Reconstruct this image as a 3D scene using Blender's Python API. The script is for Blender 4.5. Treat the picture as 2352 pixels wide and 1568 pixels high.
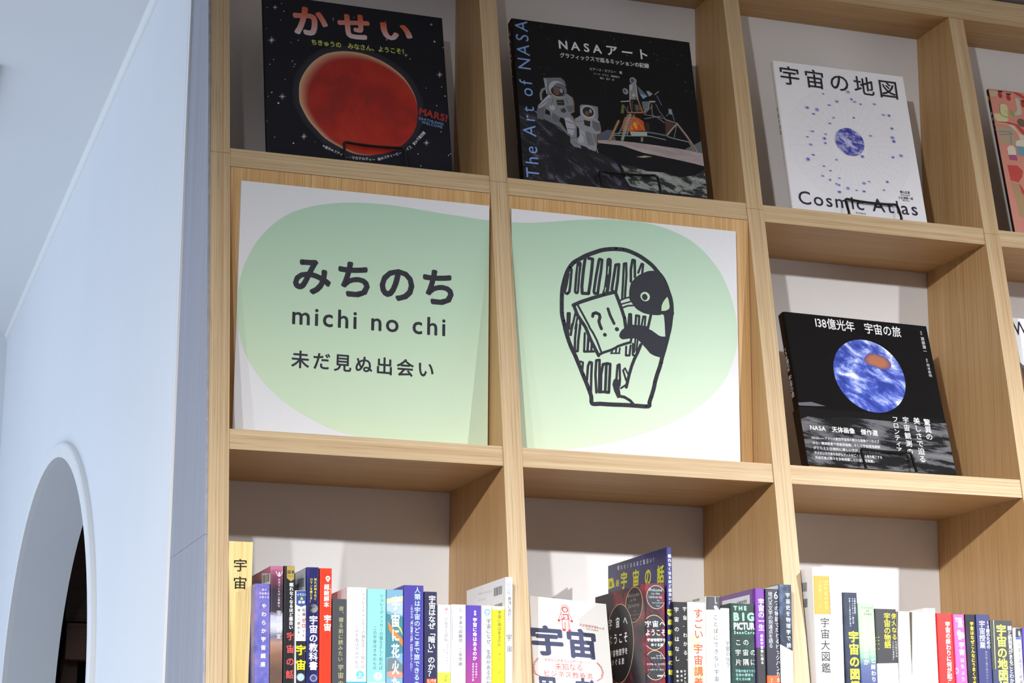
import bpy, bmesh, math, random, json
from mathutils import Matrix, Vector, Euler
from mathutils.geometry import tessellate_polygon
PI = math.pi
C = bpy.context.scene.collection
for o in list(bpy.data.objects):
    bpy.data.objects.remove(o)

# ------------------------------------------------------------------ camera
cam = bpy.data.cameras.new('camera'); camo = bpy.data.objects.new('camera', cam); C.objects.link(camo)
cam.sensor_width = 36; cam.lens = 73.622; cam.clip_start = .05; cam.clip_end = 60
camo.matrix_world = Matrix([[0.9479874, -0.0770457, -0.3088427, -0.4717011], [-0.3182721, -0.2148981, -0.923321, -2.8887232], [0.0047681, 0.9735927, -0.2282422, -0.4809493], [0.0, 0.0, 0.0, 1.0]])
bpy.context.scene.camera = camo

# ------------------------------------------------------------------ world, lamps, exposure
def lin(h):
    if isinstance(h, str): h = tuple(int(h[i:i+2], 16) / 255 for i in (0, 2, 4))
    elif isinstance(h, list): h = tuple(c / 255 for c in h)
    return tuple(c / 12.92 if c <= .04045 else ((c + .055) / 1.055) ** 2.4 for c in h) + (1,)
w = bpy.data.worlds.new('world'); bpy.context.scene.world = w; w.use_nodes = True
w.node_tree.nodes['Background'].inputs[0].default_value = (.72, .78, 1.0, 1)
w.node_tree.nodes['Background'].inputs[1].default_value = .16
vs = bpy.context.scene.view_settings
vs.view_transform = 'Standard'; vs.look = 'None'; vs.gamma = 1; vs.exposure = .08; vs.use_curve_mapping = False
def spot(name, loc, aim, power, col, size=58, blend=1.0, rad=.03):
    l = bpy.data.lights.new(name, 'SPOT'); l.energy = power; l.color = col; l.spot_size = math.radians(size); l.spot_blend = blend; l.shadow_soft_size = rad
    o = bpy.data.objects.new(name, l); C.objects.link(o); o.location = loc
    o.rotation_euler = (Vector(aim) - Vector(loc)).to_track_quat('-Z', 'Y').to_euler()
def area(name, loc, aim, sx, sy, power, col):
    l = bpy.data.lights.new(name, 'AREA'); l.shape = 'RECTANGLE'; l.size = sx; l.size_y = sy; l.energy = power; l.color = col
    o = bpy.data.objects.new(name, l); C.objects.link(o); o.location = loc
    o.rotation_euler = (Vector(aim) - Vector(loc)).to_track_quat('-Z', 'Y').to_euler()
WARM = (.97, .98, 1.0)
# ceiling track spots washing the lower shelves
for x_, y_, z_, ax, az, pw in ((-.78, -2.6, .74, 2.6, -2.3, 325), (-1.3, -2.6, .76, -.5, -2.1, 175), (-2.0, -2.6, .76, -.3, -2.6, 120), (1.87, -2.6, .74, 1.6, -2.2, 660), (2.95, -2.6, .76, 1.9, -2.0, 300), (3.7, -2.6, .76, 2.0, -2.4, 250)):
    spot('track_spot', (x_, y_, z_), (ax, -.2, az), pw, WARM, 98)
# daylight from a shop window down the corridor on the left, plus an unseen fill added to brighten the ceiling
area('window_daylight', (-3.1, 1.2, -.45), (0, 1.2, -.45), 3.2, 2.4, 52, (.64, .78, 1.0))
area('added_ceiling_fill', (-1.9, 1.4, -1.7), (-1.4, 1.4, .8), 1.6, 2.4, 32, (.68, .80, 1.0))

# ------------------------------------------------------------------ shelf front profile
D0, DM, DQ = 0.2504, 0.15194, -0.03743
def D(z): return D0 - DM * z + DQ * z * z
P = .40; TU = .027
Z_T = [.429, .0265, -.3755, -.7785, -1.181, -1.5835]      # shelf tops
TS = .0272
ZTOP = .8033; ZROOF = .848; ZSEAM = .4205; ZF = -1.9; ZC = .862

# ------------------------------------------------------------------ materials
MATS = {}
def nt(name):
    m = bpy.data.materials.new(name); m.use_nodes = True
    t = m.node_tree; return m, t, t.nodes['Principled BSDF']
def N(t, kind, **k):
    n = t.nodes.new(kind)
    for a, b in k.items(): setattr(n, a, b)
    return n
def ramp(t, fac, stops):
    r = N(t, 'ShaderNodeValToRGB'); e = r.color_ramp.elements
    while len(e) < len(stops): e.new(.5)
    for i, (p, c) in enumerate(stops):
        e[i].position = p; e[i].color = lin(c)
    t.links.new(fac, r.inputs[0]); return r.outputs[0]
def coords(t, scale=(1, 1, 1), kind='Object', loc=(0, 0, 0), rot=(0, 0, 0), tex='POINT'):
    tc = N(t, 'ShaderNodeTexCoord'); mp = N(t, 'ShaderNodeMapping'); mp.vector_type = tex
    mp.inputs['Scale'].default_value = scale; mp.inputs['Location'].default_value = loc; mp.inputs['Rotation'].default_value = rot
    t.links.new(tc.outputs[kind], mp.inputs[0]); return mp.outputs[0]
def noise(t, vec, scale, detail=4, rough=.5, dist=0):
    n = N(t, 'ShaderNodeTexNoise'); n.inputs['Scale'].default_value = scale; n.inputs['Detail'].default_value = detail
    n.inputs['Roughness'].default_value = rough; n.inputs['Distortion'].default_value = dist
    t.links.new(vec, n.inputs['Vector']); return n.outputs['Fac']
def mixc(t, fac, a, b, mode='MIX'):
    m = N(t, 'ShaderNodeMix', data_type='RGBA', blend_type=mode)
    if isinstance(fac, (int, float)): m.inputs[0].default_value = fac
    else: t.links.new(fac, m.inputs[0])
    for v, s in ((a, m.inputs[6]), (b, m.inputs[7])):
        if isinstance(v, (str, tuple)): s.default_value = lin(v) if isinstance(v, str) else v
        else: t.links.new(v, s)
    return m.outputs[2]
def bump(t, b, h, st, dist=.001):
    n = N(t, 'ShaderNodeBump'); n.inputs['Strength'].default_value = st; n.inputs['Distance'].default_value = dist
    t.links.new(h, n.inputs['Height']); t.links.new(n.outputs[0], b.inputs['Normal'])
def wood(name, axis, flat_axis=None, light='d8b98c', dark='bd9562', mid='cca874', rough=.5):
    """fine straight oak laminate grain running along one axis (world coordinates)"""
    m, t, b = nt(name)
    fine = [430, 430, 430]; fine[axis] = 1.3
    wide = [70, 70, 70]; wide[axis] = .8
    pore = [900, 900, 900]; pore[axis] = 9
    if flat_axis is not None: fine[flat_axis] = wide[flat_axis] = pore[flat_axis] = 0
    v1 = coords(t, tuple(fine)); v2 = coords(t, tuple(wide), loc=(3, 1, 7)); v3 = coords(t, tuple(pore))
    n1 = noise(t, v1, 1, 3, .6, .25); n2 = noise(t, v2, 1, 3, .55, .6); n3 = noise(t, v3, 1, 2, .5)
    c1 = ramp(t, n1, [(.32, dark), (.5, mid), (.68, light)])
    c2 = ramp(t, n2, [(.3, dark), (.55, mid), (.75, light)])
    c = mixc(t, .38, c1, c2)
    p = ramp(t, n3, [(.33, '8c6a40'), (.43, 'ffffff')])
    c = mixc(t, .35, c, p, 'MULTIPLY')
    t.links.new(c, b.inputs['Base Color']); b.inputs['Roughness'].default_value = rough
    b.inputs['Specular IOR Level'].default_value = .35
    bump(t, b, n1, .12, .0006)
    return m
def flat(name, col, rough=.5, spec=.5, coat=0, metal=0):
    k = (name, col)
    if k in MATS: return MATS[k]
    m, t, b = nt(name)
    v = coords(t, (1, 1, 1)); n = noise(t, v, 180, 2, .5)
    c = lin(col)
    lo = tuple(x * .97 for x in c[:3]) + (1,)
    out = mixc(t, n, c, lo); t.links.new(out, b.inputs['Base Color'])
    b.inputs['Roughness'].default_value = rough; b.inputs['Specular IOR Level'].default_value = spec
    b.inputs['Coat Weight'].default_value = coat; b.inputs['Coat Roughness'].default_value = .12; b.inputs['Metallic'].default_value = metal
    MATS[k] = m; return m
M_V = wood('oak_vertical_side', 2, 0, 'd2b080', 'b08754', 'c29b6a'); M_VF = wood('oak_vertical_edge', 2, 1, 'cfbb98', 'ad8d66', 'bfa681')
M_H = wood('oak_horizontal', 0, 2, 'd2b080', 'b08754', 'c29b6a'); M_HF = wood('oak_horizontal_edge', 0, 1, 'cfbb98', 'ad8d66', 'bfa681')
M_PANEL = wood('oak_panel', 2, 1, 'd6b484', 'b88c56', 'c8a06a')
M_GREY = wood('grey_laminate', 2, 0, 'a8a8b0', '8e8e96', '9a9aa2', .55)
for n_ in M_GREY.node_tree.nodes:
    if n_.type == 'VALTORGB' and n_.color_ramp.elements[0].position < .34 and n_.color_ramp.elements[0].position > .325: n_.color_ramp.elements[0].color = (.9, .9, .92, 1)
M_DARK = wood('dark_wood', 0, None, '5c4030', '3c281c', '4c3426')
def wallpaper(name, col, bs=.25):
    m, t, b = nt(name); v = coords(t); n = noise(t, v, 320, 3, .6); n2 = noise(t, v, 3, 2)
    c = lin(col); lo = tuple(x * .95 for x in c[:3]) + (1,)
    t.links.new(mixc(t, n2, c, lo), b.inputs['Base Color']); b.inputs['Roughness'].default_value = .85; b.inputs['Specular IOR Level'].default_value = .2
    bump(t, b, n, bs, .0008); return m
M_BACK = wallpaper('back_wallpaper', 'e9e7e6', .5)
M_WALL = wallpaper('white_plaster', 'e6e7e8', .08)
M_CEIL = wallpaper('ceiling_paint', 'e2e3e4', .06)
M_FLOOR = wood('floor_boards', 0, 2, '7a7062', '665c50', '706658')
M_BLACKWIRE = flat('black_wire', '030303', .16, .45, 0)
M_PAPER = flat('page_paper', 'ece6d8', .8, .2)
M_BOARD = flat('sign_board_white', 'dadbde', .42, .4)
M_PLATE = wood('divider_wood', 2, 1, 'f0dca0', 'e2c27c', 'ead090', .4)
# printed ink: the colour of each printed shape is stored on its corners
def ink(name, rough, coat=0, spec=.4):
    m, t, b = nt(name); a = N(t, 'ShaderNodeVertexColor', layer_name='Col')
    t.links.new(a.outputs[0], b.inputs['Base Color']); b.inputs['Roughness'].default_value = rough
    b.inputs['Specular IOR Level'].default_value = spec; b.inputs['Coat Weight'].default_value = coat; b.inputs['Coat Roughness'].default_value = .1
    return m
M_INK = ink('printed_ink', .45); M_INKG = ink('printed_ink_gloss', .4, .0); M_INKM = ink('printed_ink_matt', .7, 0, .2)
def speck(name, base, alt, scale, stars=None, sr=.5, sscale=700, rough=.35, coat=.2, stretch=(1, 1, 1), rot=(0, 0, 0), lo=.4, hi=.65, thr=.03):
    m, t, b = nt(name); v = coords(t, stretch, rot=rot, tex='TEXTURE'); n = noise(t, v, scale, 7, .66, .4)
    c = ramp(t, n, [(lo, base), (hi, alt)] if isinstance(alt, str) else [(lo, base)] + list(alt))
    if stars:
        vo = N(t, 'ShaderNodeTexVoronoi'); vo.inputs['Scale'].default_value = sscale; t.links.new(coords(t), vo.inputs['Vector'])
        s = ramp(t, vo.outputs['Distance'], [(thr * .5, 'ffffff'), (thr, '000000')])
        n2 = noise(t, coords(t), 60, 2); g = ramp(t, n2, [(.45, '000000'), (.6, 'ffffff')])
        s2 = mixc(t, 1.0, s, g, 'MULTIPLY'); c = mixc(t, s2, c, stars)
    b.inputs['Specular IOR Level'].default_value = .25
    t.links.new(c, b.inputs['Base Color']); b.inputs['Roughness'].default_value = rough; b.inputs['Coat Weight'].default_value = coat; b.inputs['Coat Roughness'].default_value = .12
    return m
SM = {
 'mars': speck('mars_print', '8c1c14', [(.5, 'a42014'), (.7, 'b03018')], 14),
 'earth': speck('earth_print', '2c3c90', [(.48, '4658b4'), (.56, '8c9cdc'), (.64, 'e4e8f8')], 48, stretch=(2.0, 1, 1), rot=(0, .5, 0), lo=.4, rough=.3),
 'earth_ink': speck('blue_globe_print', '3c3c98', [(.48, '6468b4'), (.6, 'c4c6e2')], 110, stretch=(1.8, 1, 1), rot=(0, .5, 0), lo=.42, coat=0),
 'rock': speck('rock_print', '17171c', [(.54, '202028'), (.62, '50505e'), (.78, '7c7c90')], 75, stretch=(3.0, 1, 1), rot=(0, .62, 0), lo=.44, coat=.1),
 'moon_pink': speck('pale_ground_print', '8a7c7a', [(.55, 'a49898'), (.75, 'b0aca4')], 90, stretch=(6, 1, 1), rot=(0, .16, 0), lo=.3, coat=.1),
 'moon_grey': speck('grey_ground_print', '24262a', [(.47, '2c2e32'), (.53, '848a84'), (.7, '9ca4a0')], 80, stretch=(2.6, 1, 1), rot=(0, .35, 0), lo=.4, coat=.1),
 'moon_wave': speck('lunar_band_print', '141416', [(.47, '1c1c1e'), (.53, '5c5c60'), (.75, '7c7c80')], 60, stretch=(5.5, 1, 1), rot=(0, .08, 0), lo=.42, rough=.25, coat=.0),
 'night': speck('night_sky_print', '0b0d17', '10121e', 9, coat=.0, rough=.5),
 'black': speck('black_print', '08080c', '0d0d13', 9, coat=.0, rough=.5),
 'nebula': speck('violet_sky_print', '4c58a4', [(.55, '7c74bc'), (.75, 'c07c94')], 22, 'e0e0f8', sscale=400),
 'dusk': None,
 'nebula_navy': speck('navy_sky_print', '1c1c48', [(.55, '2c2c68'), (.75, '40408c')], 16, 'c0c4e8', sscale=450),
 'nebula_red': speck('red_nebula_print', '1c1c28', [(.46, '2c1820'), (.58, '7c2030'), (.7, 'a84058')], 16, 'e0d0d0', sscale=500),
 'dark_gold': speck('gold_dust_print', '151518', [(.6, '1c1c1c'), (.72, '58502c')], 24, 'c8c090', sscale=600),
 'violet_fade': None,
 'green_speck': speck('green_speck_print', '182c28', [(.6, '20403a'), (.8, '305850')], 40, 'a0c8b8', sscale=700),
 'cosmic_blue': speck('blue_cloud_print', '1c2430', [(.5, '283444'), (.65, '6478a0'), (.78, '90506c')], 18, 'e0e0f0', sscale=500),
 'nebula_slate': speck('slate_sky_print', '262c3c', [(.6, '363e54'), (.8, '5c5c80')], 14, 'd0d8e8', sscale=420),
 'green_mesh': None,
 'stars_black': speck('starry_black_print', '1c1e26', '2c3040', 14, 'd8d8e8', sscale=380),
}
def zfade(name, stops, z0, z1):
    m, t, b = nt(name); tc = N(t, 'ShaderNodeTexCoord'); sx = N(t, 'ShaderNodeSeparateXYZ'); t.links.new(tc.outputs['Object'], sx.inputs[0])
    mr = N(t, 'ShaderNodeMapRange'); mr.inputs['From Min'].default_value = z0; mr.inputs['From Max'].default_value = z1; t.links.new(sx.outputs[2], mr.inputs[0])
    n = noise(t, coords(t, (1, 1, 3)), 40, 4); a = N(t, 'ShaderNodeMath', operation='MULTIPLY_ADD'); t.links.new(n, a.inputs[0]); a.inputs[1].default_value = .1
    t.links.new(mr.outputs[0], a.inputs[2]); c = ramp(t, a.outputs[0], stops)
    t.links.new(c, b.inputs['Base Color']); b.inputs['Roughness'].default_value = .35; b.inputs['Coat Weight'].default_value = .2; return m
SM['dusk'] = zfade('dusk_sky_print', [(.0, '504038'), (.2, '8c6450'), (.3, 'b08878'), (.36, '6c6c84'), (.46, 'd0d0d8'), (.56, 'b4b4c8'), (.6, '38303c'), (.8, '302430'), (.95, '7c3c54'), (1.0, 'b86c8c')], .09, .222)
SM['violet_fade'] = zfade('violet_fade_print', [(0, 'a03c80'), (.4, '8c3494'), (.7, '5c34a8'), (1, '5038a8')], .08, .182)
SM['green_mesh'] = zfade('green_fade_print', [(0, '383c74'), (.3, '4c5c88'), (.42, '80b090'), (.55, 'a8d098'), (1, 'a0cc9c')], .09, .206)

# ------------------------------------------------------------------ mesh helpers
def obj(name, verts, faces, mat, parent=None, smooth=False, loc=None):
    me = bpy.data.meshes.new(name); me.from_pydata(verts, [], faces); me.validate()
    if isinstance(mat, (list, tuple)):
        for m in mat: me.materials.append(m)
    else: me.materials.append(mat)
    if smooth:
        for p in me.polygons: p.use_smooth = True
    o = bpy.data.objects.new(name, me); C.objects.link(o)
    if parent: o.parent = parent
    if loc: o.location = loc
    return o
def thing(name, label, cat, loc=(0, 0, 0), rot=(0, 0, 0), group=None, mw=None):
    o = bpy.data.objects.new(name, None); C.objects.link(o); o.empty_display_size = .05
    if mw is not None: o.matrix_world = mw
    else: o.location = loc; o.rotation_euler = rot
    o['label'] = label; o['category'] = cat
    if group: o['group'] = group
    return o
def tag(o, label, cat, group=None):
    o['label'] = label; o['category'] = cat
    if group: o['group'] = group
    return o
def struct(o): o['kind'] = 'structure'; return o
def from_bm(name, bm, mat, parent=None, smooth=False, bevel=0):
    if bevel:
        es = [e for e in bm.edges if e.calc_face_angle(0) > .6]
        bmesh.ops.bevel(bm, geom=es, offset=bevel, segments=2, affect='EDGES', profile=.6)
    bmesh.ops.recalc_face_normals(bm, faces=bm.faces)
    me = bpy.data.meshes.new(name); bm.to_mesh(me); bm.free()
    for m in (mat if isinstance(mat, (list, tuple)) else [mat]): me.materials.append(m)
    if smooth:
        for p in me.polygons: p.use_smooth = True
    o = bpy.data.objects.new(name, me); C.objects.link(o)
    if parent: o.parent = parent
    return o
def box_bm(x0, x1, y0, y1, z0, z1, bm=None):
    bm = bm or bmesh.new()
    v = [bm.verts.new(p) for p in ((x0, y0, z0), (x1, y0, z0), (x1, y1, z0), (x0, y1, z0), (x0, y0, z1), (x1, y0, z1), (x1, y1, z1), (x0, y1, z1))]
    for f in ((0, 1, 2, 3), (4, 5, 6, 7), (0, 1, 5, 4), (1, 2, 6, 5), (2, 3, 7, 6), (3, 0, 4, 7)): bm.faces.new([v[i] for i in f])
    return bm
def box(name, x0, x1, y0, y1, z0, z1, mat, parent=None, bevel=0):
    return from_bm(name, box_bm(x0, x1, y0, y1, z0, z1), mat, parent, bevel=bevel)
def extr_x(name, prof, x0, x1, mat, parent=None, bevel=0):
    """extrude a YZ outline along X"""
    bm = bmesh.new(); n = len(prof)
    a = [bm.verts.new((x0, y, z)) for y, z in prof]; b = [bm.verts.new((x1, y, z)) for y, z in prof]
    bm.faces.new(a); bm.faces.new(b[::-1])
    for i in range(n): bm.faces.new((a[i], b[i], b[(i + 1) % n], a[(i + 1) % n]))
    o = from_bm(name, bm, mat, parent, bevel=bevel)
    if isinstance(mat, (list, tuple)):
        for p in o.data.polygons: p.material_index = 1 if p.normal.y < -.7 else 0
    return o
def tube(name, pts, r, mat, parent=None, seg=10):
    bm = bmesh.new(); pts = [Vector(p) for p in pts]; rings = []
    up = Vector((0, 1, .01)).normalized(); prev = None
    for i, p in enumerate(pts):
        d = ((pts[min(i + 1, len(pts) - 1)] - p).normalized() + (p - pts[max(i - 1, 0)]).normalized()).normalized()
        if prev is None:
            u = d.cross(up)
            if u.length < .1: u = d.cross(Vector((1, 0, 0)))
        else: u = prev - d * prev.dot(d)
        u.normalize(); prev = u; v = d.cross(u)
        rings.append([bm.verts.new(p + (u * math.cos(a) + v * math.sin(a)) * r) for a in [2 * PI * k / seg for k in range(seg)]])
    for a, b in zip(rings, rings[1:]):
        for k in range(seg): bm.faces.new((a[k], a[(k + 1) % seg], b[(k + 1) % seg], b[k]))
    bm.faces.new(rings[0]); bm.faces.new(rings[-1][::-1])
    return from_bm(name, bm, mat, parent, smooth=True)
def rounded(pts, r, n=5):
    out = [Vector(pts[0])]
    for i in range(1, len(pts) - 1):
        a, b, c = Vector(pts[i - 1]), Vector(pts[i]), Vector(pts[i + 1])
        d1 = (a - b); d2 = (c - b); rr = min(r, d1.length * .45, d2.length * .45)
        p, q = b + d1.normalized() * rr, b + d2.normalized() * rr
        for k in range(n + 1):
            t = k / n; out.append(p * (1 - t) ** 2 + b * 2 * t * (1 - t) + q * t * t)
    out.append(Vector(pts[-1])); return out

# ------------------------------------------------------------------ lettering and print
GL = {}
def glyph(ch):
    if ch in GL: return GL[ch]
    cu = bpy.data.curves.new('glyph', 'FONT'); cu.body = ch; cu.resolution_u = 3; cu.dimensions = '2D'; cu.fill_mode = 'FRONT'
    ob = bpy.data.objects.new('glyph', cu); me = bpy.data.meshes.new_from_object(ob); me.calc_loop_triangles()
    vs_ = [(v.co.x, v.co.y) for v in me.vertices]; ts = [tuple(t.vertices) for t in me.loop_triangles]
    if vs_: bb = (min(v[0] for v in vs_), min(v[1] for v in vs_), max(v[0] for v in vs_), max(v[1] for v in vs_))
    else: bb = None
    wide = ord(ch) > 0x2000
    adv = 1.0 if wide else ((bb[2] + .07) if bb else .28)
    GL[ch] = (vs_, ts, bb, adv); bpy.data.objects.remove(ob); bpy.data.curves.remove(cu); bpy.data.meshes.remove(me)
    return GL[ch]
ROT = set('ー「」（）〜―…-')
DIAG = [(0, 0), (1, 0), (-1, 0), (0, 1), (0, -1), (.7, .7), (-.7, .7), (.7, -.7), (-.7, -.7)]
class Print:
    """collects flat printed shapes (millimetres on the surface) and builds one mesh; later shapes lie a hair above earlier ones"""
    def __init__(s, f, base=.00012):
        s.f = f; s.v = []; s.t = []; s.c = []; s.m = []; s.lay = 0; s.base = base; s.mats = {}
    def tri(s, pts, tris, col, mat='ink', jit=0, steps=False):
        s.lay += 1; h = s.base + s.lay * .0000028 + jit; o = len(s.v)
        if isinstance(col, list) and len(col) == 2:
            vv = [p[1] for p in pts]; a, b = min(vv), max(vv); c1, c0 = lin(col[0]), lin(col[1])
            cs = [tuple(c0[i] + (c1[i] - c0[i]) * (((p[1] - a) / (b - a + 1e-9)) ** .6) for i in range(3)) + (1,) for p in pts]
        else: cs = [lin(col)] * len(pts)
        s.v += [s.f(p[0] / 1000, p[1] / 1000, h + ((i // 4 % 5) * 5e-7 if steps else 0)) for i, p in enumerate(pts)]; s.c += cs
        mi = s.mats.setdefault(mat, len(s.mats))
        for t in tris: s.t.append(tuple(o + i for i in t)); s.m.append(mi)
    def poly(s, pts, col, mat='ink'):
        tr = tessellate_polygon([[Vector((p[0], p[1], 0)) for p in pts]])
        out = []
        for a, b, c in tr:
            q = (pts[b][0] - pts[a][0]) * (pts[c][1] - pts[a][1]) - (pts[b][1] - pts[a][1]) * (pts[c][0] - pts[a][0])
            out.append((a, b, c) if q > 0 else (a, c, b))
        s.tri(pts, out, col, mat)
    def ell(s, col, x, y, rx, ry, mat='ink'):
        n = 10 if max(rx, ry) < 1 else 24 if max(rx, ry) < 20 else 64
        s.tri([(x, y)] + [(x + rx * math.cos(2 * PI * k / n), y + ry * math.sin(2 * PI * k / n)) for k in range(n)], [(0, k + 1, (k + 1) % n + 1) for k in range(n)], col, mat)
    def line(s, col, wd, pts):
        r = wd / 2; P2 = []; T2 = []
        for i, (a, b) in enumerate(zip(pts, pts[1:])):
            dx, dy = b[0] - a[0], b[1] - a[1]; L = math.hypot(dx, dy) or 1e-6; nx, ny = -dy / L * r, dx / L * r; o = len(P2)
            P2 += [(a[0] - nx, a[1] - ny), (b[0] - nx, b[1] - ny), (b[0] + nx, b[1] + ny), (a[0] + nx, a[1] + ny)]; T2 += [(o, o + 1, o + 2), (o, o + 2, o + 3)]
        for p in (pts if wd > .35 else []):
            o = len(P2); n = 10; P2 += [p] + [(p[0] + r * math.cos(2 * PI * k / n), p[1] + r * math.sin(2 * PI * k / n)) for k in range(n)]
            T2 += [(o, o + k + 1, o + (k + 1) % n + 1) for k in range(n)]
        s.tri(P2, T2, col, steps=True)
    def circle(s, col, x, y, r, wd):
        n = 72; P2 = []
        for k in range(n): a = 2 * PI * k / n; P2 += [(x + (r - wd / 2) * math.cos(a), y + (r - wd / 2) * math.sin(a)), (x + (r + wd / 2) * math.cos(a), y + (r + wd / 2) * math.sin(a))]
        T2 = []
        for k in range(n): a, b = 2 * k, 2 * ((k + 1) % n); T2 += [(a, a + 1, b + 1), (a, b + 1, b)]
        s.tri(P2, T2, col)
    def place(s, ch, col, wt, X, em, fixed=None):
        """X maps em coordinates to mm"""
        g = glyph(ch)
        if not g[0]: return
        k = 1 if wt <= 0 else (5 if em < 9 else 9)
        lay = s.lay
        pts_all = [X(x, y) for x, y in g[0]]
        for i in range(k):
            dx, dy = DIAG[i][0] * wt, DIAG[i][1] * wt
            s.lay = lay
            s.tri([X(x + dx, y + dy) for x, y in g[0]], g[1], col, jit=i * 3e-7)
        s.lay = lay
    def text(s, t, col, wt, x0, y0, x1, y1, h):
        gs = [glyph(c) for c in t]; xs = 0; pos = []; bb = [9, 9, -9, -9]
        for c, g in zip(t, gs):
            pos.append(xs)
            if g[2]:
                bb[0] = min(bb[0], xs + g[2][0]); bb[2] = max(bb[2], xs + g[2][2]); bb[1] = min(bb[1], g[2][1]); bb[3] = max(bb[3], g[2][3])
            xs += g[3]
        L = math.hypot(x1 - x0, y1 - y0); ux, uy = (x1 - x0) / L, (y1 - y0) / L
        bb = [bb[0] - wt, bb[1] - wt, bb[2] + wt, bb[3] + wt]
        sy = h / (bb[3] - bb[1]); sx = sy; nat = (bb[2] - bb[0]) * sx; tr = 0
        if len(t) > 1 and nat < L: tr = (L - nat) / (len(t) - 1) / sx
        else: sx = L / (bb[2] - bb[0])
        s.lay += 1
        for i, (c, g) in enumerate(zip(t, gs)):
            ox = pos[i] + i * tr - bb[0]
            def X(x, y, ox=ox):
                a = (x + ox) * sx; b = (y - bb[1]) * sy
                return (x0 + ux * a - uy * b, y0 + uy * a + ux * b)
            s.place(c, col, wt, X, sy)
        s.lay += 1
    def vert(s, t, col, wt, x0, y0, x1, y1, wd):
        n = len(t); L = math.hypot(x1 - x0, y1 - y0); dx, dy = (x1 - x0) / L, (y1 - y0) / L; pit = L / n; em = wd * 1.06; ey = min(em, pit * 1.06)
        s.lay += 1
        for i, c in enumerate(t):
            cx, cy = x0 + dx * pit * (i + .5), y0 + dy * pit * (i + .5); rot = c in ROT; g = glyph(c)
            if not g[2]: continue
            latin = ord(c) < 0x2000
            mx, my = ((g[2][0] + g[2][2]) / 2, .36) if latin else (.5, .38)
            if c in '、。': mx, my = -.15, -.25
            if c in 'ゃゅょっァィェォュョャッ': mx -= .08; my -= .05
            def X(x, y):
                a, b = x - mx, y - my
                if rot: a, b = b, -a
                return (cx + a * em - dx * 0 + (-dy * 0) + (b * ey) * (-dx), cy + b * ey * (-dy) + a * em * 0)
            s.place(c, col, wt, X, em)
        s.lay += 1
    def items(s, L):
        for it in L:
            k = it[0]
            def pr(a): return list(zip(a[0::2], a[1::2]))
            if k == 'P':
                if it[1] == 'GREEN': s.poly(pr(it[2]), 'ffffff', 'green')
                elif it[1] == 'GREEN2': s.poly(pr(it[2]), 'bcd8b6')
                else: s.poly(pr(it[2]), it[1])
            elif k == 'M': s.poly(pr(it[2]), 'ffffff', it[1])
            elif k == 'L':
                s.line(it[1] if it[1] != 'GREEN2' else 'bcd8b6', it[2], pr(it[3]))
            elif k == 'E': s.ell(it[1] if it[1] != 'GREEN2' else 'bcd8b6', *it[2:])
            elif k == 'C': s.circle(it[1], *it[2:])
            elif k == 'MC': s.ell('ffffff', it[2], it[3], it[4], it[4], it[1])
            elif k == 'T': s.text(it[1], it[2], it[3], *it[4:])
            elif k == 'V': s.vert(it[1], it[2], it[3], *it[4:])
    def build(s, name, parent, inkm, extra=None):
        if not s.v: return None
        me = bpy.data.meshes.new(name); me.from_pydata(s.v, [], s.t)
        names = sorted(s.mats, key=s.mats.get)
        for n in names: me.materials.append(inkm if n == 'ink' else (extra or {}).get(n) or SM[n])
        me.polygons.foreach_set('material_index', s.m)
        ca = me.color_attributes.new('Col', 'FLOAT_COLOR', 'POINT'); ca.data.foreach_set('color', [x for c in s.c for x in c])
        me.update(); o = bpy.data.objects.new(name, me); C.objects.link(o); o.parent = parent; return o
def greenprint():
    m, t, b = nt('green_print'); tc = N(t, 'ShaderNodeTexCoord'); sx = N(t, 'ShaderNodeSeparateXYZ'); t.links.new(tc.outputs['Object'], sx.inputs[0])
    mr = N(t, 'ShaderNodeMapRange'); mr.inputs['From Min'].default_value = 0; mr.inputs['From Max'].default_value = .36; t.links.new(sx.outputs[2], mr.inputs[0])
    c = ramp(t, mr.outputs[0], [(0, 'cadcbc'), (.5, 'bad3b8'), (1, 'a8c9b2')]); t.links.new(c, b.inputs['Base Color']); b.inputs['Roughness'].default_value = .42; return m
M_GREEN = greenprint()

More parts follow.
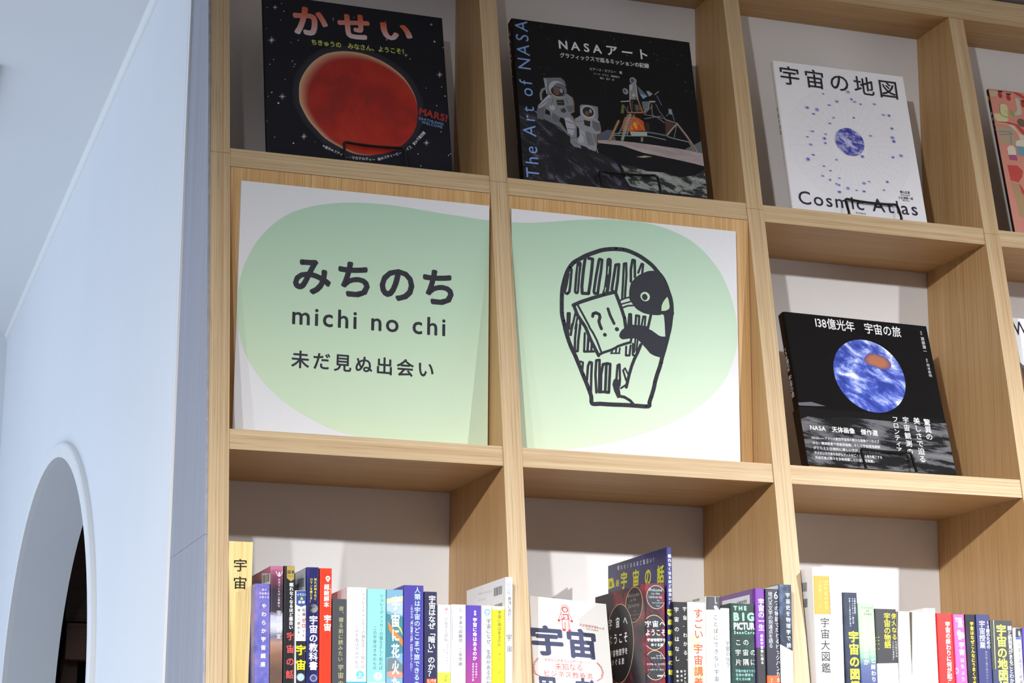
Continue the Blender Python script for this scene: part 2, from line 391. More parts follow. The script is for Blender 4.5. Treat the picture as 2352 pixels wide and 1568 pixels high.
DATA = json.loads(r'''{"sign1": {"x": 0.04199,
"w": 0.35437,
"h": 0.3534,
"y": -0.19,
"items": [["P", "GREEN", [354.4, 332.7, 354.4, 332.4, 349.5, 332.1, 342.2, 332.1, 333.5, 332.5, 323.5, 333.2, 313.6, 333.8, 304.1, 334.3, 294.6, 334.7, 285.1, 335.2, 275.6, 335.8, 266.2, 336.5, 256.8, 337.2, 247.4, 337.9, 238, 338.6, 228.6, 339.2, 219.2, 339.6, 209.9, 339.9, 200.6, 340, 191.1, 339.9, 181.6, 339.5, 172.8, 339.1, 165, 338.7, 157.9, 338.2, 150.7, 337.4, 143.4, 336.5, 136.1, 335.4, 128.8, 334.1, 121.5, 332.6, 114.2, 331, 107, 329.1, 99.7, 326.9, 92.4, 324.6, 85.4, 321.9, 78.9, 319.1, 72.6, 315.9, 66.7, 312.6, 61.2, 309, 56, 305.1, 50.9, 300.8, 45.5, 295.8, 40.2, 290.3, 35.3, 284.7, 30.7, 279, 26.4, 273.2, 22.5, 267, 18.8, 260.6, 15.5, 253.9, 12.5, 247, 9.7, 240.2, 7.3, 233.3, 5.2, 226, 3.6, 217.9, 2.3, 209.5, 1.3, 201.3, 0.7, 194, 0.3, 187, 0.3, 179.7, 0.4, 171.7, 0.9, 163.5, 1.6, 155.7, 2.7, 148.4, 4.1, 141.5, 5.8, 134.6, 7.8, 127.6, 10.2, 120.6, 13.1, 113.9, 16.4, 107.4, 20.1, 101, 24.2, 94.8, 28.9, 88.4, 34, 82, 39.3, 76, 44.9, 70.4, 50.8, 65.1, 57, 60, 63.5, 54.9, 70.3, 50.1, 77.3, 45.5, 84.4, 41.3, 91.6, 37.4, 98.9, 33.7, 106.1, 30.2, 113.3, 27, 120.4, 24, 127.8, 21.2, 135.2, 18.7, 142, 16.7, 148, 15.2, 153.4, 14.1, 158.2, 13.2, 162.3, 12.5, 165.7, 12.1, 169.1, 11.5, 172.1, 10.8, 175.1, 10.1, 179.9, 9, 187.8, 7.6, 197.4, 5.8, 207.1, 3.5, 217.3, 0.1, 227.4, 0, 234.6, 0, 354.4, 0]],
["T", "みちのち", "36363e", 0.032, 75.3, 202.4, 303.2, 201.3, 51.32],
["T", "michi no chi", "36363e", 0.016, 75.8, 158.5, 291.9, 158.8, 25.81],
["T", "未だ見ぬ出会い", "36363e", 0.02, 76.2, 98.7, 275.6, 98, 24.51]]},
"sign2": {"x": 0.4295,
"w": 0.34708,
"h": 0.3526,
"y": -0.19,
"items": [["P", "GREEN", [0, 327.6, 0, 328.9, 0, 330.6, 0, 332, 3.5, 332.7, 8.7, 332.9, 14.2, 333.3, 20.4, 333.8, 26.7, 334.4, 33.4, 335.1, 40.5, 336.1, 48, 337.2, 55.5, 338.4, 62.8, 339.6, 70.2, 340.9, 77.6, 342.2, 85.1, 343.5, 92.5, 344.7, 99.9, 345.8, 107.4, 346.8, 114.9, 347.7, 122.4, 348.5, 129.9, 349.5, 137.4, 350.3, 144.9, 351.1, 152.3, 351.5, 159.7, 351.7, 167.5, 351.9, 175.9, 352.1, 184.7, 352.1, 193.1, 352, 200.9, 351.7, 208.4, 351.2, 215.9, 350.3, 223.6, 349.1, 231.4, 347.5, 238.8, 345.7, 245.8, 343.7, 252.5, 341.6, 258.9, 339.3, 264.8, 336.9, 270.4, 334.3, 276.1, 331.3, 281.9, 327.6, 287.7, 323.4, 293.3, 319.1, 298.2, 314.7, 302.9, 310.2, 307.5, 305.2, 312.4, 299.6, 317.2, 293.6, 321.7, 287.1, 325.8, 280, 329.5, 272.4, 332.9, 264.6, 336, 256.8, 338.8, 248.9, 341.1, 240.6, 343.1, 231.6, 344.7, 222.3, 345.8, 213.5, 346.5, 205.9, 346.8, 198.8, 346.5, 191.7, 345.7, 184.4, 344.3, 177, 342.5, 169.6, 340.4, 162.1, 337.7, 154.5, 334.8, 147.3, 331.7, 140.5, 328.3, 134, 324.3, 127.6, 320, 121.3, 315.1, 115.2, 309.6, 109, 303.5, 102.7, 296.7, 96.4, 289.3, 90.2, 281.3, 84.1, 272.6, 78.2, 263.4, 72.4, 253.5, 66.7, 243, 61.1, 232.2, 55.7, 221.1, 50.8, 209.7, 46.1, 198.4, 41.7, 187.3, 37.6, 176.1, 33.9, 165, 30.4, 153.8, 27, 142.5, 23.9, 131.9, 21.2, 122.2, 18.9, 113, 17, 104.5, 15.3, 97.9, 14.3, 91.8, 13.4, 82.8, 11.7, 66.7, 8, 47.8, 3.4, 34.2, 0.2, 0, 0]]],
"emblem": [["L", "36363e", 6.2, [78.8, 190.4, 78.9, 190.2, 79, 190, 78.8, 191.2, 77.9, 194.3, 76.8, 198.8, 75.9, 203, 75.5, 206.4, 75.3, 209.6, 75.3, 213.5, 75.3, 218.6, 75.3, 224.4, 75.5, 229.7, 75.6, 234.1, 75.9, 238.1, 76.3, 241.9, 77, 245.7, 77.9, 249.2, 78.8, 252.7, 79.7, 256.1, 80.6, 259.4, 81.8, 262.8, 83.1, 266.2, 84.6, 269.7, 86.4, 273, 88.4, 276.1, 90.7, 279.1, 93.1, 281.8, 95.7, 283.8, 98.5, 285.6, 101.6, 287.5, 105, 289.7, 108.7, 292, 112.6, 294.2, 116.7, 296.2, 121, 298.1, 125.3, 299.9, 129.5, 301.7, 133.8, 303.4, 138.1, 304.8, 142.5, 305.9, 146.8, 306.7, 150.8, 307.3, 154.1, 307.7, 156.9, 308, 160, 308.1, 163.9, 308.3, 168, 308.3, 172, 308, 175.8, 307.4, 179.4, 306.5, 183.2, 305.3, 187.1, 304, 191.2, 302.4, 195.1, 300.7, 199, 298.6, 202.8, 296.4, 206.3, 294.2, 209.3, 292.2, 212.1, 290.3, 214.8, 288, 217.7, 285.1, 220.6, 281.8, 223.4, 278.8, 225.8, 276.2, 228.1, 273.8, 230.2, 271.1, 232.1, 268.1, 233.7, 264.9, 235.2, 261.6, 236.5, 258.4, 237.5, 255.2, 238.6, 252, 239.8, 248.8, 240.9, 245.7, 241.9, 242.4, 242.6, 239, 243.2, 235.5, 243.5, 231.8, 243.7, 228, 243.6, 223.9, 243.3, 219.4, 242.6, 214.2, 241.6, 208.4, 240.5, 202.8, 239.5, 197.4, 238.4, 192.1, 237.3, 187, 236, 182, 234.7, 177.1, 233.2, 171.9, 231.5, 166.1, 229.6, 160, 227.8, 154.4, 226.6, 149.7, 225.5, 145.4, 224.3, 141.1, 222.8, 136.8, 221.2, 132.6, 219.8, 128.7, 218.7, 125.2, 217.7, 122, 216.7, 118.7, 215.9, 115.2, 215.2, 111.6, 214.3, 108.1, 213.3, 104.5, 212.1, 100.9, 211, 97.3, 209.7, 93.8, 208.5, 90.4, 207.4, 87.4, 207.4, 84.9, 207.6, 82.8, 205.9, 81.3, 200.8, 80.7, 193.8, 80.8, 187.1, 80.8, 181.3, 80.8, 175.7, 80.8, 170.2, 80.7, 164.3, 80.5, 158.3, 80.3, 153.4, 80.1, 150.2, 80, 147.9, 80, 145.2, 79.9, 141.3, 79.9, 136.9, 79.9, 132.6, 79.9, 128.2, 79.4, 123.7, 78.8, 120.5, 79.4, 119.4, 82, 119.5, 85.7, 119.3, 89.3, 118.4, 92.4, 117.3, 95.5, 116, 98.6, 114.7, 101.9, 113.3, 105.3, 111.9, 108.7, 110.4, 112, 108.9, 115.3, 107.4, 118.8, 105.8, 122.4, 104.3, 126.1, 102.8, 129.6, 101.4, 132.9, 100, 136, 98.7, 138.9, 97.5, 141.6, 96.5, 144.1, 95.3, 146.7, 93.9, 149.4, 92.3, 152.3, 90.8, 155.1, 89.5, 158, 88.2, 160.8, 87.1, 163.7, 85.9, 166.7, 84.8, 169.9, 83.7, 173.1, 82.7, 176.3, 81.7, 179.5, 80.8, 182.5, 80.1, 185.5, 79.6, 188.4, 79.2, 190.4]],
["P", "36363e", [182.8, 262.4, 184.6, 264.6, 186.7, 266.9, 188.8, 269.1, 190.8, 270.8, 192.9, 272.4, 194.9, 273.7, 196.9, 274.9, 198.8, 275.8, 200.9, 276.8, 203.1, 277.9, 205.3, 279, 207.8, 279.9, 210.9, 280.5, 214.3, 280.9, 217.3, 281.1, 219.6, 281.3, 221.4, 281.3, 223.4, 280.5, 225.6, 278.5, 228, 275.7, 230.2, 272.8, 232.3, 269.8, 234.3, 266.7, 236.1, 263.4, 237.7, 259.7, 239, 255.8, 240.3, 252.2, 241.5, 248.7, 242.7, 245.4, 243.6, 242.5, 244.3, 240.3, 244.8, 238.4, 245.3, 236.1, 245.8, 233, 246.2, 229.6, 246.4, 226.3, 246.9, 222.9, 247.2, 219.6, 245.9, 217.2, 241.7, 216.1, 236, 215.9, 231.6, 216, 230.2, 216.4, 230.1, 217.1, 229.5, 217.5, 227.6, 217, 225.2, 216.3, 222.6, 215.6, 219.9, 215.4, 216.9, 215.3, 214, 215.3, 211.1, 215.4, 208.2, 215.6, 205.4, 215.9, 203.1, 216.2, 200.9, 216.7, 198.6, 217.3, 196, 218.3, 193.3, 219.6, 190.9, 220.8, 189.2, 221.9, 187.9, 223, 186.7, 224.1, 185.7, 225.3, 184.8, 226.5, 183.7, 228, 182.2, 229.8, 180.5, 231.8, 179.1, 233.7, 178.4, 235.2, 178, 236.7, 177.9, 238.5, 177.7, 240.9, 177.7, 243.7, 177.9, 246.7, 178.4, 250.1, 179, 253.7, 179.7, 256.7, 180.5, 258.9, 181.5, 260.6]],
["P", "36363e", [231.2, 216.6, 245.9, 217.8, 244.4, 204.7, 243.2, 197.4, 241.7, 191.4, 239.4, 183.9, 233, 184.6, 232.3, 203]],
["P", "36363e", [171.1, 193.1, 169.9, 192.1, 168.3, 191.1, 166.8, 189.9, 165.5, 188.4, 164.3, 186.8, 163.4, 185.1, 162.7, 183.4, 162.2, 181.7, 162.1, 180.1, 162.5, 178.9, 163.3, 177.9, 164.2, 177.1, 165.1, 176.4, 166.2, 175.9, 167.6, 175.7, 169.3, 175.9, 171.2, 176.3, 173.5, 176.8, 176.2, 177.4, 179.3, 178, 182, 178.3, 184.3, 178.3, 186.2, 178.1, 188, 177.7, 189.4, 177.3, 190.7, 176.7, 192.2, 175.6, 194, 174.1, 196, 172.1, 198.1, 170, 200.4, 167.7, 202.8, 165.4, 204.9, 163.2, 206.4, 161.5, 207.6, 160, 209.1, 158.7, 211.1, 157.5, 213.4, 156.4, 215.9, 155.5, 218.7, 154.8, 221.7, 154.2, 224.4, 153.7, 226.6, 153, 228.6, 152.5, 230.4, 153.8, 232.3, 158.2, 234.1, 164.4, 235.8, 170.5, 237.7, 176.5, 239.4, 182.4, 239.9, 186.4, 238.3, 187.1, 235.4, 185.9, 232.5, 185, 229.9, 184.8, 227.3, 184.8, 224.8, 185.2, 222.7, 186, 220.8, 187.1, 218.8, 188.4, 216.8, 189.6, 214.8, 190.8, 212.9, 192, 211.1, 192.8, 209.3, 193.5, 207.3, 194.4, 205.2, 195.7, 202.9, 197.2, 200.1, 198.3, 196.3, 198.6, 192.1, 198.5, 188.2, 198.4, 185, 198.4, 182.3, 198.5, 179.6, 198.2, 176.8, 197.5, 174, 196.5, 172, 195.6, 171.3, 194.7, 171.4, 193.9]],
["E", "GREEN2", 202.5, 241.5, 7.32, 6.9],
["E", "36363e", 201.8, 240.8, 4.32, 4.7],
["P", "GREEN2", [236.9, 244.2, 238.8, 239.6, 240.4, 229.9, 239.1, 226.1, 233.9, 223.2, 227.4, 222.4, 227.8, 229.6, 230.2, 235.6, 233.2, 240]],
["L", "36363e", 4.2, [211.3, 216.3, 207.4, 200.1, 206.1, 195.1]],
["L", "36363e", 5.3, [92.6, 219.4, 103.9, 225.2, 120.8, 232, 137.7, 238.3, 156.4, 244.4, 157.9, 240.9, 162, 230.6, 166.2, 219.5, 170.4, 206.8, 172.4, 191.7, 173.6, 193.3]],
["L", "36363e", 3.8, [130.5, 150.2, 137.2, 153.9, 149.9, 158.9, 158.4, 163.6, 159, 164.5, 168.4, 168.5, 178.6, 172.1]],
["L", "36363e", 3.6, [180.7, 178, 179.4, 171.8]],
["L", "36363e", 5.2, [93.4, 219.1, 98.8, 205.7, 108.8, 192, 111.3, 188.2, 118.8, 171, 130.6, 149.4]],
["L", "36363e", 3.2, [99.7, 219.6, 108.9, 204.1, 116.4, 191, 117.2, 188.7, 122.2, 181.8, 128.1, 171, 134.7, 154.5]],
["L", "36363e", 4.7, [121.9, 205.6, 122.5, 209.3, 127, 211.3, 132, 209.3, 133.1, 205.3, 131.2, 199.5, 132.8, 194, 135.1, 188.6, 134.7, 190.1]],
["E", "36363e", 140.3, 180.2, 2.91, 2.8],
["E", "36363e", 158.7, 189.8, 3.21, 3.1],
["L", "36363e", 4.4, [145.2, 218.6, 148.5, 209.1, 154.4, 197.8]],
["L", "36363e", 4, [90.2, 271.7, 88, 247, 86.8, 238.8, 83.8, 235.4, 81.1, 235.9]],
["L", "36363e", 6.6, [84, 264.6, 80.9, 248, 78.8, 239.7]],
["L", "36363e", 8, [101.7, 280.9, 99.4, 264.3, 97.4, 239.7]],
["L", "36363e", 4.8, [110.9, 290, 108.3, 273.3, 105.7, 248.6, 106.1, 238, 115.7, 238.4, 118.3, 253.8, 120.9, 274.5, 122.3, 289.8, 115.9, 290.4]],
["L", "36363e", 4.3, [132, 289.4, 127.7, 266.9, 123.8, 242, 125, 239.3, 129.7, 240.1, 131.9, 255, 135.3, 275.8, 136.7, 289.9, 132.9, 290.8]],
["L", "36363e", 8.4, [147.5, 290, 146.3, 268.6, 142.8, 245.3]],
["L", "36363e", 4.4, [152.6, 244.5, 151.3, 247.7, 154.9, 269.3, 157.5, 284.4, 162.6, 285.7, 160.3, 261.6, 157.7, 245.8]],
["L", "36363e", 3.8, [140.3, 245.9, 138.6, 241.7]],
["L", "36363e", 3.6, [167, 235.9, 168.2, 254.1, 170.1, 287.2, 173.6, 288.3, 173.9, 271, 171.9, 246.2, 171.4, 237.1]],
["L", "36363e", 4.1, [180.6, 261.8, 180.8, 279.9, 183.5, 294.2, 186.9, 293.7, 186.9, 268.9]],
["L", "36363e", 3.5, [192.1, 276, 197.6, 289.7, 199.9, 289.1, 198.3, 274.9]],
["L", "36363e", 2.5, [163.7, 232.4, 171.4, 236.3, 179.1, 238.6]],
["L", "36363e", 2.3, [166.3, 227.3, 179.9, 232.1]],
["L", "36363e", 2.6, [167.1, 222, 175.6, 225.6, 184.2, 226.8]],
["L", "36363e", 4.1, [176.4, 197.5, 178.1, 213.2, 180.2, 213.3, 180.5, 195.4]],
["L", "36363e", 3.6, [186.8, 195.1, 188.3, 212.4, 193, 212, 192, 195.5]],
["L", "36363e", 3.2, [195.8, 195, 199.4, 211.7, 202.6, 211.9, 201.1, 195.5]],
["L", "36363e", 5.7, [174.5, 192.9, 205.2, 195]],
["L", "36363e", 3.4, [83.6, 184.5, 84.2, 206.9, 87.3, 207.2, 86.3, 184.7]],
["L", "36363e", 3.2, [95.7, 207.9, 90.4, 185]],
["L", "36363e", 2.9, [99.2, 204.2, 95.4, 185.4]],
["L", "36363e", 3.2, [103, 197.2, 103, 186]],
["L", "36363e", 4.7, [82.9, 190.7, 84.6, 174.7]],
["L", "36363e", 3.8, [90.9, 191.4, 88.7, 175.9]],
["L", "36363e", 3.7, [97.5, 191.9, 95.2, 171.6, 94.7, 153.8]],
["L", "36363e", 3.8, [103, 192.4, 100, 167.9, 99.1, 153.4, 96.2, 152.8]],
["L", "36363e", 3.4, [109.9, 180, 108.7, 153.3, 123.8, 154.7]],
["L", "36363e", 3.9, [115.5, 177.2, 113.9, 154.5]],
["L", "36363e", 3.5, [120.5, 166.3, 119.6, 155]],
["L", "36363e", 3.2, [103.2, 138.5, 107, 137.5, 106.1, 126.7]],
["L", "36363e", 3.8, [112.8, 112.8, 114.5, 132.9, 117, 138.7, 120.4, 138.2, 119.5, 121.2, 118.7, 93.2]],
["L", "36363e", 3.9, [127, 95.8, 125.7, 121.7, 127.1, 141.9, 132, 143, 131.6, 122.1, 130.9, 96.5, 138.6, 97.4]],
["L", "36363e", 4.3, [133.6, 98.3, 134.1, 122.3, 137.1, 137, 142.3, 138.2, 141.2, 114.8, 140.3, 97.2, 145.7, 97.1, 147.3, 123.3, 148.1, 138.2, 143, 138.7]],
["L", "36363e", 3.5, [157.4, 117.6, 159.2, 137.1, 162.4, 138.8, 162.7, 116.4, 162, 108.3]],
["L", "36363e", 4.7, [195.1, 170.2, 190.3, 158.8, 185.1, 148.7, 180.8, 137.9, 176.9, 125.5, 174.3, 114.8, 172.2, 106.6]],
["L", "36363e", 2.8, [164.1, 104.5, 173, 110.7]],
["L", "36363e", 4.3, [161, 93, 169.4, 92, 177.8, 87.8, 184.5, 81]],
["L", "36363e", 2.6, [167.6, 130.4, 170.6, 133.9, 174.8, 126.1]],
["L", "36363e", 3, [167.6, 130.4, 172.2, 116.3]],
["L", "36363e", 3.2, [172.7, 165.6, 172, 152.6, 177.5, 153, 179.4, 167.7]],
["L", "36363e", 3.2, [183, 170.4, 182.5, 154.2, 185.6, 153.2]],
["L", "36363e", 2.8, [186.7, 177.2, 184.8, 158.4]],
["L", "36363e", 2.9, [190.1, 175.9, 188.2, 160.3]],
["L", "36363e", 2.2, [149, 154, 162.5, 155.1]],
["L", "36363e", 2.8, [149.9, 154.1, 152.4, 160.8]],
["L", "36363e", 2.8, [157.5, 161.1, 156.6, 154.6]],
["L", "36363e", 2.5, [163, 162.4, 161.7, 155]],
["P", "36363e", [157.2, 119.2, 153, 115.7, 151.2, 109.1, 153.7, 99.7, 158.7, 89.7, 164.2, 91.2, 162.1, 104.3, 163.5, 112.4, 161.4, 115.5]],
["L", "GREEN2", 0.7, [100.7, 276.7, 97.7, 240.5]],
["L", "GREEN2", 1.1, [146.6, 280.9, 145.5, 270.1]],
["L", "GREEN2", 1.1, [142, 249.3, 140.7, 243.5]]]},
"kasei": {"loc": [0.08359, -0.15, 0.43612],
"yaw": 0.02413,
"lean": 0.22537,
"roll": 0.00171,
"W": 0.2727,
"H": 0.2673,
"T": 0.0081,
"items": [["P", [15, 16, 27], [39.8, 105.2, 41.4, 124.7, 49.4, 145.2, 63.9, 166.9, 81.5, 183, 98.9, 191.3, 120.6, 196.1, 146.6, 196, 172.4, 189.2, 193.7, 178.2, 214.7, 160.7, 227.8, 139.1, 234.2, 117.9, 234.5, 96, 230.7, 76, 222, 55.5, 208, 36.9, 190, 21.5, 170.3, 11.9, 150.9, 6.4, 131.9, 5.8, 117.2, 8.7, 100.7, 16, 80.2, 27.5, 66.1, 42.1, 54, 57.1, 45.2, 74.9, 40.4, 88.5]],
["P", [17, 17, 30], [41.2, 105.1, 42.8, 124.3, 50.7, 144.6, 64.9, 165.9, 82.2, 181.8, 99.4, 190, 120.8, 194.7, 146.5, 194.6, 171.9, 187.9, 192.9, 177.1, 213.6, 159.8, 226.4, 138.5, 232.8, 117.6, 233.1, 96, 229.4, 76.3, 220.7, 56.2, 206.9, 37.8, 189.2, 22.6, 169.8, 13.1, 150.7, 7.7, 131.9, 7.2, 117.5, 10, 101.2, 17.2, 81, 28.5, 67.1, 42.9, 55.2, 57.7, 46.5, 75.2, 41.7, 88.7]],
["P", [20, 20, 33], [42.6, 105, 44.1, 124, 51.9, 143.9, 65.9, 164.9, 83, 180.6, 100, 188.6, 121.1, 193.3, 146.3, 193.2, 171.4, 186.6, 192, 175.9, 212.4, 158.9, 225.1, 138, 231.4, 117.4, 231.6, 96, 228, 76.7, 219.5, 56.8, 205.9, 38.7, 188.4, 23.7, 169.3, 14.4, 150.5, 9, 132, 8.5, 117.8, 11.3, 101.7, 18.3, 81.8, 29.5, 68.1, 43.7, 56.4, 58.3, 47.8, 75.6, 43.1, 88.8]],
["P", [24, 23, 37], [43.9, 104.9, 45.5, 123.6, 53.1, 143.2, 67, 163.9, 83.8, 179.4, 100.5, 187.3, 121.3, 191.9, 146.1, 191.8, 170.8, 185.3, 191.2, 174.8, 211.3, 158, 223.8, 137.4, 229.9, 117.1, 230.2, 96.1, 226.6, 77, 218.2, 57.4, 204.9, 39.6, 187.7, 24.8, 168.8, 15.6, 150.3, 10.3, 132, 9.8, 118, 12.5, 102.2, 19.5, 82.6, 30.5, 69.1, 44.5, 57.5, 58.9, 49.1, 75.9, 44.5, 89]],
["P", [28, 26, 41], [45.3, 104.9, 46.8, 123.2, 54.4, 142.6, 68, 163, 84.6, 178.2, 101, 186, 121.5, 190.5, 146, 190.4, 170.3, 184, 190.3, 173.6, 210.1, 157.1, 222.4, 136.8, 228.5, 116.8, 228.8, 96.1, 225.2, 77.4, 217, 58.1, 203.8, 40.5, 186.9, 26, 168.3, 16.9, 150, 11.7, 132.1, 11.2, 118.3, 13.8, 102.7, 20.7, 83.4, 31.5, 70, 45.4, 58.7, 59.5, 50.3, 76.3, 45.8, 89.1]],
["P", [33, 29, 46], [46.7, 104.8, 48.2, 122.9, 55.6, 141.9, 69.1, 162, 85.4, 176.9, 101.6, 184.6, 121.7, 189, 145.8, 189, 169.8, 182.7, 189.5, 172.5, 209, 156.2, 221.1, 136.2, 227.1, 116.6, 227.3, 96.2, 223.9, 77.7, 215.8, 58.7, 202.8, 41.4, 186.1, 27.1, 167.8, 18.1, 149.8, 13, 132.1, 12.5, 118.6, 15.1, 103.2, 21.9, 84.2, 32.5, 71, 46.2, 59.8, 60.1, 51.6, 76.6, 47.2, 89.3]],
["P", [38, 33, 52], [48, 104.7, 49.5, 122.5, 56.9, 141.3, 70.1, 161, 86.2, 175.7, 102.1, 183.3, 122, 187.6, 145.7, 187.6, 169.2, 181.4, 188.7, 171.3, 207.8, 155.3, 219.7, 135.6, 225.7, 116.3, 225.9, 96.2, 222.5, 78, 214.5, 59.3, 201.8, 42.3, 185.3, 28.2, 167.3, 19.4, 149.6, 14.3, 132.2, 13.8, 118.8, 16.4, 103.7, 23.1, 84.9, 33.6, 72, 47, 61, 60.7, 52.9, 77, 48.5, 89.4]],
["P", [196, 160, 122], [49.4, 104.6, 49.5, 110.2, 49.9, 116.1, 50.9, 122.1, 52.7, 128.2, 55.1, 134.3, 58.1, 140.6, 61.9, 147.2, 66.4, 153.9, 71.1, 160, 76.2, 165.5, 81.6, 170.4, 87, 174.5, 92.1, 177.7, 97.2, 180, 102.7, 182, 108.7, 183.8, 115.2, 185.3, 122.2, 186.2, 129.7, 186.8, 137.6, 186.8, 145.5, 186.2, 153.4, 184.7, 161.3, 182.6, 168.7, 180, 175.4, 177.2, 181.6, 174, 187.8, 170.2, 194.4, 165.5, 200.9, 160.2, 206.7, 154.4, 211.3, 148.2, 215.2, 141.6, 218.4, 135.1, 221, 128.7, 222.9, 122.4, 224.2, 116, 224.9, 109.4, 224.9, 102.8, 224.5, 96.3, 223.8, 90.2, 222.7, 84.3, 221.1, 78.4, 219, 72.2, 216.4, 66, 213.3, 60, 209.6, 54.1, 205.4, 48.5, 200.7, 43.2, 195.7, 38.2, 190.2, 33.4, 184.6, 29.3, 178.8, 25.9, 172.8, 23.1, 166.8, 20.6, 161, 18.5, 155.2, 16.8, 149.4, 15.6, 143.5, 15, 137.7, 14.9, 132.3, 15.1, 127.6, 15.6, 123.5, 16.4, 119.1, 17.7, 114.4, 19.4, 109.5, 21.6, 104.2, 24.3, 98.1, 27.3, 91.6, 30.8, 85.7, 34.6, 81, 38.8, 76.9, 43.3, 73, 47.8, 69.2, 52.2, 65.5, 56.6, 62.2, 61.3, 59.2, 66.6, 56.5, 72.1, 54.2, 77.3, 52.4, 81.6, 50.9, 85.4, 49.9, 89.6, 49.4, 94.3, 49.3, 99.3]],
["P", [198, 160, 121], [50, 104.4, 50.1, 110, 50.5, 115.9, 51.5, 121.9, 53.2, 127.9, 55.6, 134, 58.7, 140.3, 62.5, 146.8, 66.9, 153.5, 71.6, 159.6, 76.7, 165.1, 82.1, 170, 87.4, 174.1, 92.5, 177.2, 97.6, 179.5, 103.1, 181.5, 109.1, 183.3, 115.6, 184.8, 122.5, 185.7, 130, 186.3, 137.9, 186.3, 145.8, 185.7, 153.7, 184.2, 161.5, 182.1, 168.9, 179.6, 175.5, 176.8, 181.8, 173.6, 187.9, 169.7, 194.5, 165.1, 201, 159.8, 206.7, 154.1, 211.4, 147.9, 215.2, 141.3, 218.4, 134.7, 221, 128.4, 222.9, 122.1, 224.2, 115.8, 224.9, 109.2, 224.9, 102.5, 224.5, 96.1, 223.8, 90, 222.7, 84.2, 221.1, 78.2, 219, 72.1, 216.4, 65.9, 213.3, 59.9, 209.6, 54.1, 205.4, 48.5, 200.8, 43.2, 195.8, 38.2, 190.3, 33.5, 184.7, 29.3, 178.9, 25.9, 173, 23.1, 167, 20.7, 161.2, 18.6, 155.4, 16.9, 149.7, 15.7, 143.8, 15.1, 138, 15, 132.6, 15.2, 128, 15.7, 123.8, 16.5, 119.4, 17.8, 114.8, 19.5, 109.9, 21.7, 104.6, 24.3, 98.5, 27.3, 92, 30.8, 86.2, 34.6, 81.5, 38.8, 77.4, 43.2, 73.5, 47.8, 69.7, 52.1, 66, 56.5, 62.7, 61.2, 59.7, 66.5, 57, 72, 54.8, 77.2, 52.9, 81.4, 51.5, 85.3, 50.5, 89.4, 50, 94.1, 49.9, 99.1]],
["P", [197, 156, 118], [50.6, 104.2, 50.7, 109.8, 51.1, 115.6, 52, 121.6, 53.8, 127.6, 56.2, 133.7, 59.2, 139.9, 63, 146.5, 67.4, 153.1, 72.2, 159.2, 77.2, 164.7, 82.6, 169.5, 87.9, 173.6, 93, 176.7, 98, 179, 103.5, 181, 109.5, 182.8, 116, 184.3, 122.9, 185.2, 130.3, 185.8, 138.2, 185.8, 146.1, 185.2, 153.9, 183.7, 161.7, 181.6, 169.1, 179.1, 175.7, 176.3, 181.9, 173.1, 188.1, 169.3, 194.6, 164.6, 201.1, 159.3, 206.8, 153.7, 211.4, 147.5, 215.3, 140.9, 218.5, 134.4, 221, 128.1, 222.9, 121.8, 224.2, 115.5, 224.9, 108.9, 224.9, 102.3, 224.5, 95.9, 223.8, 89.9, 222.7, 84, 221.2, 78.1, 219.1, 72, 216.5, 65.8, 213.4, 59.8, 209.7, 54, 205.5, 48.4, 200.9, 43.2, 195.9, 38.2, 190.4, 33.5, 184.8, 29.3, 179.1, 26, 173.1, 23.1, 167.2, 20.7, 161.4, 18.6, 155.7, 16.9, 149.9, 15.8, 144.1, 15.2, 138.2, 15, 132.9, 15.3, 128.3, 15.7, 124.1, 16.6, 119.8, 17.8, 115.1, 19.6, 110.3, 21.7, 105, 24.3, 98.9, 27.4, 92.5, 30.8, 86.6, 34.6, 81.9, 38.7, 77.9, 43.2, 74, 47.7, 70.2, 52.1, 66.5, 56.4, 63.2, 61.1, 60.3, 66.4, 57.6, 71.9, 55.3, 77, 53.5, 81.3, 52.1, 85.1, 51, 89.2, 50.5, 93.9, 50.4, 98.9]],
["P", [195, 152, 115], [51.1, 103.9, 51.3, 109.5, 51.6, 115.4, 52.6, 121.3, 54.4, 127.3, 56.7, 133.4, 59.8, 139.6, 63.5, 146.1, 67.9, 152.7, 72.7, 158.8, 77.7, 164.2, 83, 169.1, 88.4, 173.2, 93.4, 176.3, 98.4, 178.6, 103.9, 180.5, 109.9, 182.3, 116.4, 183.8, 123.2, 184.7, 130.7, 185.3, 138.5, 185.3, 146.3, 184.7, 154.1, 183.2, 161.9, 181.1, 169.3, 178.6, 175.9, 175.8, 182.1, 172.7, 188.2, 168.8, 194.7, 164.2, 201.2, 158.9, 206.9, 153.3, 211.5, 147.1, 215.3, 140.6, 218.5, 134.1, 221, 127.8, 223, 121.5, 224.3, 115.2, 224.9, 108.7, 224.9, 102.1, 224.5, 95.7, 223.8, 89.7, 222.8, 83.8, 221.2, 78, 219.1, 71.9, 216.5, 65.7, 213.4, 59.7, 209.8, 54, 205.6, 48.4, 201, 43.1, 196, 38.1, 190.6, 33.5, 185, 29.4, 179.2, 26, 173.3, 23.2, 167.4, 20.8, 161.6, 18.7, 155.9, 17, 150.2, 15.8, 144.3, 15.2, 138.5, 15.1, 133.2, 15.3, 128.6, 15.8, 124.5, 16.6, 120.1, 17.9, 115.5, 19.6, 110.6, 21.8, 105.4, 24.4, 99.4, 27.4, 92.9, 30.8, 87.1, 34.6, 82.4, 38.7, 78.4, 43.2, 74.5, 47.7, 70.7, 52, 67.1, 56.4, 63.8, 61, 60.8, 66.3, 58.2, 71.8, 55.9, 76.9, 54.1, 81.1, 52.6, 85, 51.6, 89.1, 51.1, 93.7, 51, 98.7]],
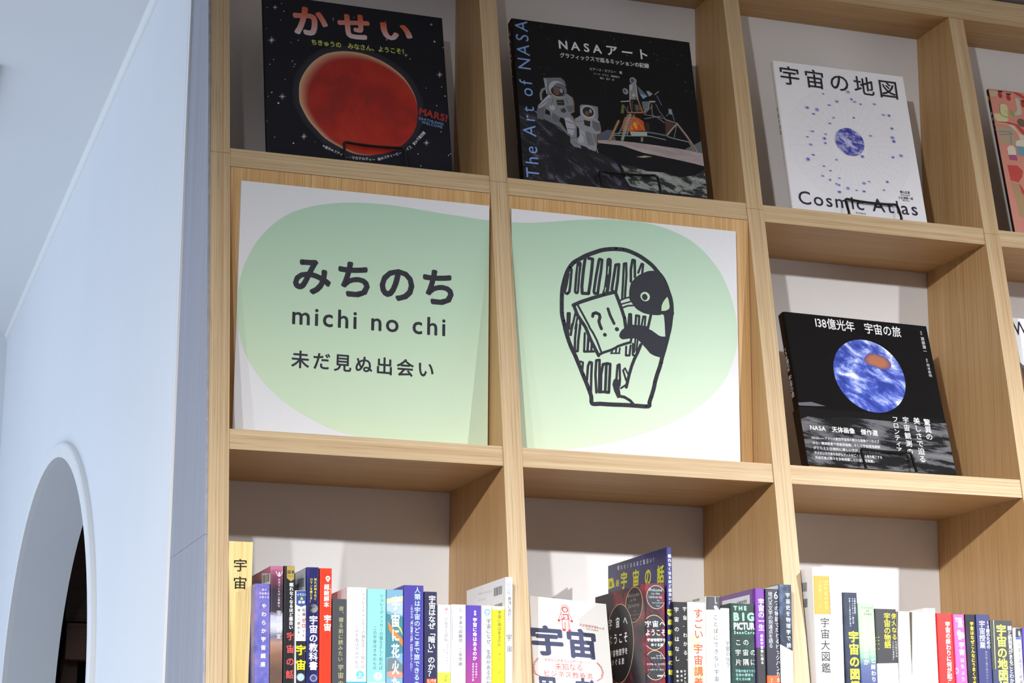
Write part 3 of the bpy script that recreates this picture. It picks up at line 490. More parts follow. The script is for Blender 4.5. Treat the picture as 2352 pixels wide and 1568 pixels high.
["P", [193, 147, 111], [51.7, 103.7, 51.9, 109.3, 52.2, 115.1, 53.2, 121, 54.9, 127, 57.3, 133.1, 60.3, 139.2, 64.1, 145.7, 68.5, 152.4, 73.2, 158.4, 78.2, 163.8, 83.5, 168.6, 88.8, 172.7, 93.9, 175.8, 98.9, 178.1, 104.3, 180, 110.3, 181.8, 116.7, 183.3, 123.6, 184.3, 131, 184.8, 138.8, 184.8, 146.6, 184.2, 154.4, 182.8, 162.1, 180.6, 169.5, 178.1, 176.1, 175.4, 182.2, 172.2, 188.3, 168.4, 194.8, 163.8, 201.3, 158.5, 206.9, 152.9, 211.5, 146.8, 215.4, 140.2, 218.5, 133.7, 221.1, 127.5, 223, 121.3, 224.3, 115, 224.9, 108.5, 224.9, 101.9, 224.5, 95.5, 223.8, 89.5, 222.8, 83.7, 221.2, 77.8, 219.1, 71.7, 216.6, 65.6, 213.5, 59.6, 209.8, 53.9, 205.6, 48.4, 201.1, 43.1, 196.1, 38.1, 190.7, 33.5, 185.1, 29.4, 179.4, 26, 173.5, 23.2, 167.6, 20.8, 161.9, 18.7, 156.1, 17.1, 150.4, 15.9, 144.6, 15.3, 138.8, 15.2, 133.5, 15.4, 128.9, 15.9, 124.8, 16.7, 120.5, 17.9, 115.9, 19.7, 111, 21.8, 105.8, 24.4, 99.8, 27.4, 93.4, 30.9, 87.6, 34.6, 82.9, 38.7, 78.8, 43.2, 75, 47.6, 71.2, 52, 67.6, 56.3, 64.3, 60.9, 61.3, 66.2, 58.7, 71.7, 56.5, 76.8, 54.6, 81, 53.2, 84.8, 52.2, 88.9, 51.7, 93.5, 51.6, 98.5]],
["P", [191, 142, 108], [52.3, 103.5, 52.4, 109, 52.8, 114.8, 53.8, 120.7, 55.5, 126.7, 57.9, 132.7, 60.9, 138.9, 64.6, 145.4, 69, 152, 73.7, 158, 78.7, 163.4, 84, 168.2, 89.3, 172.3, 94.3, 175.3, 99.3, 177.6, 104.7, 179.6, 110.7, 181.4, 117.1, 182.8, 123.9, 183.8, 131.3, 184.3, 139.1, 184.3, 146.9, 183.7, 154.6, 182.3, 162.4, 180.2, 169.7, 177.7, 176.2, 174.9, 182.4, 171.7, 188.5, 167.9, 194.9, 163.3, 201.4, 158.1, 207, 152.5, 211.6, 146.4, 215.4, 139.9, 218.5, 133.4, 221.1, 127.2, 223, 121, 224.3, 114.7, 224.9, 108.2, 224.9, 101.7, 224.5, 95.3, 223.9, 89.3, 222.8, 83.5, 221.2, 77.7, 219.2, 71.6, 216.6, 65.5, 213.5, 59.6, 209.9, 53.8, 205.7, 48.3, 201.2, 43.1, 196.2, 38.1, 190.8, 33.5, 185.3, 29.4, 179.5, 26.1, 173.7, 23.3, 167.8, 20.9, 162.1, 18.8, 156.4, 17.1, 150.7, 16, 144.9, 15.4, 139.1, 15.3, 133.8, 15.5, 129.2, 15.9, 125.1, 16.7, 120.8, 18, 116.2, 19.7, 111.4, 21.9, 106.2, 24.4, 100.2, 27.5, 93.8, 30.9, 88, 34.6, 83.4, 38.7, 79.3, 43.1, 75.5, 47.6, 71.7, 51.9, 68.1, 56.2, 64.8, 60.9, 61.9, 66.1, 59.3, 71.6, 57, 76.6, 55.2, 80.8, 53.8, 84.6, 52.8, 88.7, 52.3, 93.4, 52.2, 98.3]],
["P", [189, 138, 104], [52.9, 103.3, 53, 108.8, 53.4, 114.6, 54.3, 120.5, 56.1, 126.4, 58.4, 132.4, 61.4, 138.6, 65.2, 145, 69.5, 151.6, 74.2, 157.6, 79.2, 163, 84.5, 167.8, 89.7, 171.8, 94.7, 174.9, 99.7, 177.1, 105.1, 179.1, 111.1, 180.9, 117.5, 182.3, 124.3, 183.3, 131.6, 183.8, 139.4, 183.8, 147.1, 183.2, 154.9, 181.8, 162.6, 179.7, 169.9, 177.2, 176.4, 174.4, 182.5, 171.3, 188.6, 167.5, 195, 162.9, 201.4, 157.7, 207.1, 152.1, 211.6, 146, 215.4, 139.5, 218.6, 133.1, 221.1, 126.9, 223, 120.7, 224.3, 114.4, 224.9, 108, 224.9, 101.4, 224.5, 95.1, 223.9, 89.1, 222.8, 83.4, 221.3, 77.5, 219.2, 71.5, 216.6, 65.4, 213.6, 59.5, 209.9, 53.8, 205.8, 48.3, 201.3, 43.1, 196.3, 38.1, 190.9, 33.5, 185.4, 29.4, 179.7, 26.1, 173.8, 23.3, 168, 20.9, 162.3, 18.9, 156.6, 17.2, 150.9, 16, 145.1, 15.4, 139.4, 15.3, 134.1, 15.5, 129.6, 16, 125.5, 16.8, 121.2, 18, 116.6, 19.8, 111.8, 21.9, 106.6, 24.5, 100.6, 27.5, 94.2, 30.9, 88.5, 34.6, 83.8, 38.7, 79.8, 43.1, 76, 47.6, 72.2, 51.9, 68.6, 56.2, 65.4, 60.8, 62.4, 66, 59.8, 71.4, 57.6, 76.5, 55.8, 80.7, 54.3, 84.5, 53.3, 88.6, 52.8, 93.2, 52.7, 98.1]],
["P", [188, 133, 101], [53.4, 103.1, 53.6, 108.5, 53.9, 114.3, 54.9, 120.2, 56.6, 126.1, 59, 132.1, 62, 138.2, 65.7, 144.7, 70.1, 151.2, 74.7, 157.2, 79.7, 162.5, 84.9, 167.3, 90.2, 171.3, 95.2, 174.4, 100.2, 176.7, 105.5, 178.6, 111.5, 180.4, 117.8, 181.8, 124.6, 182.8, 131.9, 183.3, 139.7, 183.3, 147.4, 182.7, 155.1, 181.3, 162.8, 179.2, 170.1, 176.7, 176.6, 174, 182.7, 170.8, 188.7, 167, 195.2, 162.5, 201.5, 157.3, 207.1, 151.7, 211.7, 145.6, 215.5, 139.2, 218.6, 132.8, 221.1, 126.6, 223, 120.4, 224.3, 114.2, 224.9, 107.7, 224.9, 101.2, 224.6, 94.9, 223.9, 89, 222.8, 83.2, 221.3, 77.4, 219.2, 71.4, 216.7, 65.3, 213.6, 59.4, 210, 53.7, 205.9, 48.2, 201.3, 43, 196.4, 38.1, 191, 33.5, 185.5, 29.5, 179.9, 26.1, 174, 23.3, 168.2, 21, 162.5, 18.9, 156.8, 17.3, 151.2, 16.1, 145.4, 15.5, 139.7, 15.4, 134.4, 15.6, 129.9, 16.1, 125.8, 16.9, 121.5, 18.1, 116.9, 19.8, 112.2, 22, 107, 24.5, 101, 27.5, 94.7, 30.9, 88.9, 34.6, 84.3, 38.7, 80.3, 43.1, 76.5, 47.5, 72.7, 51.8, 69.2, 56.1, 65.9, 60.7, 63, 65.9, 60.4, 71.3, 58.1, 76.4, 56.3, 80.5, 54.9, 84.3, 53.9, 88.4, 53.4, 93, 53.3, 97.9]],
["P", [186, 127, 97], [54, 102.8, 54.2, 108.3, 54.5, 114.1, 55.5, 119.9, 57.2, 125.8, 59.6, 131.8, 62.5, 137.9, 66.2, 144.3, 70.6, 150.8, 75.2, 156.8, 80.2, 162.1, 85.4, 166.9, 90.7, 170.9, 95.6, 173.9, 100.6, 176.2, 105.9, 178.1, 111.9, 179.9, 118.2, 181.3, 125, 182.3, 132.3, 182.8, 140, 182.8, 147.7, 182.2, 155.4, 180.8, 163, 178.7, 170.2, 176.2, 176.8, 173.5, 182.8, 170.4, 188.9, 166.6, 195.3, 162.1, 201.6, 156.9, 207.2, 151.3, 211.7, 145.3, 215.5, 138.8, 218.6, 132.4, 221.2, 126.3, 223, 120.1, 224.3, 113.9, 224.9, 107.5, 224.9, 101, 224.6, 94.7, 223.9, 88.8, 222.8, 83, 221.3, 77.3, 219.2, 71.3, 216.7, 65.2, 213.7, 59.3, 210, 53.7, 205.9, 48.2, 201.4, 43, 196.5, 38.1, 191.2, 33.5, 185.7, 29.5, 180, 26.2, 174.2, 23.4, 168.4, 21, 162.7, 19, 157.1, 17.3, 151.4, 16.2, 145.7, 15.6, 140, 15.5, 134.7, 15.7, 130.2, 16.1, 126.1, 16.9, 121.9, 18.2, 117.3, 19.9, 112.5, 22, 107.4, 24.6, 101.4, 27.5, 95.1, 30.9, 89.4, 34.6, 84.8, 38.7, 80.8, 43.1, 77, 47.5, 73.2, 51.8, 69.7, 56, 66.4, 60.6, 63.5, 65.8, 60.9, 71.2, 58.7, 76.2, 56.9, 80.4, 55.5, 84.2, 54.5, 88.2, 54, 92.8, 53.9, 97.7]],
["P", [184, 122, 93], [54.6, 102.6, 54.7, 108.1, 55.1, 113.8, 56.1, 119.6, 57.8, 125.5, 60.1, 131.5, 63.1, 137.5, 66.8, 143.9, 71.1, 150.4, 75.7, 156.4, 80.7, 161.7, 85.9, 166.4, 91.1, 170.4, 96.1, 173.5, 101, 175.7, 106.4, 177.6, 112.3, 179.4, 118.6, 180.8, 125.3, 181.8, 132.6, 182.3, 140.3, 182.3, 148, 181.7, 155.6, 180.3, 163.2, 178.2, 170.4, 175.7, 176.9, 173, 183, 169.9, 189, 166.2, 195.4, 161.6, 201.7, 156.5, 207.3, 150.9, 211.8, 144.9, 215.6, 138.5, 218.7, 132.1, 221.2, 126, 223, 119.8, 224.3, 113.6, 224.9, 107.2, 224.9, 100.8, 224.6, 94.5, 223.9, 88.6, 222.9, 82.9, 221.3, 77.1, 219.3, 71.1, 216.7, 65.1, 213.7, 59.3, 210.1, 53.6, 206, 48.1, 201.5, 43, 196.6, 38.1, 191.3, 33.5, 185.8, 29.5, 180.2, 26.2, 174.4, 23.4, 168.6, 21.1, 162.9, 19, 157.3, 17.4, 151.7, 16.2, 146, 15.6, 140.3, 15.5, 135, 15.7, 130.5, 16.2, 126.5, 17, 122.2, 18.2, 117.7, 19.9, 112.9, 22.1, 107.8, 24.6, 101.9, 27.6, 95.5, 30.9, 89.8, 34.6, 85.2, 38.7, 81.3, 43.1, 77.5, 47.5, 73.7, 51.7, 70.2, 56, 67, 60.5, 64.1, 65.7, 61.5, 71.1, 59.3, 76.1, 57.5, 80.3, 56, 84, 55.1, 88, 54.6, 92.6, 54.5, 97.5]],
["P", [182, 117, 89], [55.2, 102.4, 55.3, 107.8, 55.7, 113.5, 56.6, 119.3, 58.3, 125.2, 60.7, 131.1, 63.6, 137.2, 67.3, 143.6, 71.6, 150, 76.2, 156, 81.2, 161.3, 86.4, 166, 91.6, 170, 96.5, 173, 101.4, 175.2, 106.8, 177.2, 112.7, 178.9, 118.9, 180.3, 125.7, 181.3, 132.9, 181.8, 140.6, 181.8, 148.2, 181.2, 155.9, 179.8, 163.5, 177.7, 170.6, 175.3, 177.1, 172.6, 183.1, 169.4, 189.1, 165.7, 195.5, 161.2, 201.8, 156.1, 207.3, 150.5, 211.9, 144.5, 215.6, 138.1, 218.7, 131.8, 221.2, 125.6, 223.1, 119.5, 224.3, 113.4, 224.9, 107, 225, 100.6, 224.6, 94.3, 223.9, 88.4, 222.9, 82.7, 221.3, 77, 219.3, 71, 216.8, 65, 213.7, 59.2, 210.2, 53.5, 206.1, 48.1, 201.6, 43, 196.7, 38.1, 191.4, 33.5, 186, 29.5, 180.3, 26.2, 174.6, 23.5, 168.8, 21.1, 163.2, 19.1, 157.5, 17.4, 151.9, 16.3, 146.2, 15.7, 140.6, 15.6, 135.3, 15.8, 130.9, 16.3, 126.8, 17.1, 122.6, 18.3, 118, 20, 113.3, 22.1, 108.2, 24.6, 102.3, 27.6, 96, 31, 90.3, 34.6, 85.7, 38.7, 81.8, 43, 78, 47.4, 74.3, 51.6, 70.7, 55.9, 67.5, 60.5, 64.6, 65.6, 62, 71, 59.8, 76, 58, 80.1, 56.6, 83.8, 55.6, 87.9, 55.1, 92.4, 55, 97.3]],
["P", [179, 111, 85], [55.8, 102.2, 55.9, 107.6, 56.2, 113.3, 57.2, 119.1, 58.9, 124.9, 61.2, 130.8, 64.2, 136.9, 67.9, 143.2, 72.2, 149.7, 76.8, 155.6, 81.7, 160.8, 86.9, 165.6, 92, 169.5, 97, 172.5, 101.9, 174.8, 107.2, 176.7, 113, 178.4, 119.3, 179.8, 126, 180.8, 133.2, 181.3, 140.9, 181.3, 148.5, 180.7, 156.1, 179.3, 163.7, 177.2, 170.8, 174.8, 177.3, 172.1, 183.3, 169, 189.3, 165.3, 195.6, 160.8, 201.9, 155.6, 207.4, 150.1, 211.9, 144.1, 215.6, 137.8, 218.7, 131.5, 221.2, 125.3, 223.1, 119.3, 224.3, 113.1, 224.9, 106.8, 225, 100.3, 224.6, 94.1, 223.9, 88.2, 222.9, 82.6, 221.4, 76.8, 219.3, 70.9, 216.8, 64.9, 213.8, 59.1, 210.2, 53.5, 206.1, 48.1, 201.7, 42.9, 196.8, 38.1, 191.5, 33.5, 186.1, 29.5, 180.5, 26.2, 174.7, 23.5, 169, 21.2, 163.4, 19.1, 157.8, 17.5, 152.2, 16.4, 146.5, 15.8, 140.9, 15.7, 135.6, 15.9, 131.2, 16.3, 127.1, 17.1, 122.9, 18.3, 118.4, 20, 113.7, 22.2, 108.6, 24.7, 102.7, 27.6, 96.4, 31, 90.8, 34.6, 86.2, 38.7, 82.2, 43, 78.5, 47.4, 74.8, 51.6, 71.2, 55.8, 68, 60.4, 65.1, 65.5, 62.6, 70.9, 60.4, 75.8, 58.6, 80, 57.2, 83.7, 56.2, 87.7, 55.7, 92.2, 55.6, 97.1]],
["P", [177, 106, 81], [56.3, 101.9, 56.5, 107.3, 56.8, 113, 57.8, 118.8, 59.5, 124.6, 61.8, 130.5, 64.7, 136.5, 68.4, 142.8, 72.7, 149.3, 77.3, 155.2, 82.2, 160.4, 87.3, 165.1, 92.5, 169.1, 97.4, 172.1, 102.3, 174.3, 107.6, 176.2, 113.4, 177.9, 119.7, 179.3, 126.4, 180.3, 133.6, 180.8, 141.2, 180.8, 148.8, 180.2, 156.3, 178.8, 163.9, 176.8, 171, 174.3, 177.4, 171.6, 183.4, 168.5, 189.4, 164.8, 195.7, 160.3, 202, 155.2, 207.5, 149.7, 212, 143.8, 215.7, 137.4, 218.8, 131.1, 221.2, 125, 223.1, 119, 224.4, 112.8, 225, 106.5, 225, 100.1, 224.6, 93.9, 223.9, 88.1, 222.9, 82.4, 221.4, 76.7, 219.4, 70.8, 216.8, 64.8, 213.8, 59, 210.3, 53.4, 206.2, 48, 201.8, 42.9, 196.9, 38.1, 191.7, 33.5, 186.2, 29.6, 180.7, 26.3, 174.9, 23.6, 169.2, 21.2, 163.6, 19.2, 158, 17.6, 152.4, 16.4, 146.8, 15.8, 141.1, 15.7, 135.9, 15.9, 131.5, 16.4, 127.5, 17.2, 123.3, 18.4, 118.8, 20.1, 114.1, 22.2, 109, 24.7, 103.1, 27.7, 96.9, 31, 91.2, 34.6, 86.7, 38.7, 82.7, 43, 79, 47.3, 75.3, 51.5, 71.8, 55.8, 68.6, 60.3, 65.7, 65.4, 63.1, 70.7, 60.9, 75.7, 59.2, 79.8, 57.8, 83.5, 56.8, 87.5, 56.3, 92, 56.2, 96.9]],
["P", [175, 100, 77], [56.9, 101.7, 57, 107.1, 57.4, 112.8, 58.3, 118.5, 60, 124.3, 62.4, 130.2, 65.3, 136.2, 68.9, 142.5, 73.2, 148.9, 77.8, 154.8, 82.7, 160, 87.8, 164.7, 93, 168.6, 97.9, 171.6, 102.7, 173.8, 108, 175.7, 113.8, 177.5, 120.1, 178.9, 126.7, 179.8, 133.9, 180.3, 141.5, 180.3, 149, 179.7, 156.6, 178.3, 164.1, 176.3, 171.2, 173.8, 177.6, 171.2, 183.6, 168.1, 189.5, 164.4, 195.8, 159.9, 202.1, 154.8, 207.6, 149.3, 212, 143.4, 215.7, 137.1, 218.8, 130.8, 221.3, 124.7, 223.1, 118.7, 224.4, 112.6, 225, 106.3, 225, 99.9, 224.6, 93.7, 224, 87.9, 222.9, 82.3, 221.4, 76.6, 219.4, 70.7, 216.9, 64.7, 213.9, 58.9, 210.3, 53.4, 206.3, 48, 201.9, 42.9, 197, 38.1, 191.8, 33.5, 186.4, 29.6, 180.8, 26.3, 175.1, 23.6, 169.4, 21.3, 163.8, 19.3, 158.2, 17.6, 152.7, 16.5, 147, 15.9, 141.4, 15.8, 136.3, 16, 131.8, 16.5, 127.8, 17.3, 123.6, 18.5, 119.1, 20.1, 114.4, 22.2, 109.4, 24.7, 103.5, 27.7, 97.3, 31, 91.7, 34.6, 87.1, 38.6, 83.2, 43, 79.5, 47.3, 75.8, 51.5, 72.3, 55.7, 69.1, 60.2, 66.2, 65.3, 63.7, 70.6, 61.5, 75.6, 59.7, 79.7, 58.3, 83.4, 57.4, 87.3, 56.9, 91.8, 56.8, 96.6]],
["P", [173, 95, 72], [57.5, 101.5, 57.6, 106.9, 58, 112.5, 58.9, 118.2, 60.6, 124, 62.9, 129.9, 65.8, 135.8, 69.5, 142.1, 73.7, 148.5, 78.3, 154.4, 83.1, 159.6, 88.3, 164.2, 93.4, 168.2, 98.3, 171.1, 103.2, 173.4, 108.4, 175.2, 114.2, 177, 120.4, 178.4, 127, 179.3, 134.2, 179.8, 141.8, 179.8, 149.3, 179.2, 156.8, 177.8, 164.3, 175.8, 171.4, 173.4, 177.8, 170.7, 183.7, 167.6, 189.7, 163.9, 195.9, 159.5, 202.1, 154.4, 207.6, 148.9, 212.1, 143, 215.8, 136.7, 218.8, 130.5, 221.3, 124.4, 223.1, 118.4, 224.4, 112.3, 225, 106, 225, 99.7, 224.6, 93.5, 224, 87.7, 222.9, 82.1, 221.4, 76.4, 219.4, 70.5, 216.9, 64.6, 213.9, 58.9, 210.4, 53.3, 206.4, 47.9, 202, 42.9, 197.1, 38.1, 191.9, 33.6, 186.5, 29.6, 181, 26.3, 175.3, 23.6, 169.6, 21.3, 164, 19.3, 158.5, 17.7, 152.9, 16.5, 147.3, 16, 141.7, 15.9, 136.6, 16.1, 132.1, 16.5, 128.2, 17.3, 124, 18.5, 119.5, 20.2, 114.8, 22.3, 109.8, 24.8, 103.9, 27.7, 97.7, 31, 92.1, 34.6, 87.6, 38.6, 83.7, 42.9, 80, 47.3, 76.3, 51.4, 72.8, 55.6, 69.6, 60.1, 66.8, 65.2, 64.2, 70.5, 62, 75.4, 60.3, 79.5, 58.9, 83.2, 57.9, 87.2, 57.4, 91.7, 57.4, 96.4]],
["P", [171, 89, 68], [58.1, 101.3, 58.2, 106.6, 58.5, 112.2, 59.5, 117.9, 61.2, 123.7, 63.5, 129.5, 66.4, 135.5, 70, 141.8, 74.3, 148.1, 78.8, 154, 83.6, 159.1, 88.8, 163.8, 93.9, 167.7, 98.7, 170.7, 103.6, 172.9, 108.8, 174.8, 114.6, 176.5, 120.8, 177.9, 127.4, 178.8, 134.5, 179.3, 142.1, 179.3, 149.6, 178.7, 157.1, 177.3, 164.6, 175.3, 171.6, 172.9, 178, 170.2, 183.9, 167.2, 189.8, 163.5, 196, 159, 202.2, 154, 207.7, 148.6, 212.1, 142.7, 215.8, 136.4, 218.8, 130.1, 221.3, 124.1, 223.1, 118.1, 224.4, 112.1, 225, 105.8, 225, 99.5, 224.6, 93.3, 224, 87.5, 222.9, 81.9, 221.4, 76.3, 219.4, 70.4, 217, 64.5, 214, 58.8, 210.5, 53.3, 206.4, 47.9, 202, 42.8, 197.2, 38.1, 192, 33.6, 186.7, 29.6, 181.1, 26.4, 175.4, 23.7, 169.8, 21.4, 164.2, 19.4, 158.7, 17.8, 153.2, 16.6, 147.6, 16, 142, 15.9, 136.9, 16.1, 132.5, 16.6, 128.5, 17.4, 124.3, 18.6, 119.9, 20.2, 115.2, 22.3, 110.2, 24.8, 104.4, 27.7, 98.2, 31, 92.6, 34.7, 88.1, 38.6, 84.2, 42.9, 80.5, 47.2, 76.8, 51.4, 73.3, 55.6, 70.2, 60, 67.3, 65.1, 64.8, 70.4, 62.6, 75.3, 60.8, 79.4, 59.5, 83, 58.5, 87, 58, 91.5, 57.9, 96.2]],
["P", [169, 83, 64], [58.6, 101.1, 58.8, 106.4, 59.1, 112, 60.1, 117.7, 61.8, 123.4, 64, 129.2, 66.9, 135.1, 70.6, 141.4, 74.8, 147.7, 79.3, 153.6, 84.1, 158.7, 89.3, 163.3, 94.4, 167.2, 99.2, 170.2, 104, 172.4, 109.2, 174.3, 115, 176, 121.2, 177.4, 127.7, 178.3, 134.9, 178.8, 142.4, 178.8, 149.9, 178.2, 157.3, 176.8, 164.8, 174.8, 171.8, 172.4, 178.1, 169.8, 184, 166.7, 189.9, 163, 196.1, 158.6, 202.3, 153.6, 207.8, 148.2, 212.2, 142.3, 215.8, 136, 218.9, 129.8, 221.3, 123.8, 223.2, 117.8, 224.4, 111.8, 225, 105.5, 225, 99.2, 224.6, 93.1, 224, 87.3, 223, 81.8, 221.5, 76.1, 219.5, 70.3, 217, 64.4, 214, 58.7, 210.5, 53.2, 206.5, 47.9, 202.1, 42.8, 197.3, 38, 192.1, 33.6, 186.8, 29.6, 181.3, 26.4, 175.6, 23.7, 170, 21.4, 164.4, 19.4, 158.9, 17.8, 153.4, 16.7, 147.9, 16.1, 142.3, 16, 137.2, 16.2, 132.8, 16.7, 128.8, 17.4, 124.7, 18.6, 120.2, 20.3, 115.6, 22.4, 110.6, 24.9, 104.8, 27.8, 98.6, 31.1, 93, 34.7, 88.5, 38.6, 84.7, 42.9, 81, 47.2, 77.3, 51.3, 73.9, 55.5, 70.7, 60, 67.9, 65, 65.3, 70.3, 63.2, 75.2, 61.4, 79.2, 60, 82.9, 59.1, 86.8, 58.6, 91.3, 58.5, 96]],
["P", [166, 78, 60], [59.2, 100.8, 59.4, 106.1, 59.7, 111.7, 60.6, 117.4, 62.3, 123.1, 64.6, 128.9, 67.5, 134.8, 71.1, 141, 75.3, 147.3, 79.8, 153.1, 84.6, 158.3, 89.7, 162.9, 94.8, 166.8, 99.6, 169.7, 104.4, 171.9, 109.6, 173.8, 115.4, 175.5, 121.5, 176.9, 128.1, 177.8, 135.2, 178.3, 142.7, 178.3, 150.1, 177.7, 157.6, 176.3, 165, 174.3, 172, 171.9, 178.3, 169.3, 184.2, 166.2, 190.1, 162.6, 196.2, 158.2, 202.4, 153.2, 207.8, 147.8, 212.2, 141.9, 215.9, 135.7, 218.9, 129.5, 221.3, 123.5, 223.2, 117.5, 224.4, 111.5, 225, 105.3, 225, 99, 224.7, 92.9, 224, 87.2, 223, 81.6, 221.5, 76, 219.5, 70.2, 217, 64.3, 214.1, 58.6, 210.6, 53.1, 206.6, 47.8, 202.2, 42.8, 197.4, 38, 192.3, 33.6, 186.9, 29.7, 181.4, 26.4, 175.8, 23.8, 170.2, 21.5, 164.7, 19.5, 159.2, 17.9, 153.7, 16.7, 148.1, 16.2, 142.6, 16.1, 137.5, 16.3, 133.1, 16.7, 129.2, 17.5, 125, 18.7, 120.6, 20.4, 116, 22.4, 111, 24.9, 105.2, 27.8, 99, 31.1, 93.5, 34.7, 89, 38.6, 85.2, 42.9, 81.5, 47.1, 77.8, 51.3, 74.4, 55.4, 71.2, 59.9, 68.4, 64.9, 65.9, 70.2, 63.7, 75, 62, 79.1, 60.6, 82.7, 59.7, 86.6, 59.2, 91.1, 59.1, 95.8]],
["P", [164, 72, 55], [59.8, 100.6, 59.9, 105.9, 60.3, 111.5, 61.2, 117.1, 62.9, 122.8, 65.2, 128.6, 68, 134.5, 71.6, 140.7, 75.8, 147, 80.3, 152.7, 85.1, 157.9, 90.2, 162.5, 95.3, 166.3, 100.1, 169.3, 104.9, 171.5, 110.1, 173.3, 115.8, 175, 121.9, 176.4, 128.4, 177.3, 135.5, 177.8, 143, 177.8, 150.4, 177.2, 157.8, 175.9, 165.2, 173.8, 172.2, 171.5, 178.5, 168.8, 184.3, 165.8, 190.2, 162.2, 196.4, 157.8, 202.5, 152.8, 207.9, 147.4, 212.3, 141.5, 215.9, 135.3, 218.9, 129.2, 221.4, 123.2, 223.2, 117.3, 224.4, 111.3, 225, 105.1, 225, 98.8, 224.7, 92.7, 224, 87, 223, 81.5, 221.5, 75.9, 219.5, 70.1, 217.1, 64.2, 214.1, 58.5, 210.6, 53.1, 206.7, 47.8, 202.3, 42.8, 197.5, 38, 192.4, 33.6, 187.1, 29.7, 181.6, 26.5, 176, 23.8, 170.4, 21.5, 164.9, 19.5, 159.4, 17.9, 154, 16.8, 148.4, 16.2, 142.9, 16.1, 137.8, 16.3, 133.4, 16.8, 129.5, 17.6, 125.4, 18.8, 121, 20.4, 116.4, 22.5, 111.4, 24.9, 105.6, 27.8, 99.5, 31.1, 94, 34.7, 89.5, 38.6, 85.6, 42.8, 82, 47.1, 78.3, 51.2, 74.9, 55.4, 71.8, 59.8, 68.9, 64.8, 66.4, 70, 64.3, 74.9, 62.5, 78.9, 61.2, 82.6, 60.2, 86.5, 59.7, 90.9, 59.7, 95.6]],
["P", [162, 66, 51], [60.4, 100.4, 60.5, 105.7, 60.8, 111.2, 61.8, 116.8, 63.5, 122.5, 65.7, 128.3, 68.6, 134.1, 72.2, 140.3, 76.4, 146.6, 80.9, 152.3, 85.6, 157.4, 90.7, 162, 95.7, 165.9, 100.5, 168.8, 105.3, 171, 110.5, 172.8, 116.2, 174.5, 122.3, 175.9, 128.8, 176.8, 135.8, 177.3, 143.3, 177.3, 150.7, 176.7, 158.1, 175.4, 165.4, 173.4, 172.4, 171, 178.7, 168.3, 184.5, 165.3, 190.3, 161.7, 196.5, 157.3, 202.6, 152.3, 208, 147, 212.3, 141.2, 216, 135, 219, 128.8, 221.4, 122.9, 223.2, 117, 224.4, 111, 225, 104.8, 225, 98.6, 224.7, 92.5, 224, 86.8, 223, 81.3, 221.5, 75.7, 219.5, 69.9, 217.1, 64.1, 214.2, 58.5, 210.7, 53, 206.7, 47.7, 202.4, 42.8, 197.6, 38, 192.5, 33.6, 187.2, 29.7, 181.8, 26.5, 176.2, 23.8, 170.6, 21.6, 165.1, 19.6, 159.6, 18, 154.2, 16.9, 148.7, 16.3, 143.2, 16.2, 138.1, 16.4, 133.8, 16.9, 129.8, 17.6, 125.7, 18.8, 121.3, 20.5, 116.7, 22.5, 111.8, 25, 106, 27.8, 99.9, 31.1, 94.4, 34.7, 90, 38.6, 86.1, 42.8, 82.5, 47.1, 78.9, 51.2, 75.4, 55.3, 72.3, 59.7, 69.5, 64.7, 67, 69.9, 64.8, 74.8, 63.1, 78.8, 61.8, 82.4, 60.8, 86.3, 60.3, 90.7, 60.2, 95.4]],
["P", [160, 60, 47], [60.9, 100.2, 61.1, 105.4, 61.4, 110.9, 62.4, 116.5, 64, 122.2, 66.3, 127.9, 69.1, 133.8, 72.7, 139.9, 76.9, 146.2, 81.4, 151.9, 86.1, 157, 91.2, 161.6, 96.2, 165.4, 101, 168.3, 105.7, 170.5, 110.9, 172.4, 116.6, 174, 122.6, 175.4, 129.1, 176.3, 136.1, 176.8, 143.5, 176.8, 150.9, 176.2, 158.3, 174.9, 165.7, 172.9, 172.6, 170.5, 178.8, 167.9, 184.7, 164.9, 190.4, 161.3, 196.6, 156.9, 202.7, 151.9, 208, 146.6, 212.4, 140.8, 216, 134.6, 219, 128.5, 221.4, 122.6, 223.2, 116.7, 224.4, 110.7, 225, 104.6, 225, 98.4, 224.7, 92.3, 224, 86.6, 223, 81.1, 221.5, 75.6, 219.6, 69.8, 217.1, 64, 214.2, 58.4, 210.7, 53, 206.8, 47.7, 202.5, 42.7, 197.7, 38, 192.6, 33.6, 187.3, 29.7, 181.9, 26.5, 176.3, 23.9, 170.8, 21.6, 165.3, 19.6, 159.9, 18.1, 154.5, 16.9, 148.9, 16.4, 143.5, 16.3, 138.4, 16.5, 134.1, 16.9, 130.2, 17.7, 126.1, 18.9, 121.7, 20.5, 117.1, 22.6, 112.2, 25, 106.4, 27.9, 100.4, 31.1, 94.9, 34.7, 90.4, 38.6, 86.6, 42.8, 83, 47, 79.4, 51.1, 75.9, 55.2, 72.8, 59.6, 70, 64.6, 67.5, 69.8, 65.4, 74.6, 63.7, 78.6, 62.3, 82.2, 61.4, 86.1, 60.9, 90.5, 60.8, 95.2]],
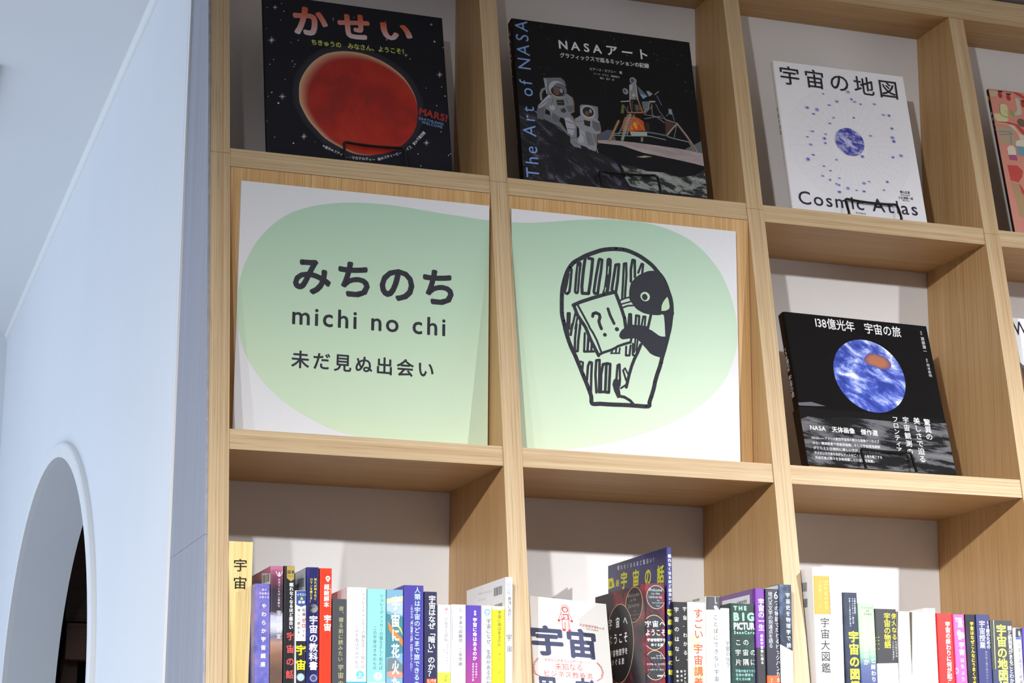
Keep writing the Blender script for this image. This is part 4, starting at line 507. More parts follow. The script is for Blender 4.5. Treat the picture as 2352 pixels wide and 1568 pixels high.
["P", [157, 54, 42], [61.5, 99.9, 61.7, 105.2, 62, 110.7, 62.9, 116.3, 64.6, 121.9, 66.8, 127.6, 69.7, 133.4, 73.3, 139.6, 77.4, 145.8, 81.9, 151.5, 86.6, 156.6, 91.6, 161.1, 96.7, 165, 101.4, 167.9, 106.2, 170, 111.3, 171.9, 117, 173.6, 123, 174.9, 129.5, 175.8, 136.5, 176.3, 143.8, 176.3, 151.2, 175.7, 158.6, 174.4, 165.9, 172.4, 172.8, 170, 179, 167.4, 184.8, 164.4, 190.6, 160.8, 196.7, 156.5, 202.8, 151.5, 208.1, 146.2, 212.4, 140.4, 216, 134.3, 219, 128.2, 221.4, 122.3, 223.2, 116.4, 224.4, 110.5, 225, 104.3, 225.1, 98.1, 224.7, 92.1, 224.1, 86.5, 223, 81, 221.6, 75.4, 219.6, 69.7, 217.2, 63.9, 214.3, 58.3, 210.8, 52.9, 206.9, 47.6, 202.6, 42.7, 197.8, 38, 192.7, 33.6, 187.5, 29.8, 182.1, 26.6, 176.5, 23.9, 171, 21.7, 165.5, 19.7, 160.1, 18.1, 154.7, 17, 149.2, 16.4, 143.8, 16.3, 138.7, 16.5, 134.4, 17, 130.5, 17.8, 126.4, 18.9, 122.1, 20.6, 117.5, 22.6, 112.6, 25.1, 106.9, 27.9, 100.8, 31.1, 95.3, 34.7, 90.9, 38.6, 87.1, 42.8, 83.5, 47, 79.9, 51.1, 76.5, 55.2, 73.4, 59.6, 70.6, 64.5, 68.1, 69.7, 66, 74.5, 64.2, 78.5, 62.9, 82.1, 61.9, 85.9, 61.5, 90.3, 61.4, 95]],
["P", [155, 48, 38], [62.1, 99.7, 62.2, 104.9, 62.6, 110.4, 63.5, 116, 65.2, 121.6, 67.4, 127.3, 70.2, 133.1, 73.8, 139.2, 77.9, 145.4, 82.4, 151.1, 87.1, 156.2, 92.1, 160.7, 97.1, 164.5, 101.9, 167.4, 106.6, 169.6, 111.7, 171.4, 117.3, 173.1, 123.4, 174.4, 129.8, 175.3, 136.8, 175.8, 144.1, 175.8, 151.5, 175.2, 158.8, 173.9, 166.1, 171.9, 173, 169.5, 179.2, 166.9, 185, 164, 190.7, 160.4, 196.8, 156, 202.9, 151.1, 208.2, 145.8, 212.5, 140.1, 216.1, 133.9, 219.1, 127.8, 221.5, 122, 223.2, 116.1, 224.5, 110.2, 225, 104.1, 225.1, 97.9, 224.7, 91.9, 224.1, 86.3, 223.1, 80.8, 221.6, 75.3, 219.6, 69.6, 217.2, 63.8, 214.3, 58.2, 210.9, 52.8, 206.9, 47.6, 202.6, 42.7, 197.9, 38, 192.9, 33.6, 187.6, 29.8, 182.2, 26.6, 176.7, 24, 171.2, 21.7, 165.7, 19.8, 160.3, 18.2, 155, 17.1, 149.5, 16.5, 144.1, 16.4, 139, 16.6, 134.7, 17.1, 130.8, 17.8, 126.8, 19, 122.4, 20.6, 117.9, 22.7, 113, 25.1, 107.3, 27.9, 101.2, 31.2, 95.8, 34.7, 91.4, 38.6, 87.6, 42.7, 84, 47, 80.4, 51, 77, 55.1, 73.9, 59.5, 71.1, 64.4, 68.6, 69.6, 66.5, 74.4, 64.8, 78.3, 63.5, 81.9, 62.5, 85.8, 62.1, 90.1, 62, 94.8]],
["P", [153, 42, 33], [62.7, 99.5, 62.8, 104.7, 63.2, 110.2, 64.1, 115.7, 65.7, 121.3, 68, 127, 70.8, 132.8, 74.3, 138.8, 78.5, 145, 82.9, 150.7, 87.6, 155.7, 92.6, 160.3, 97.6, 164.1, 102.3, 166.9, 107, 169.1, 112.1, 170.9, 117.7, 172.6, 123.8, 173.9, 130.2, 174.8, 137.1, 175.3, 144.4, 175.3, 151.8, 174.7, 159, 173.4, 166.3, 171.4, 173.2, 169.1, 179.3, 166.5, 185.1, 163.5, 190.8, 159.9, 196.9, 155.6, 202.9, 150.7, 208.2, 145.4, 212.6, 139.7, 216.1, 133.6, 219.1, 127.5, 221.5, 121.7, 223.3, 115.8, 224.5, 109.9, 225.1, 103.8, 225.1, 97.7, 224.7, 91.7, 224.1, 86.1, 223.1, 80.7, 221.6, 75.2, 219.7, 69.5, 217.2, 63.7, 214.4, 58.1, 210.9, 52.8, 207, 47.6, 202.7, 42.7, 198, 38, 193, 33.6, 187.8, 29.8, 182.4, 26.6, 176.9, 24, 171.4, 21.8, 166, 19.8, 160.6, 18.2, 155.2, 17.1, 149.8, 16.6, 144.3, 16.5, 139.3, 16.7, 135.1, 17.1, 131.2, 17.9, 127.1, 19, 122.8, 20.7, 118.3, 22.7, 113.4, 25.1, 107.7, 28, 101.7, 31.2, 96.2, 34.7, 91.9, 38.6, 88.1, 42.7, 84.5, 46.9, 80.9, 51, 77.5, 55, 74.4, 59.4, 71.7, 64.3, 69.2, 69.5, 67.1, 74.2, 65.4, 78.2, 64, 81.8, 63.1, 85.6, 62.6, 90, 62.6, 94.6]],
["P", [150, 36, 29], [63.3, 99.3, 63.4, 104.5, 63.7, 109.9, 64.7, 115.4, 66.3, 121, 68.5, 126.7, 71.4, 132.4, 74.9, 138.5, 79, 144.6, 83.4, 150.3, 88.1, 155.3, 93.1, 159.8, 98, 163.6, 102.7, 166.5, 107.4, 168.6, 112.5, 170.4, 118.1, 172.1, 124.1, 173.4, 130.5, 174.3, 137.4, 174.8, 144.7, 174.8, 152, 174.3, 159.3, 172.9, 166.5, 170.9, 173.4, 168.6, 179.5, 166, 185.3, 163, 191, 159.5, 197, 155.2, 203, 150.3, 208.3, 145, 212.6, 139.3, 216.2, 133.2, 219.1, 127.2, 221.5, 121.3, 223.3, 115.5, 224.5, 109.7, 225.1, 103.6, 225.1, 97.5, 224.7, 91.5, 224.1, 85.9, 223.1, 80.5, 221.6, 75, 219.7, 69.4, 217.3, 63.6, 214.4, 58.1, 211, 52.7, 207.1, 47.5, 202.8, 42.6, 198.2, 38, 193.1, 33.6, 187.9, 29.8, 182.6, 26.7, 177, 24.1, 171.6, 21.8, 166.2, 19.9, 160.8, 18.3, 155.5, 17.2, 150, 16.6, 144.6, 16.5, 139.6, 16.8, 135.4, 17.2, 131.5, 17.9, 127.5, 19.1, 123.1, 20.7, 118.6, 22.7, 113.8, 25.2, 108.1, 28, 102.1, 31.2, 96.7, 34.7, 92.3, 38.5, 88.6, 42.7, 85, 46.9, 81.4, 50.9, 78, 55, 75, 59.3, 72.2, 64.2, 69.7, 69.3, 67.6, 74.1, 65.9, 78, 64.6, 81.6, 63.7, 85.4, 63.2, 89.8, 63.1, 94.4]],
["P", [148, 30, 24], [63.8, 99, 64, 104.2, 64.3, 109.6, 65.2, 115.1, 66.9, 120.7, 69.1, 126.3, 71.9, 132.1, 75.4, 138.1, 79.5, 144.3, 83.9, 149.9, 88.6, 154.9, 93.6, 159.4, 98.5, 163.2, 103.2, 166, 107.9, 168.1, 112.9, 170, 118.5, 171.6, 124.5, 172.9, 130.9, 173.8, 137.8, 174.3, 145, 174.3, 152.3, 173.8, 159.5, 172.4, 166.8, 170.5, 173.6, 168.1, 179.7, 165.5, 185.4, 162.6, 191.1, 159, 197.1, 154.8, 203.1, 149.9, 208.4, 144.6, 212.7, 138.9, 216.2, 132.9, 219.2, 126.9, 221.5, 121, 223.3, 115.3, 224.5, 109.4, 225.1, 103.4, 225.1, 97.3, 224.7, 91.3, 224.1, 85.7, 223.1, 80.3, 221.7, 74.9, 219.7, 69.2, 217.3, 63.5, 214.4, 58, 211, 52.7, 207.2, 47.5, 202.9, 42.6, 198.3, 38, 193.2, 33.6, 188, 29.8, 182.7, 26.7, 177.2, 24.1, 171.8, 21.9, 166.4, 19.9, 161, 18.4, 155.7, 17.3, 150.3, 16.7, 144.9, 16.6, 139.9, 16.8, 135.7, 17.3, 131.9, 18, 127.8, 19.2, 123.5, 20.8, 119, 22.8, 114.2, 25.2, 108.5, 28, 102.5, 31.2, 97.2, 34.7, 92.8, 38.5, 89, 42.7, 85.5, 46.8, 81.9, 50.9, 78.6, 54.9, 75.5, 59.2, 72.8, 64.1, 70.3, 69.2, 68.2, 74, 66.5, 77.9, 65.2, 81.4, 64.2, 85.3, 63.8, 89.6, 63.7, 94.2]],
["P", [146, 24, 20], [64.4, 98.8, 64.5, 104, 64.9, 109.4, 65.8, 114.9, 67.4, 120.4, 69.7, 126, 72.5, 131.7, 76, 137.8, 80.1, 143.9, 84.4, 149.5, 89.1, 154.5, 94, 158.9, 99, 162.7, 103.6, 165.5, 108.3, 167.7, 113.3, 169.5, 118.9, 171.1, 124.9, 172.5, 131.2, 173.3, 138.1, 173.8, 145.3, 173.8, 152.6, 173.3, 159.8, 171.9, 167, 170, 173.8, 167.6, 179.9, 165.1, 185.6, 162.1, 191.2, 158.6, 197.2, 154.3, 203.2, 149.5, 208.5, 144.2, 212.7, 138.6, 216.2, 132.5, 219.2, 126.5, 221.5, 120.7, 223.3, 115, 224.5, 109.1, 225.1, 103.1, 225.1, 97, 224.7, 91.1, 224.1, 85.6, 223.1, 80.2, 221.7, 74.7, 219.7, 69.1, 217.4, 63.4, 214.5, 57.9, 211.1, 52.6, 207.2, 47.4, 203, 42.6, 198.4, 38, 193.4, 33.7, 188.2, 29.9, 182.9, 26.7, 177.4, 24.1, 172, 21.9, 166.6, 20, 161.3, 18.4, 156, 17.3, 150.6, 16.8, 145.2, 16.7, 140.3, 16.9, 136, 17.3, 132.2, 18.1, 128.2, 19.2, 123.9, 20.8, 119.4, 22.8, 114.5, 25.2, 109, 28, 103, 31.2, 97.6, 34.7, 93.3, 38.5, 89.5, 42.7, 86, 46.8, 82.4, 50.8, 79.1, 54.8, 76, 59.1, 73.3, 64, 70.8, 69.1, 68.8, 73.8, 67.1, 77.7, 65.8, 81.3, 64.8, 85.1, 64.4, 89.4, 64.3, 94]],
["M", "mars", [64.4, 98.8, 64.5, 104, 64.9, 109.4, 65.8, 114.9, 67.4, 120.4, 69.7, 126, 72.5, 131.7, 76, 137.8, 80.1, 143.9, 84.4, 149.5, 89.1, 154.5, 94, 158.9, 99, 162.7, 103.6, 165.5, 108.3, 167.7, 113.3, 169.5, 118.9, 171.1, 124.9, 172.5, 131.2, 173.3, 138.1, 173.8, 145.3, 173.8, 152.6, 173.3, 159.8, 171.9, 167, 170, 173.8, 167.6, 179.9, 165.1, 185.6, 162.1, 191.2, 158.6, 197.2, 154.3, 203.2, 149.5, 208.5, 144.2, 212.7, 138.6, 216.2, 132.5, 219.2, 126.5, 221.5, 120.7, 223.3, 115, 224.5, 109.1, 225.1, 103.1, 225.1, 97, 224.7, 91.1, 224.1, 85.6, 223.1, 80.2, 221.7, 74.7, 219.7, 69.1, 217.4, 63.4, 214.5, 57.9, 211.1, 52.6, 207.2, 47.4, 203, 42.6, 198.4, 38, 193.4, 33.7, 188.2, 29.9, 182.9, 26.7, 177.4, 24.1, 172, 21.9, 166.6, 20, 161.3, 18.4, 156, 17.3, 150.6, 16.8, 145.2, 16.7, 140.3, 16.9, 136, 17.3, 132.2, 18.1, 128.2, 19.2, 123.9, 20.8, 119.4, 22.8, 114.5, 25.2, 109, 28, 103, 31.2, 97.6, 34.7, 93.3, 38.5, 89.5, 42.7, 86, 46.8, 82.4, 50.8, 79.1, 54.8, 76, 59.1, 73.3, 64, 70.8, 69.1, 68.8, 73.8, 67.1, 77.7, 65.8, 81.3, 64.8, 85.1, 64.4, 89.4, 64.3, 94]],
["L", "d8d8e0", 0.4, [15, 245.3, 21.5, 246.3]],
["L", "d8d8e0", 0.41, [16.7, 247.5, 19.8, 244.2]],
["L", "d8d8e0", 0.3, [18.3, 249.6, 18.1, 242]],
["L", "d8d8e0", 0.4, [19.9, 248, 16.6, 243.7]],
["E", "d8d8e0", 18.2, 245.8, 0.71, 0.8],
["L", "d8d8e0", 0.5, [6.5, 187.7, 16.8, 189.3]],
["L", "d8d8e0", 0.5, [9.2, 191.1, 14.1, 186]],
["L", "d8d8e0", 0.5, [11.8, 194.5, 11.5, 182.6]],
["L", "d8d8e0", 0.61, [14.3, 191.9, 9, 185.2]],
["E", "d8d8e0", 11.6, 188.5, 1.22, 1.3],
["L", "d8d8e0", 0.5, [20, 95.1, 29.4, 96.4]],
["L", "d8d8e0", 0.5, [22.4, 98.1, 27, 93.4]],
["L", "d8d8e0", 0.4, [24.8, 101.1, 24.6, 90.4]],
["L", "d8d8e0", 0.4, [27.1, 98.7, 22.3, 92.8]],
["E", "d8d8e0", 24.7, 95.7, 1.02, 1.1],
["L", "d8d8e0", 0.4, [50, 33.5, 58.7, 34.6]],
["L", "d8d8e0", 0.4, [52.3, 36.2, 56.4, 31.9]],
["L", "d8d8e0", 0.5, [54.5, 39, 54.2, 29.2]],
["L", "d8d8e0", 0.5, [56.6, 36.8, 52.1, 31.4]],
["E", "d8d8e0", 54.4, 34.1, 0.91, 1.1],
["L", "d8d8e0", 0.5, [258.4, 166, 267.3, 167.2]],
["L", "d8d8e0", 0.4, [260.8, 168.7, 264.9, 164.5]],
["L", "d8d8e0", 0.5, [263.1, 171.6, 262.5, 161.6]],
["L", "d8d8e0", 0.5, [265.2, 169.4, 260.5, 163.8]],
["E", "d8d8e0", 262.8, 166.6, 1, 1.1],
["L", "d8d8e0", 0.3, [252.6, 252.8, 257.5, 253.5]],
["L", "d8d8e0", 0.2, [253.9, 254.3, 256.2, 252]],
["L", "d8d8e0", 0.2, [255.2, 255.9, 254.9, 250.4]],
["L", "d8d8e0", 0.2, [256.3, 254.7, 253.8, 251.6]],
["E", "d8d8e0", 255, 253.1, 0.61, 0.6],
["L", "d8d8e0", 0.4, [231.2, 46.5, 239.9, 47.7]],
["L", "d8d8e0", 0.4, [233.5, 49.2, 237.5, 45]],
["L", "d8d8e0", 0.4, [235.8, 51.9, 235.3, 42.3]],
["L", "d8d8e0", 0.4, [237.8, 49.7, 233.3, 44.4]],
["E", "d8d8e0", 235.5, 47.1, 1, 1.1],
["L", "d8d8e0", 0.3, [210.1, 192.5, 215.3, 193.3]],
["L", "d8d8e0", 0.22, [211.5, 194.1, 213.9, 191.6]],
["L", "d8d8e0", 0.3, [212.8, 195.8, 212.5, 189.9]],
["L", "d8d8e0", 0.3, [214, 194.5, 211.3, 191.2]],
["E", "d8d8e0", 212.7, 192.9, 0.5, 0.71],
["E", "c8c8d4", 6.7, 243.7, 0.61, 0.6],
["E", "c8c8d4", 28, 253.9, 0.61, 0.7],
["E", "c8c8d4", 31.1, 240.9, 0.81, 0.9],
["E", "c8c8d4", 25.9, 225.1, 0.61, 0.7],
["E", "c8c8d4", 40.3, 188.5, 0.61, 0.7],
["E", "c8c8d4", 50.8, 194.3, 0.81, 0.9],
["E", "c8c8d4", 4.5, 207.1, 0.61, 0.7],
["E", "c8c8d4", 13.5, 155.9, 0.71, 0.9],
["E", "c8c8d4", 8, 147, 0.71, 0.9],
["E", "c8c8d4", 41.1, 157.4, 0.81, 0.9],
["E", "c8c8d4", 45, 152.7, 0.81, 0.9],
["E", "c8c8d4", 43, 148.4, 0.73, 0.81],
["E", "c8c8d4", 29.8, 125, 0.61, 0.7],
["E", "c8c8d4", 9.6, 100.3, 1, 1.1],
["E", "c8c8d4", 4.4, 93.1, 0.61, 0.6],
["E", "c8c8d4", 18.8, 84, 1.32, 1.5],
["E", "c8c8d4", 1.6, 51.8, 0.51, 0.6],
["E", "c8c8d4", 11.9, 27.2, 0.81, 0.8],
["E", "c8c8d4", 38.7, 21, 1.12, 1.2],
["E", "c8c8d4", 69.9, 27.2, 0.51, 0.61],
["E", "c8c8d4", 136, 246.5, 0.61, 0.7],
["E", "c8c8d4", 104.5, 240.2, 0.81, 0.91],
["E", "c8c8d4", 104.4, 237, 0.71, 0.91],
["E", "c8c8d4", 184, 247.3, 0.61, 0.71],
["E", "c8c8d4", 184.2, 215.3, 0.82, 0.91],
["E", "c8c8d4", 258.1, 223.5, 1.41, 1.6],
["E", "c8c8d4", 270.8, 214.9, 0.82, 0.9],
["E", "c8c8d4", 218.5, 187, 0.81, 0.91],
["E", "c8c8d4", 264.5, 145.6, 0.81, 0.9],
["E", "c8c8d4", 240.2, 140.2, 0.6, 0.7],
["E", "c8c8d4", 268.8, 130.6, 1.02, 1.1],
["E", "c8c8d4", 255, 112.4, 0.81, 0.91],
["E", "c8c8d4", 258.8, 68.4, 0.81, 0.91],
["E", "c8c8d4", 271.1, 33.1, 0.81, 0.91],
["E", "c8c8d4", 267.8, 30.3, 0.81, 0.91],
["E", "c8c8d4", 221.7, 26.8, 0.81, 0.9],
["E", "c8c8d4", 224.7, 7.5, 0.81, 0.9],
["E", "c8c8d4", 82.5, 22.1, 1.32, 1.5],
["T", "か", ["c85010", "d8ccd0"], 0.04, 44.8, 204.2, 96.8, 205.6, 49.12],
["T", "せ", ["c85010", "d8ccd0"], 0.04, 111.4, 208.2, 160.3, 209.9, 43.63],
["T", "い", ["c85010", "d8ccd0"], 0.045, 176.3, 215.3, 224.9, 217, 29.94],
["T", "ちきゅうの　みなさん、ようこそ！", "bcc45c", 0.03, 70.6, 189.1, 209.7, 193.5, 9.81],
["T", "MARS!", "982824", 0.04, 226.5, 93.5, 268.8, 86.1, 12.82],
["T", "EARTHLINGS", "7090c0", 0.03, 226.4, 85.2, 263, 79.6, 4.4],
["T", "WELCOME", "7090c0", 0.03, 230, 79.1, 261.1, 74.1, 4.41],
["T", "原作★スティ", "c4c4cc", 0.03, 83.3, 18.4, 108.1, 8.9, 5.1],
["T", "ー・マカナルティー", "c4c4cc", 0.03, 112.9, 5.1, 157, 6.4, 5.1],
["T", "絵★スティービー", "c4c4cc", 0.03, 162, 7.9, 197.7, 23.1, 5.1],
["T", "ルイス", "c4c4cc", 0.03, 202.2, 26.6, 213.9, 35.9, 5.11],
["T", "訳★千葉茂樹", "c4c4cc", 0.03, 217.6, 40.2, 235.7, 63.4, 5.21]],
"stand": [[109.7, 28.8],
[200, 30.2]],
"spine": []},
"nasa": {"loc": [0.46136, -0.15, 0.43823],
"yaw": 0.01232,
"lean": 0.21295,
"roll": 0.00073,
"W": 0.2911,
"H": 0.2763,
"T": 0.0186,
"items": [["P", "646c72", [18.9, 118.1, 28.4, 117.8, 48.3, 114.1, 64.8, 103.8, 78.4, 81.5, 55.7, 87, 32.6, 97.5, 19, 107.2]],
["P", "4c5260", [123, 90.7, 138.9, 100.6, 148.1, 100.1, 151.1, 83.1, 120.9, 79.3]],
["P", "5c6264", [263.3, 83, 276, 90.6, 291.1, 100.1, 291.1, 77.1, 262.8, 78.5]],
["M", "moon_pink", [121, 80.5, 148.9, 83.6, 183.7, 84, 218.6, 83.4, 253.8, 82.3, 291.1, 79, 291.1, 56.8, 277.2, 59.1, 251.6, 62.2, 223.8, 64.9, 193.7, 67.9, 159.7, 76, 121.7, 75.7]],
["M", "moon_grey", [155.5, 43, 175, 43, 195.3, 36.8, 223.3, 37.7, 248.4, 32.6, 275, 39, 291.1, 51.1, 290.7, 0, 162.1, 0, 144.1, 7.6, 161.7, 24.2]],
["M", "rock", [0.7, 126, 21.7, 119.5, 40.9, 104.7, 62.9, 95.3, 79.6, 77.7, 92.6, 69.5, 119.2, 60.6, 134.8, 55.2, 147.8, 47, 155.2, 28.3, 167, 7.8, 210.4, 3.2, 257.1, 4.9, 291.1, 2.8, 290.8, 0, 0, 0]],
["P", "a09c80", [181.3, 59.5, 195.6, 63.2, 207.7, 63, 192.9, 59.2]],
["P", "6a7072", [43.5, 177.4, 71, 181.7, 77, 176.7, 78.8, 168.9, 76.9, 164.4, 76.6, 154.8, 51.1, 150.3, 46.2, 149.6]],
["P", "949aa0", [43.5, 177.4, 48.2, 175.3, 48.2, 151, 46.2, 149.6]],
["L", "7c7c84", 3.71, [46.1, 160.2, 40, 156.2, 37, 148.4, 37.2, 138.9]],
["P", "7c8086", [50.1, 150.2, 40.6, 139.4, 31.1, 127.6, 28.6, 113.6, 28.4, 105.3, 37.9, 104.4, 40.5, 113.1, 43.3, 124, 48.8, 120.5, 50.7, 108.2, 58.8, 100.9, 65.4, 112.2, 71.1, 110.9, 75, 98.8, 78.3, 80.5, 77.5, 71, 82.7, 64.4, 94.1, 62.8, 92.9, 70.9, 88.5, 76.6, 90, 104.9, 86, 114.9, 81.6, 120.6, 88.7, 124.7, 88.9, 138.5, 87.8, 148.9, 78.6, 155.1, 64.4, 147.9]],
["P", "a4a4ae", [50.1, 150.2, 40.6, 139.4, 31.1, 127.6, 32.6, 122.5, 43.9, 132.5, 53.7, 146.4]],
["P", "a4a4ae", [71.2, 111.9, 74.9, 86.3, 82.3, 83.1, 87.5, 98.3, 85.3, 107.5, 78.1, 113.9]],
["P", "5c6066", [29.2, 122.1, 43.6, 128.2, 40, 113.1, 37.9, 104.4, 28.4, 105.3]],
["P", "5c6066", [53.5, 119, 65.4, 112.2, 61.8, 102.3, 57, 102.7, 50.7, 108.2]],
["P", "34353a", [66.6, 126, 72.7, 130, 76.1, 124.1, 71.9, 120.4, 67.2, 121.9]],
["P", "5c6066", [74.8, 132.4, 88.7, 136.4, 88.3, 125.7, 79.8, 122.5]],
["E", "a4a4ae", 64.5, 160.6, 13.83, 14.55],
["E", "606268", 68.3, 160.1, 10.89, 11.83],
["E", "202126", 64.2, 156.6, 10.71, 8.73],
["E", "50545c", 63.5, 160.5, 5.95, 3.81],
["E", "6c462c", 62.6, 155.2, 4.55, 4.92],
["E", "8c9096", 70.4, 158.7, 2.33, 4.02],
["E", "a4a4ae", 53.6, 127.4, 4.54, 4.81],
["P", "1c1c1c", [60.6, 142.1, 72.9, 144.3, 73.8, 134.1, 62.3, 132.6]],
["L", "a09030", 0.91, [60.6, 141.9, 73, 144]],
["L", "8c8040", 0.71, [62.7, 138.1, 70.4, 138.1]],
["L", "90642c", 1.4, [87.2, 147.8, 88.6, 140.6, 88.1, 128.9]],
["L", "90642c", 1.3, [82.4, 118.6, 89.2, 106.9, 89.7, 96.5]],
["L", "4c4f55", 1, [32.9, 126.8, 50.5, 142.8]],
["L", "4c4f55", 1, [72.7, 106.9, 85.1, 104.3]],
["L", "4c4f55", 1, [74.6, 94.6, 87.1, 94.1]],
["L", "4c4f55", 0.91, [52, 112.5, 63.2, 107.7]],
["L", "4c4f55", 0.91, [56.3, 142.5, 52.4, 130.4]],
["L", "4c4f55", 1, [76.9, 146.4, 79.1, 137.2]],
["L", "4c4f55", 0.91, [79.1, 78.5, 89.9, 80.9]],
["L", "4c4f55", 1, [81.5, 72.6, 91.7, 68.7]],
["P", "787c84", [98, 136.5, 101.6, 139.1, 114.3, 139.8, 126.9, 138.3, 126.4, 121.3, 124.9, 115.8, 116.3, 117.9, 97.1, 120.6]],
["P", "8c8e96", [90.8, 114.5, 100.1, 121.5, 109.4, 116.9, 122.3, 118.6, 127.5, 111.9, 128.8, 99.5, 126.8, 92.9, 121.7, 90.2, 118.9, 70, 117.1, 60.4, 105.7, 63.2, 103.1, 65.9, 89, 70.4, 88.7, 78.7, 93.1, 84.4, 93.2, 97, 88.8, 102.7, 88.2, 113.1]],
["P", "5c6066", [116, 113.6, 127.3, 109.8, 128.2, 97.3, 120.2, 95.2, 114.9, 101.9]],
["P", "6c7076", [103.6, 94.1, 119.7, 89.9, 118, 70.9, 105.3, 69.3, 103.5, 81.6]],
["P", "a4a4ae", [94.9, 95.1, 93, 83.4, 90.2, 73.7, 97.9, 72.6, 101.3, 89.7]],
["E", "a4a4ae", 110.3, 127.1, 11.8, 11.74],
["E", "1e1f24", 110.6, 127.6, 9.08, 8.54],
["E", "684428", 108.6, 124.8, 3.42, 3.91],
["E", "8a8e94", 114.4, 129.2, 2.02, 3.41],
["P", "1a1a1c", [102.3, 112.9, 112.9, 112.1, 111, 101.4, 102.5, 104]],
["L", "a09030", 0.8, [103.2, 112.8, 112.7, 111.9]],
["L", "9c9c94", 1, [113, 91.2, 116.4, 74.9, 120.3, 58.6]],
["L", "90642c", 1.4, [126.8, 109.8, 128, 95.2]],
["L", "90642c", 1.4, [119.9, 90, 119.6, 72.2]],
["L", "4c4f55", 0.8, [90.2, 108.1, 102.1, 110.7]],
["L", "4c4f55", 0.81, [104.2, 90, 108.8, 76]],
["L", "4c4f55", 0.91, [95.5, 90, 99.8, 84.3]],
["L", "4c4f55", 0.9, [119.4, 108.8, 125.8, 103.3]],
["P", "b84c14", [169, 125.9, 178.1, 128.1, 190.9, 127.7, 199.3, 122.4, 200, 106.6, 175.6, 102.4, 162.8, 101.8, 165.2, 116.9]],
["P", "d89030", [183.3, 120.3, 188, 117.8, 187.9, 107.2, 184.2, 108.8, 180.8, 114.7]],
["P", "d87820", [178.8, 114.5, 180.9, 106.3, 175.9, 104.6]],
["P", "2c1c1c", [201.5, 121.6, 208.1, 120.4, 207.9, 108.7, 200, 106.6]],
["P", "4c2c28", [234.9, 129.2, 245.8, 128.5, 250.3, 123.7, 236.2, 103.9, 233.3, 104.5]],
["P", "808078", [182.7, 185.5, 193.3, 187.5, 194.3, 160.2, 181, 158.4]],
["P", "a8a0ac", [182.7, 185.5, 188.2, 186.2, 185.7, 176.2, 182, 173.5]],
["E", "a8a8a8", 187.5, 166.8, 2.62, 2.61],
["E", "5c1c1c", 190.8, 162.1, 1.4, 1.4],
["L", "b0a8b0", 1.32, [193, 186.9, 193.7, 161.2, 196, 148.6]],
["L", "a8a0a8", 1.32, [182.5, 183.3, 180.2, 155.1]],
["L", "b06c28", 1.81, [180, 152.4, 181.5, 137.1]],
["L", "b06c28", 2.01, [195.1, 154.4, 199.4, 138.4]],
["P", "4c4436", [187.2, 150.7, 196.2, 150.8, 197.3, 141.3, 187.2, 140]],
["P", "2c2c34", [180.9, 157.3, 185.9, 156.9, 184.1, 138.5, 181.1, 138.1]],
["E", "7c868c", 189, 192.3, 5.76, 6.43],
["E", "3c4248", 187.8, 192.7, 2.52, 3.31],
["E", "7c868c", 174.6, 171.9, 4.64, 5.52],
["E", "3c4248", 173.5, 172.4, 2.01, 2.62],
["P", "54646c", [194.6, 185, 210.4, 168.3, 202.5, 162.4, 198, 169.3]],
["P", "7c9cc0", [198.1, 170.4, 210.1, 168.2, 202.5, 162.4]],
["P", "8c949c", [208.8, 177.2, 213.8, 177.4, 219.2, 173.2, 212.9, 167.8]],
["P", "5c6c70", [199.8, 157.2, 213, 159.5, 210.9, 148.5, 203, 138.9, 200.6, 145]],
["L", "8c9494", 1.3, [213, 159.5, 209.8, 147.3, 201, 138.6]],
["P", "a86838", [173.9, 135.6, 200.1, 139.6, 200.8, 137.1, 173.7, 133.5]],
["L", "94744c", 3.62, [158.5, 118.1, 149.4, 100.1, 140.4, 81.7]],
["L", "8c8c74", 4.32, [178.4, 131.4, 170.8, 113.4, 161.3, 85.9]],
["L", "7c7474", 1.51, [174.5, 131.4, 156.3, 94.9]],
["L", "7c7474", 1.5, [185, 132.8, 170.1, 95.4]],
["L", "a88058", 1.51, [184.1, 128.4, 199.7, 106.6]],
["L", "8c6c50", 1.3, [186.1, 129.2, 188.8, 115.8]],
["L", "7c748c", 1.1, [201.6, 135, 220.4, 133.7, 234.7, 131.8]],
["L", "8c8c84", 1, [201.8, 127.5, 220.3, 133.2, 229, 135.4]],
["L", "7c748c", 1.1, [222.6, 155.4, 227.3, 143.2, 235.2, 132.5]],
["L", "7c748c", 1.32, [221.8, 132.8, 233.4, 124.7]],
["L", "8c847c", 1.1, [215.8, 155.6, 214.6, 136.1, 220.3, 132.8]],
["L", "8c8c84", 1.1, [202.2, 136.4, 215.7, 151]],
["L", "8c7c78", 3.11, [254.5, 125.4, 267.6, 106.8, 281.9, 82.1]],
["L", "5c2c2c", 1.1, [256, 120.2, 267.2, 103.6, 279.1, 83.8]],
["L", "8c8c78", 2.41, [254.6, 126.2, 244.3, 114.4, 235.3, 102.7]],
["L", "7c7480", 1.1, [253.1, 122, 247, 101.5]],
["L", "7c908c", 1.71, [236.4, 100.7, 252.6, 98, 270.4, 96]],
["L", "7c908c", 1.51, [235.1, 130.8, 254.6, 126.4]],
["L", "8c8c60", 1.51, [270.4, 96, 276.9, 82.5]],
["L", "5c6068", 2.82, [202.5, 104.6, 219.3, 103.8, 235.1, 102.4]],
["L", "7c8c88", 1.5, [147.4, 94.6, 170.5, 99.7]],
["L", "7c8c88", 1.51, [148.2, 92.1, 173.9, 94.3, 206.8, 98, 232.3, 94.9]],
["L", "9c9ca0", 1.8, [165.6, 152.6, 179.8, 155.5]],
["L", "9c9ca0", 2.62, [213, 158.9, 221.1, 160]],
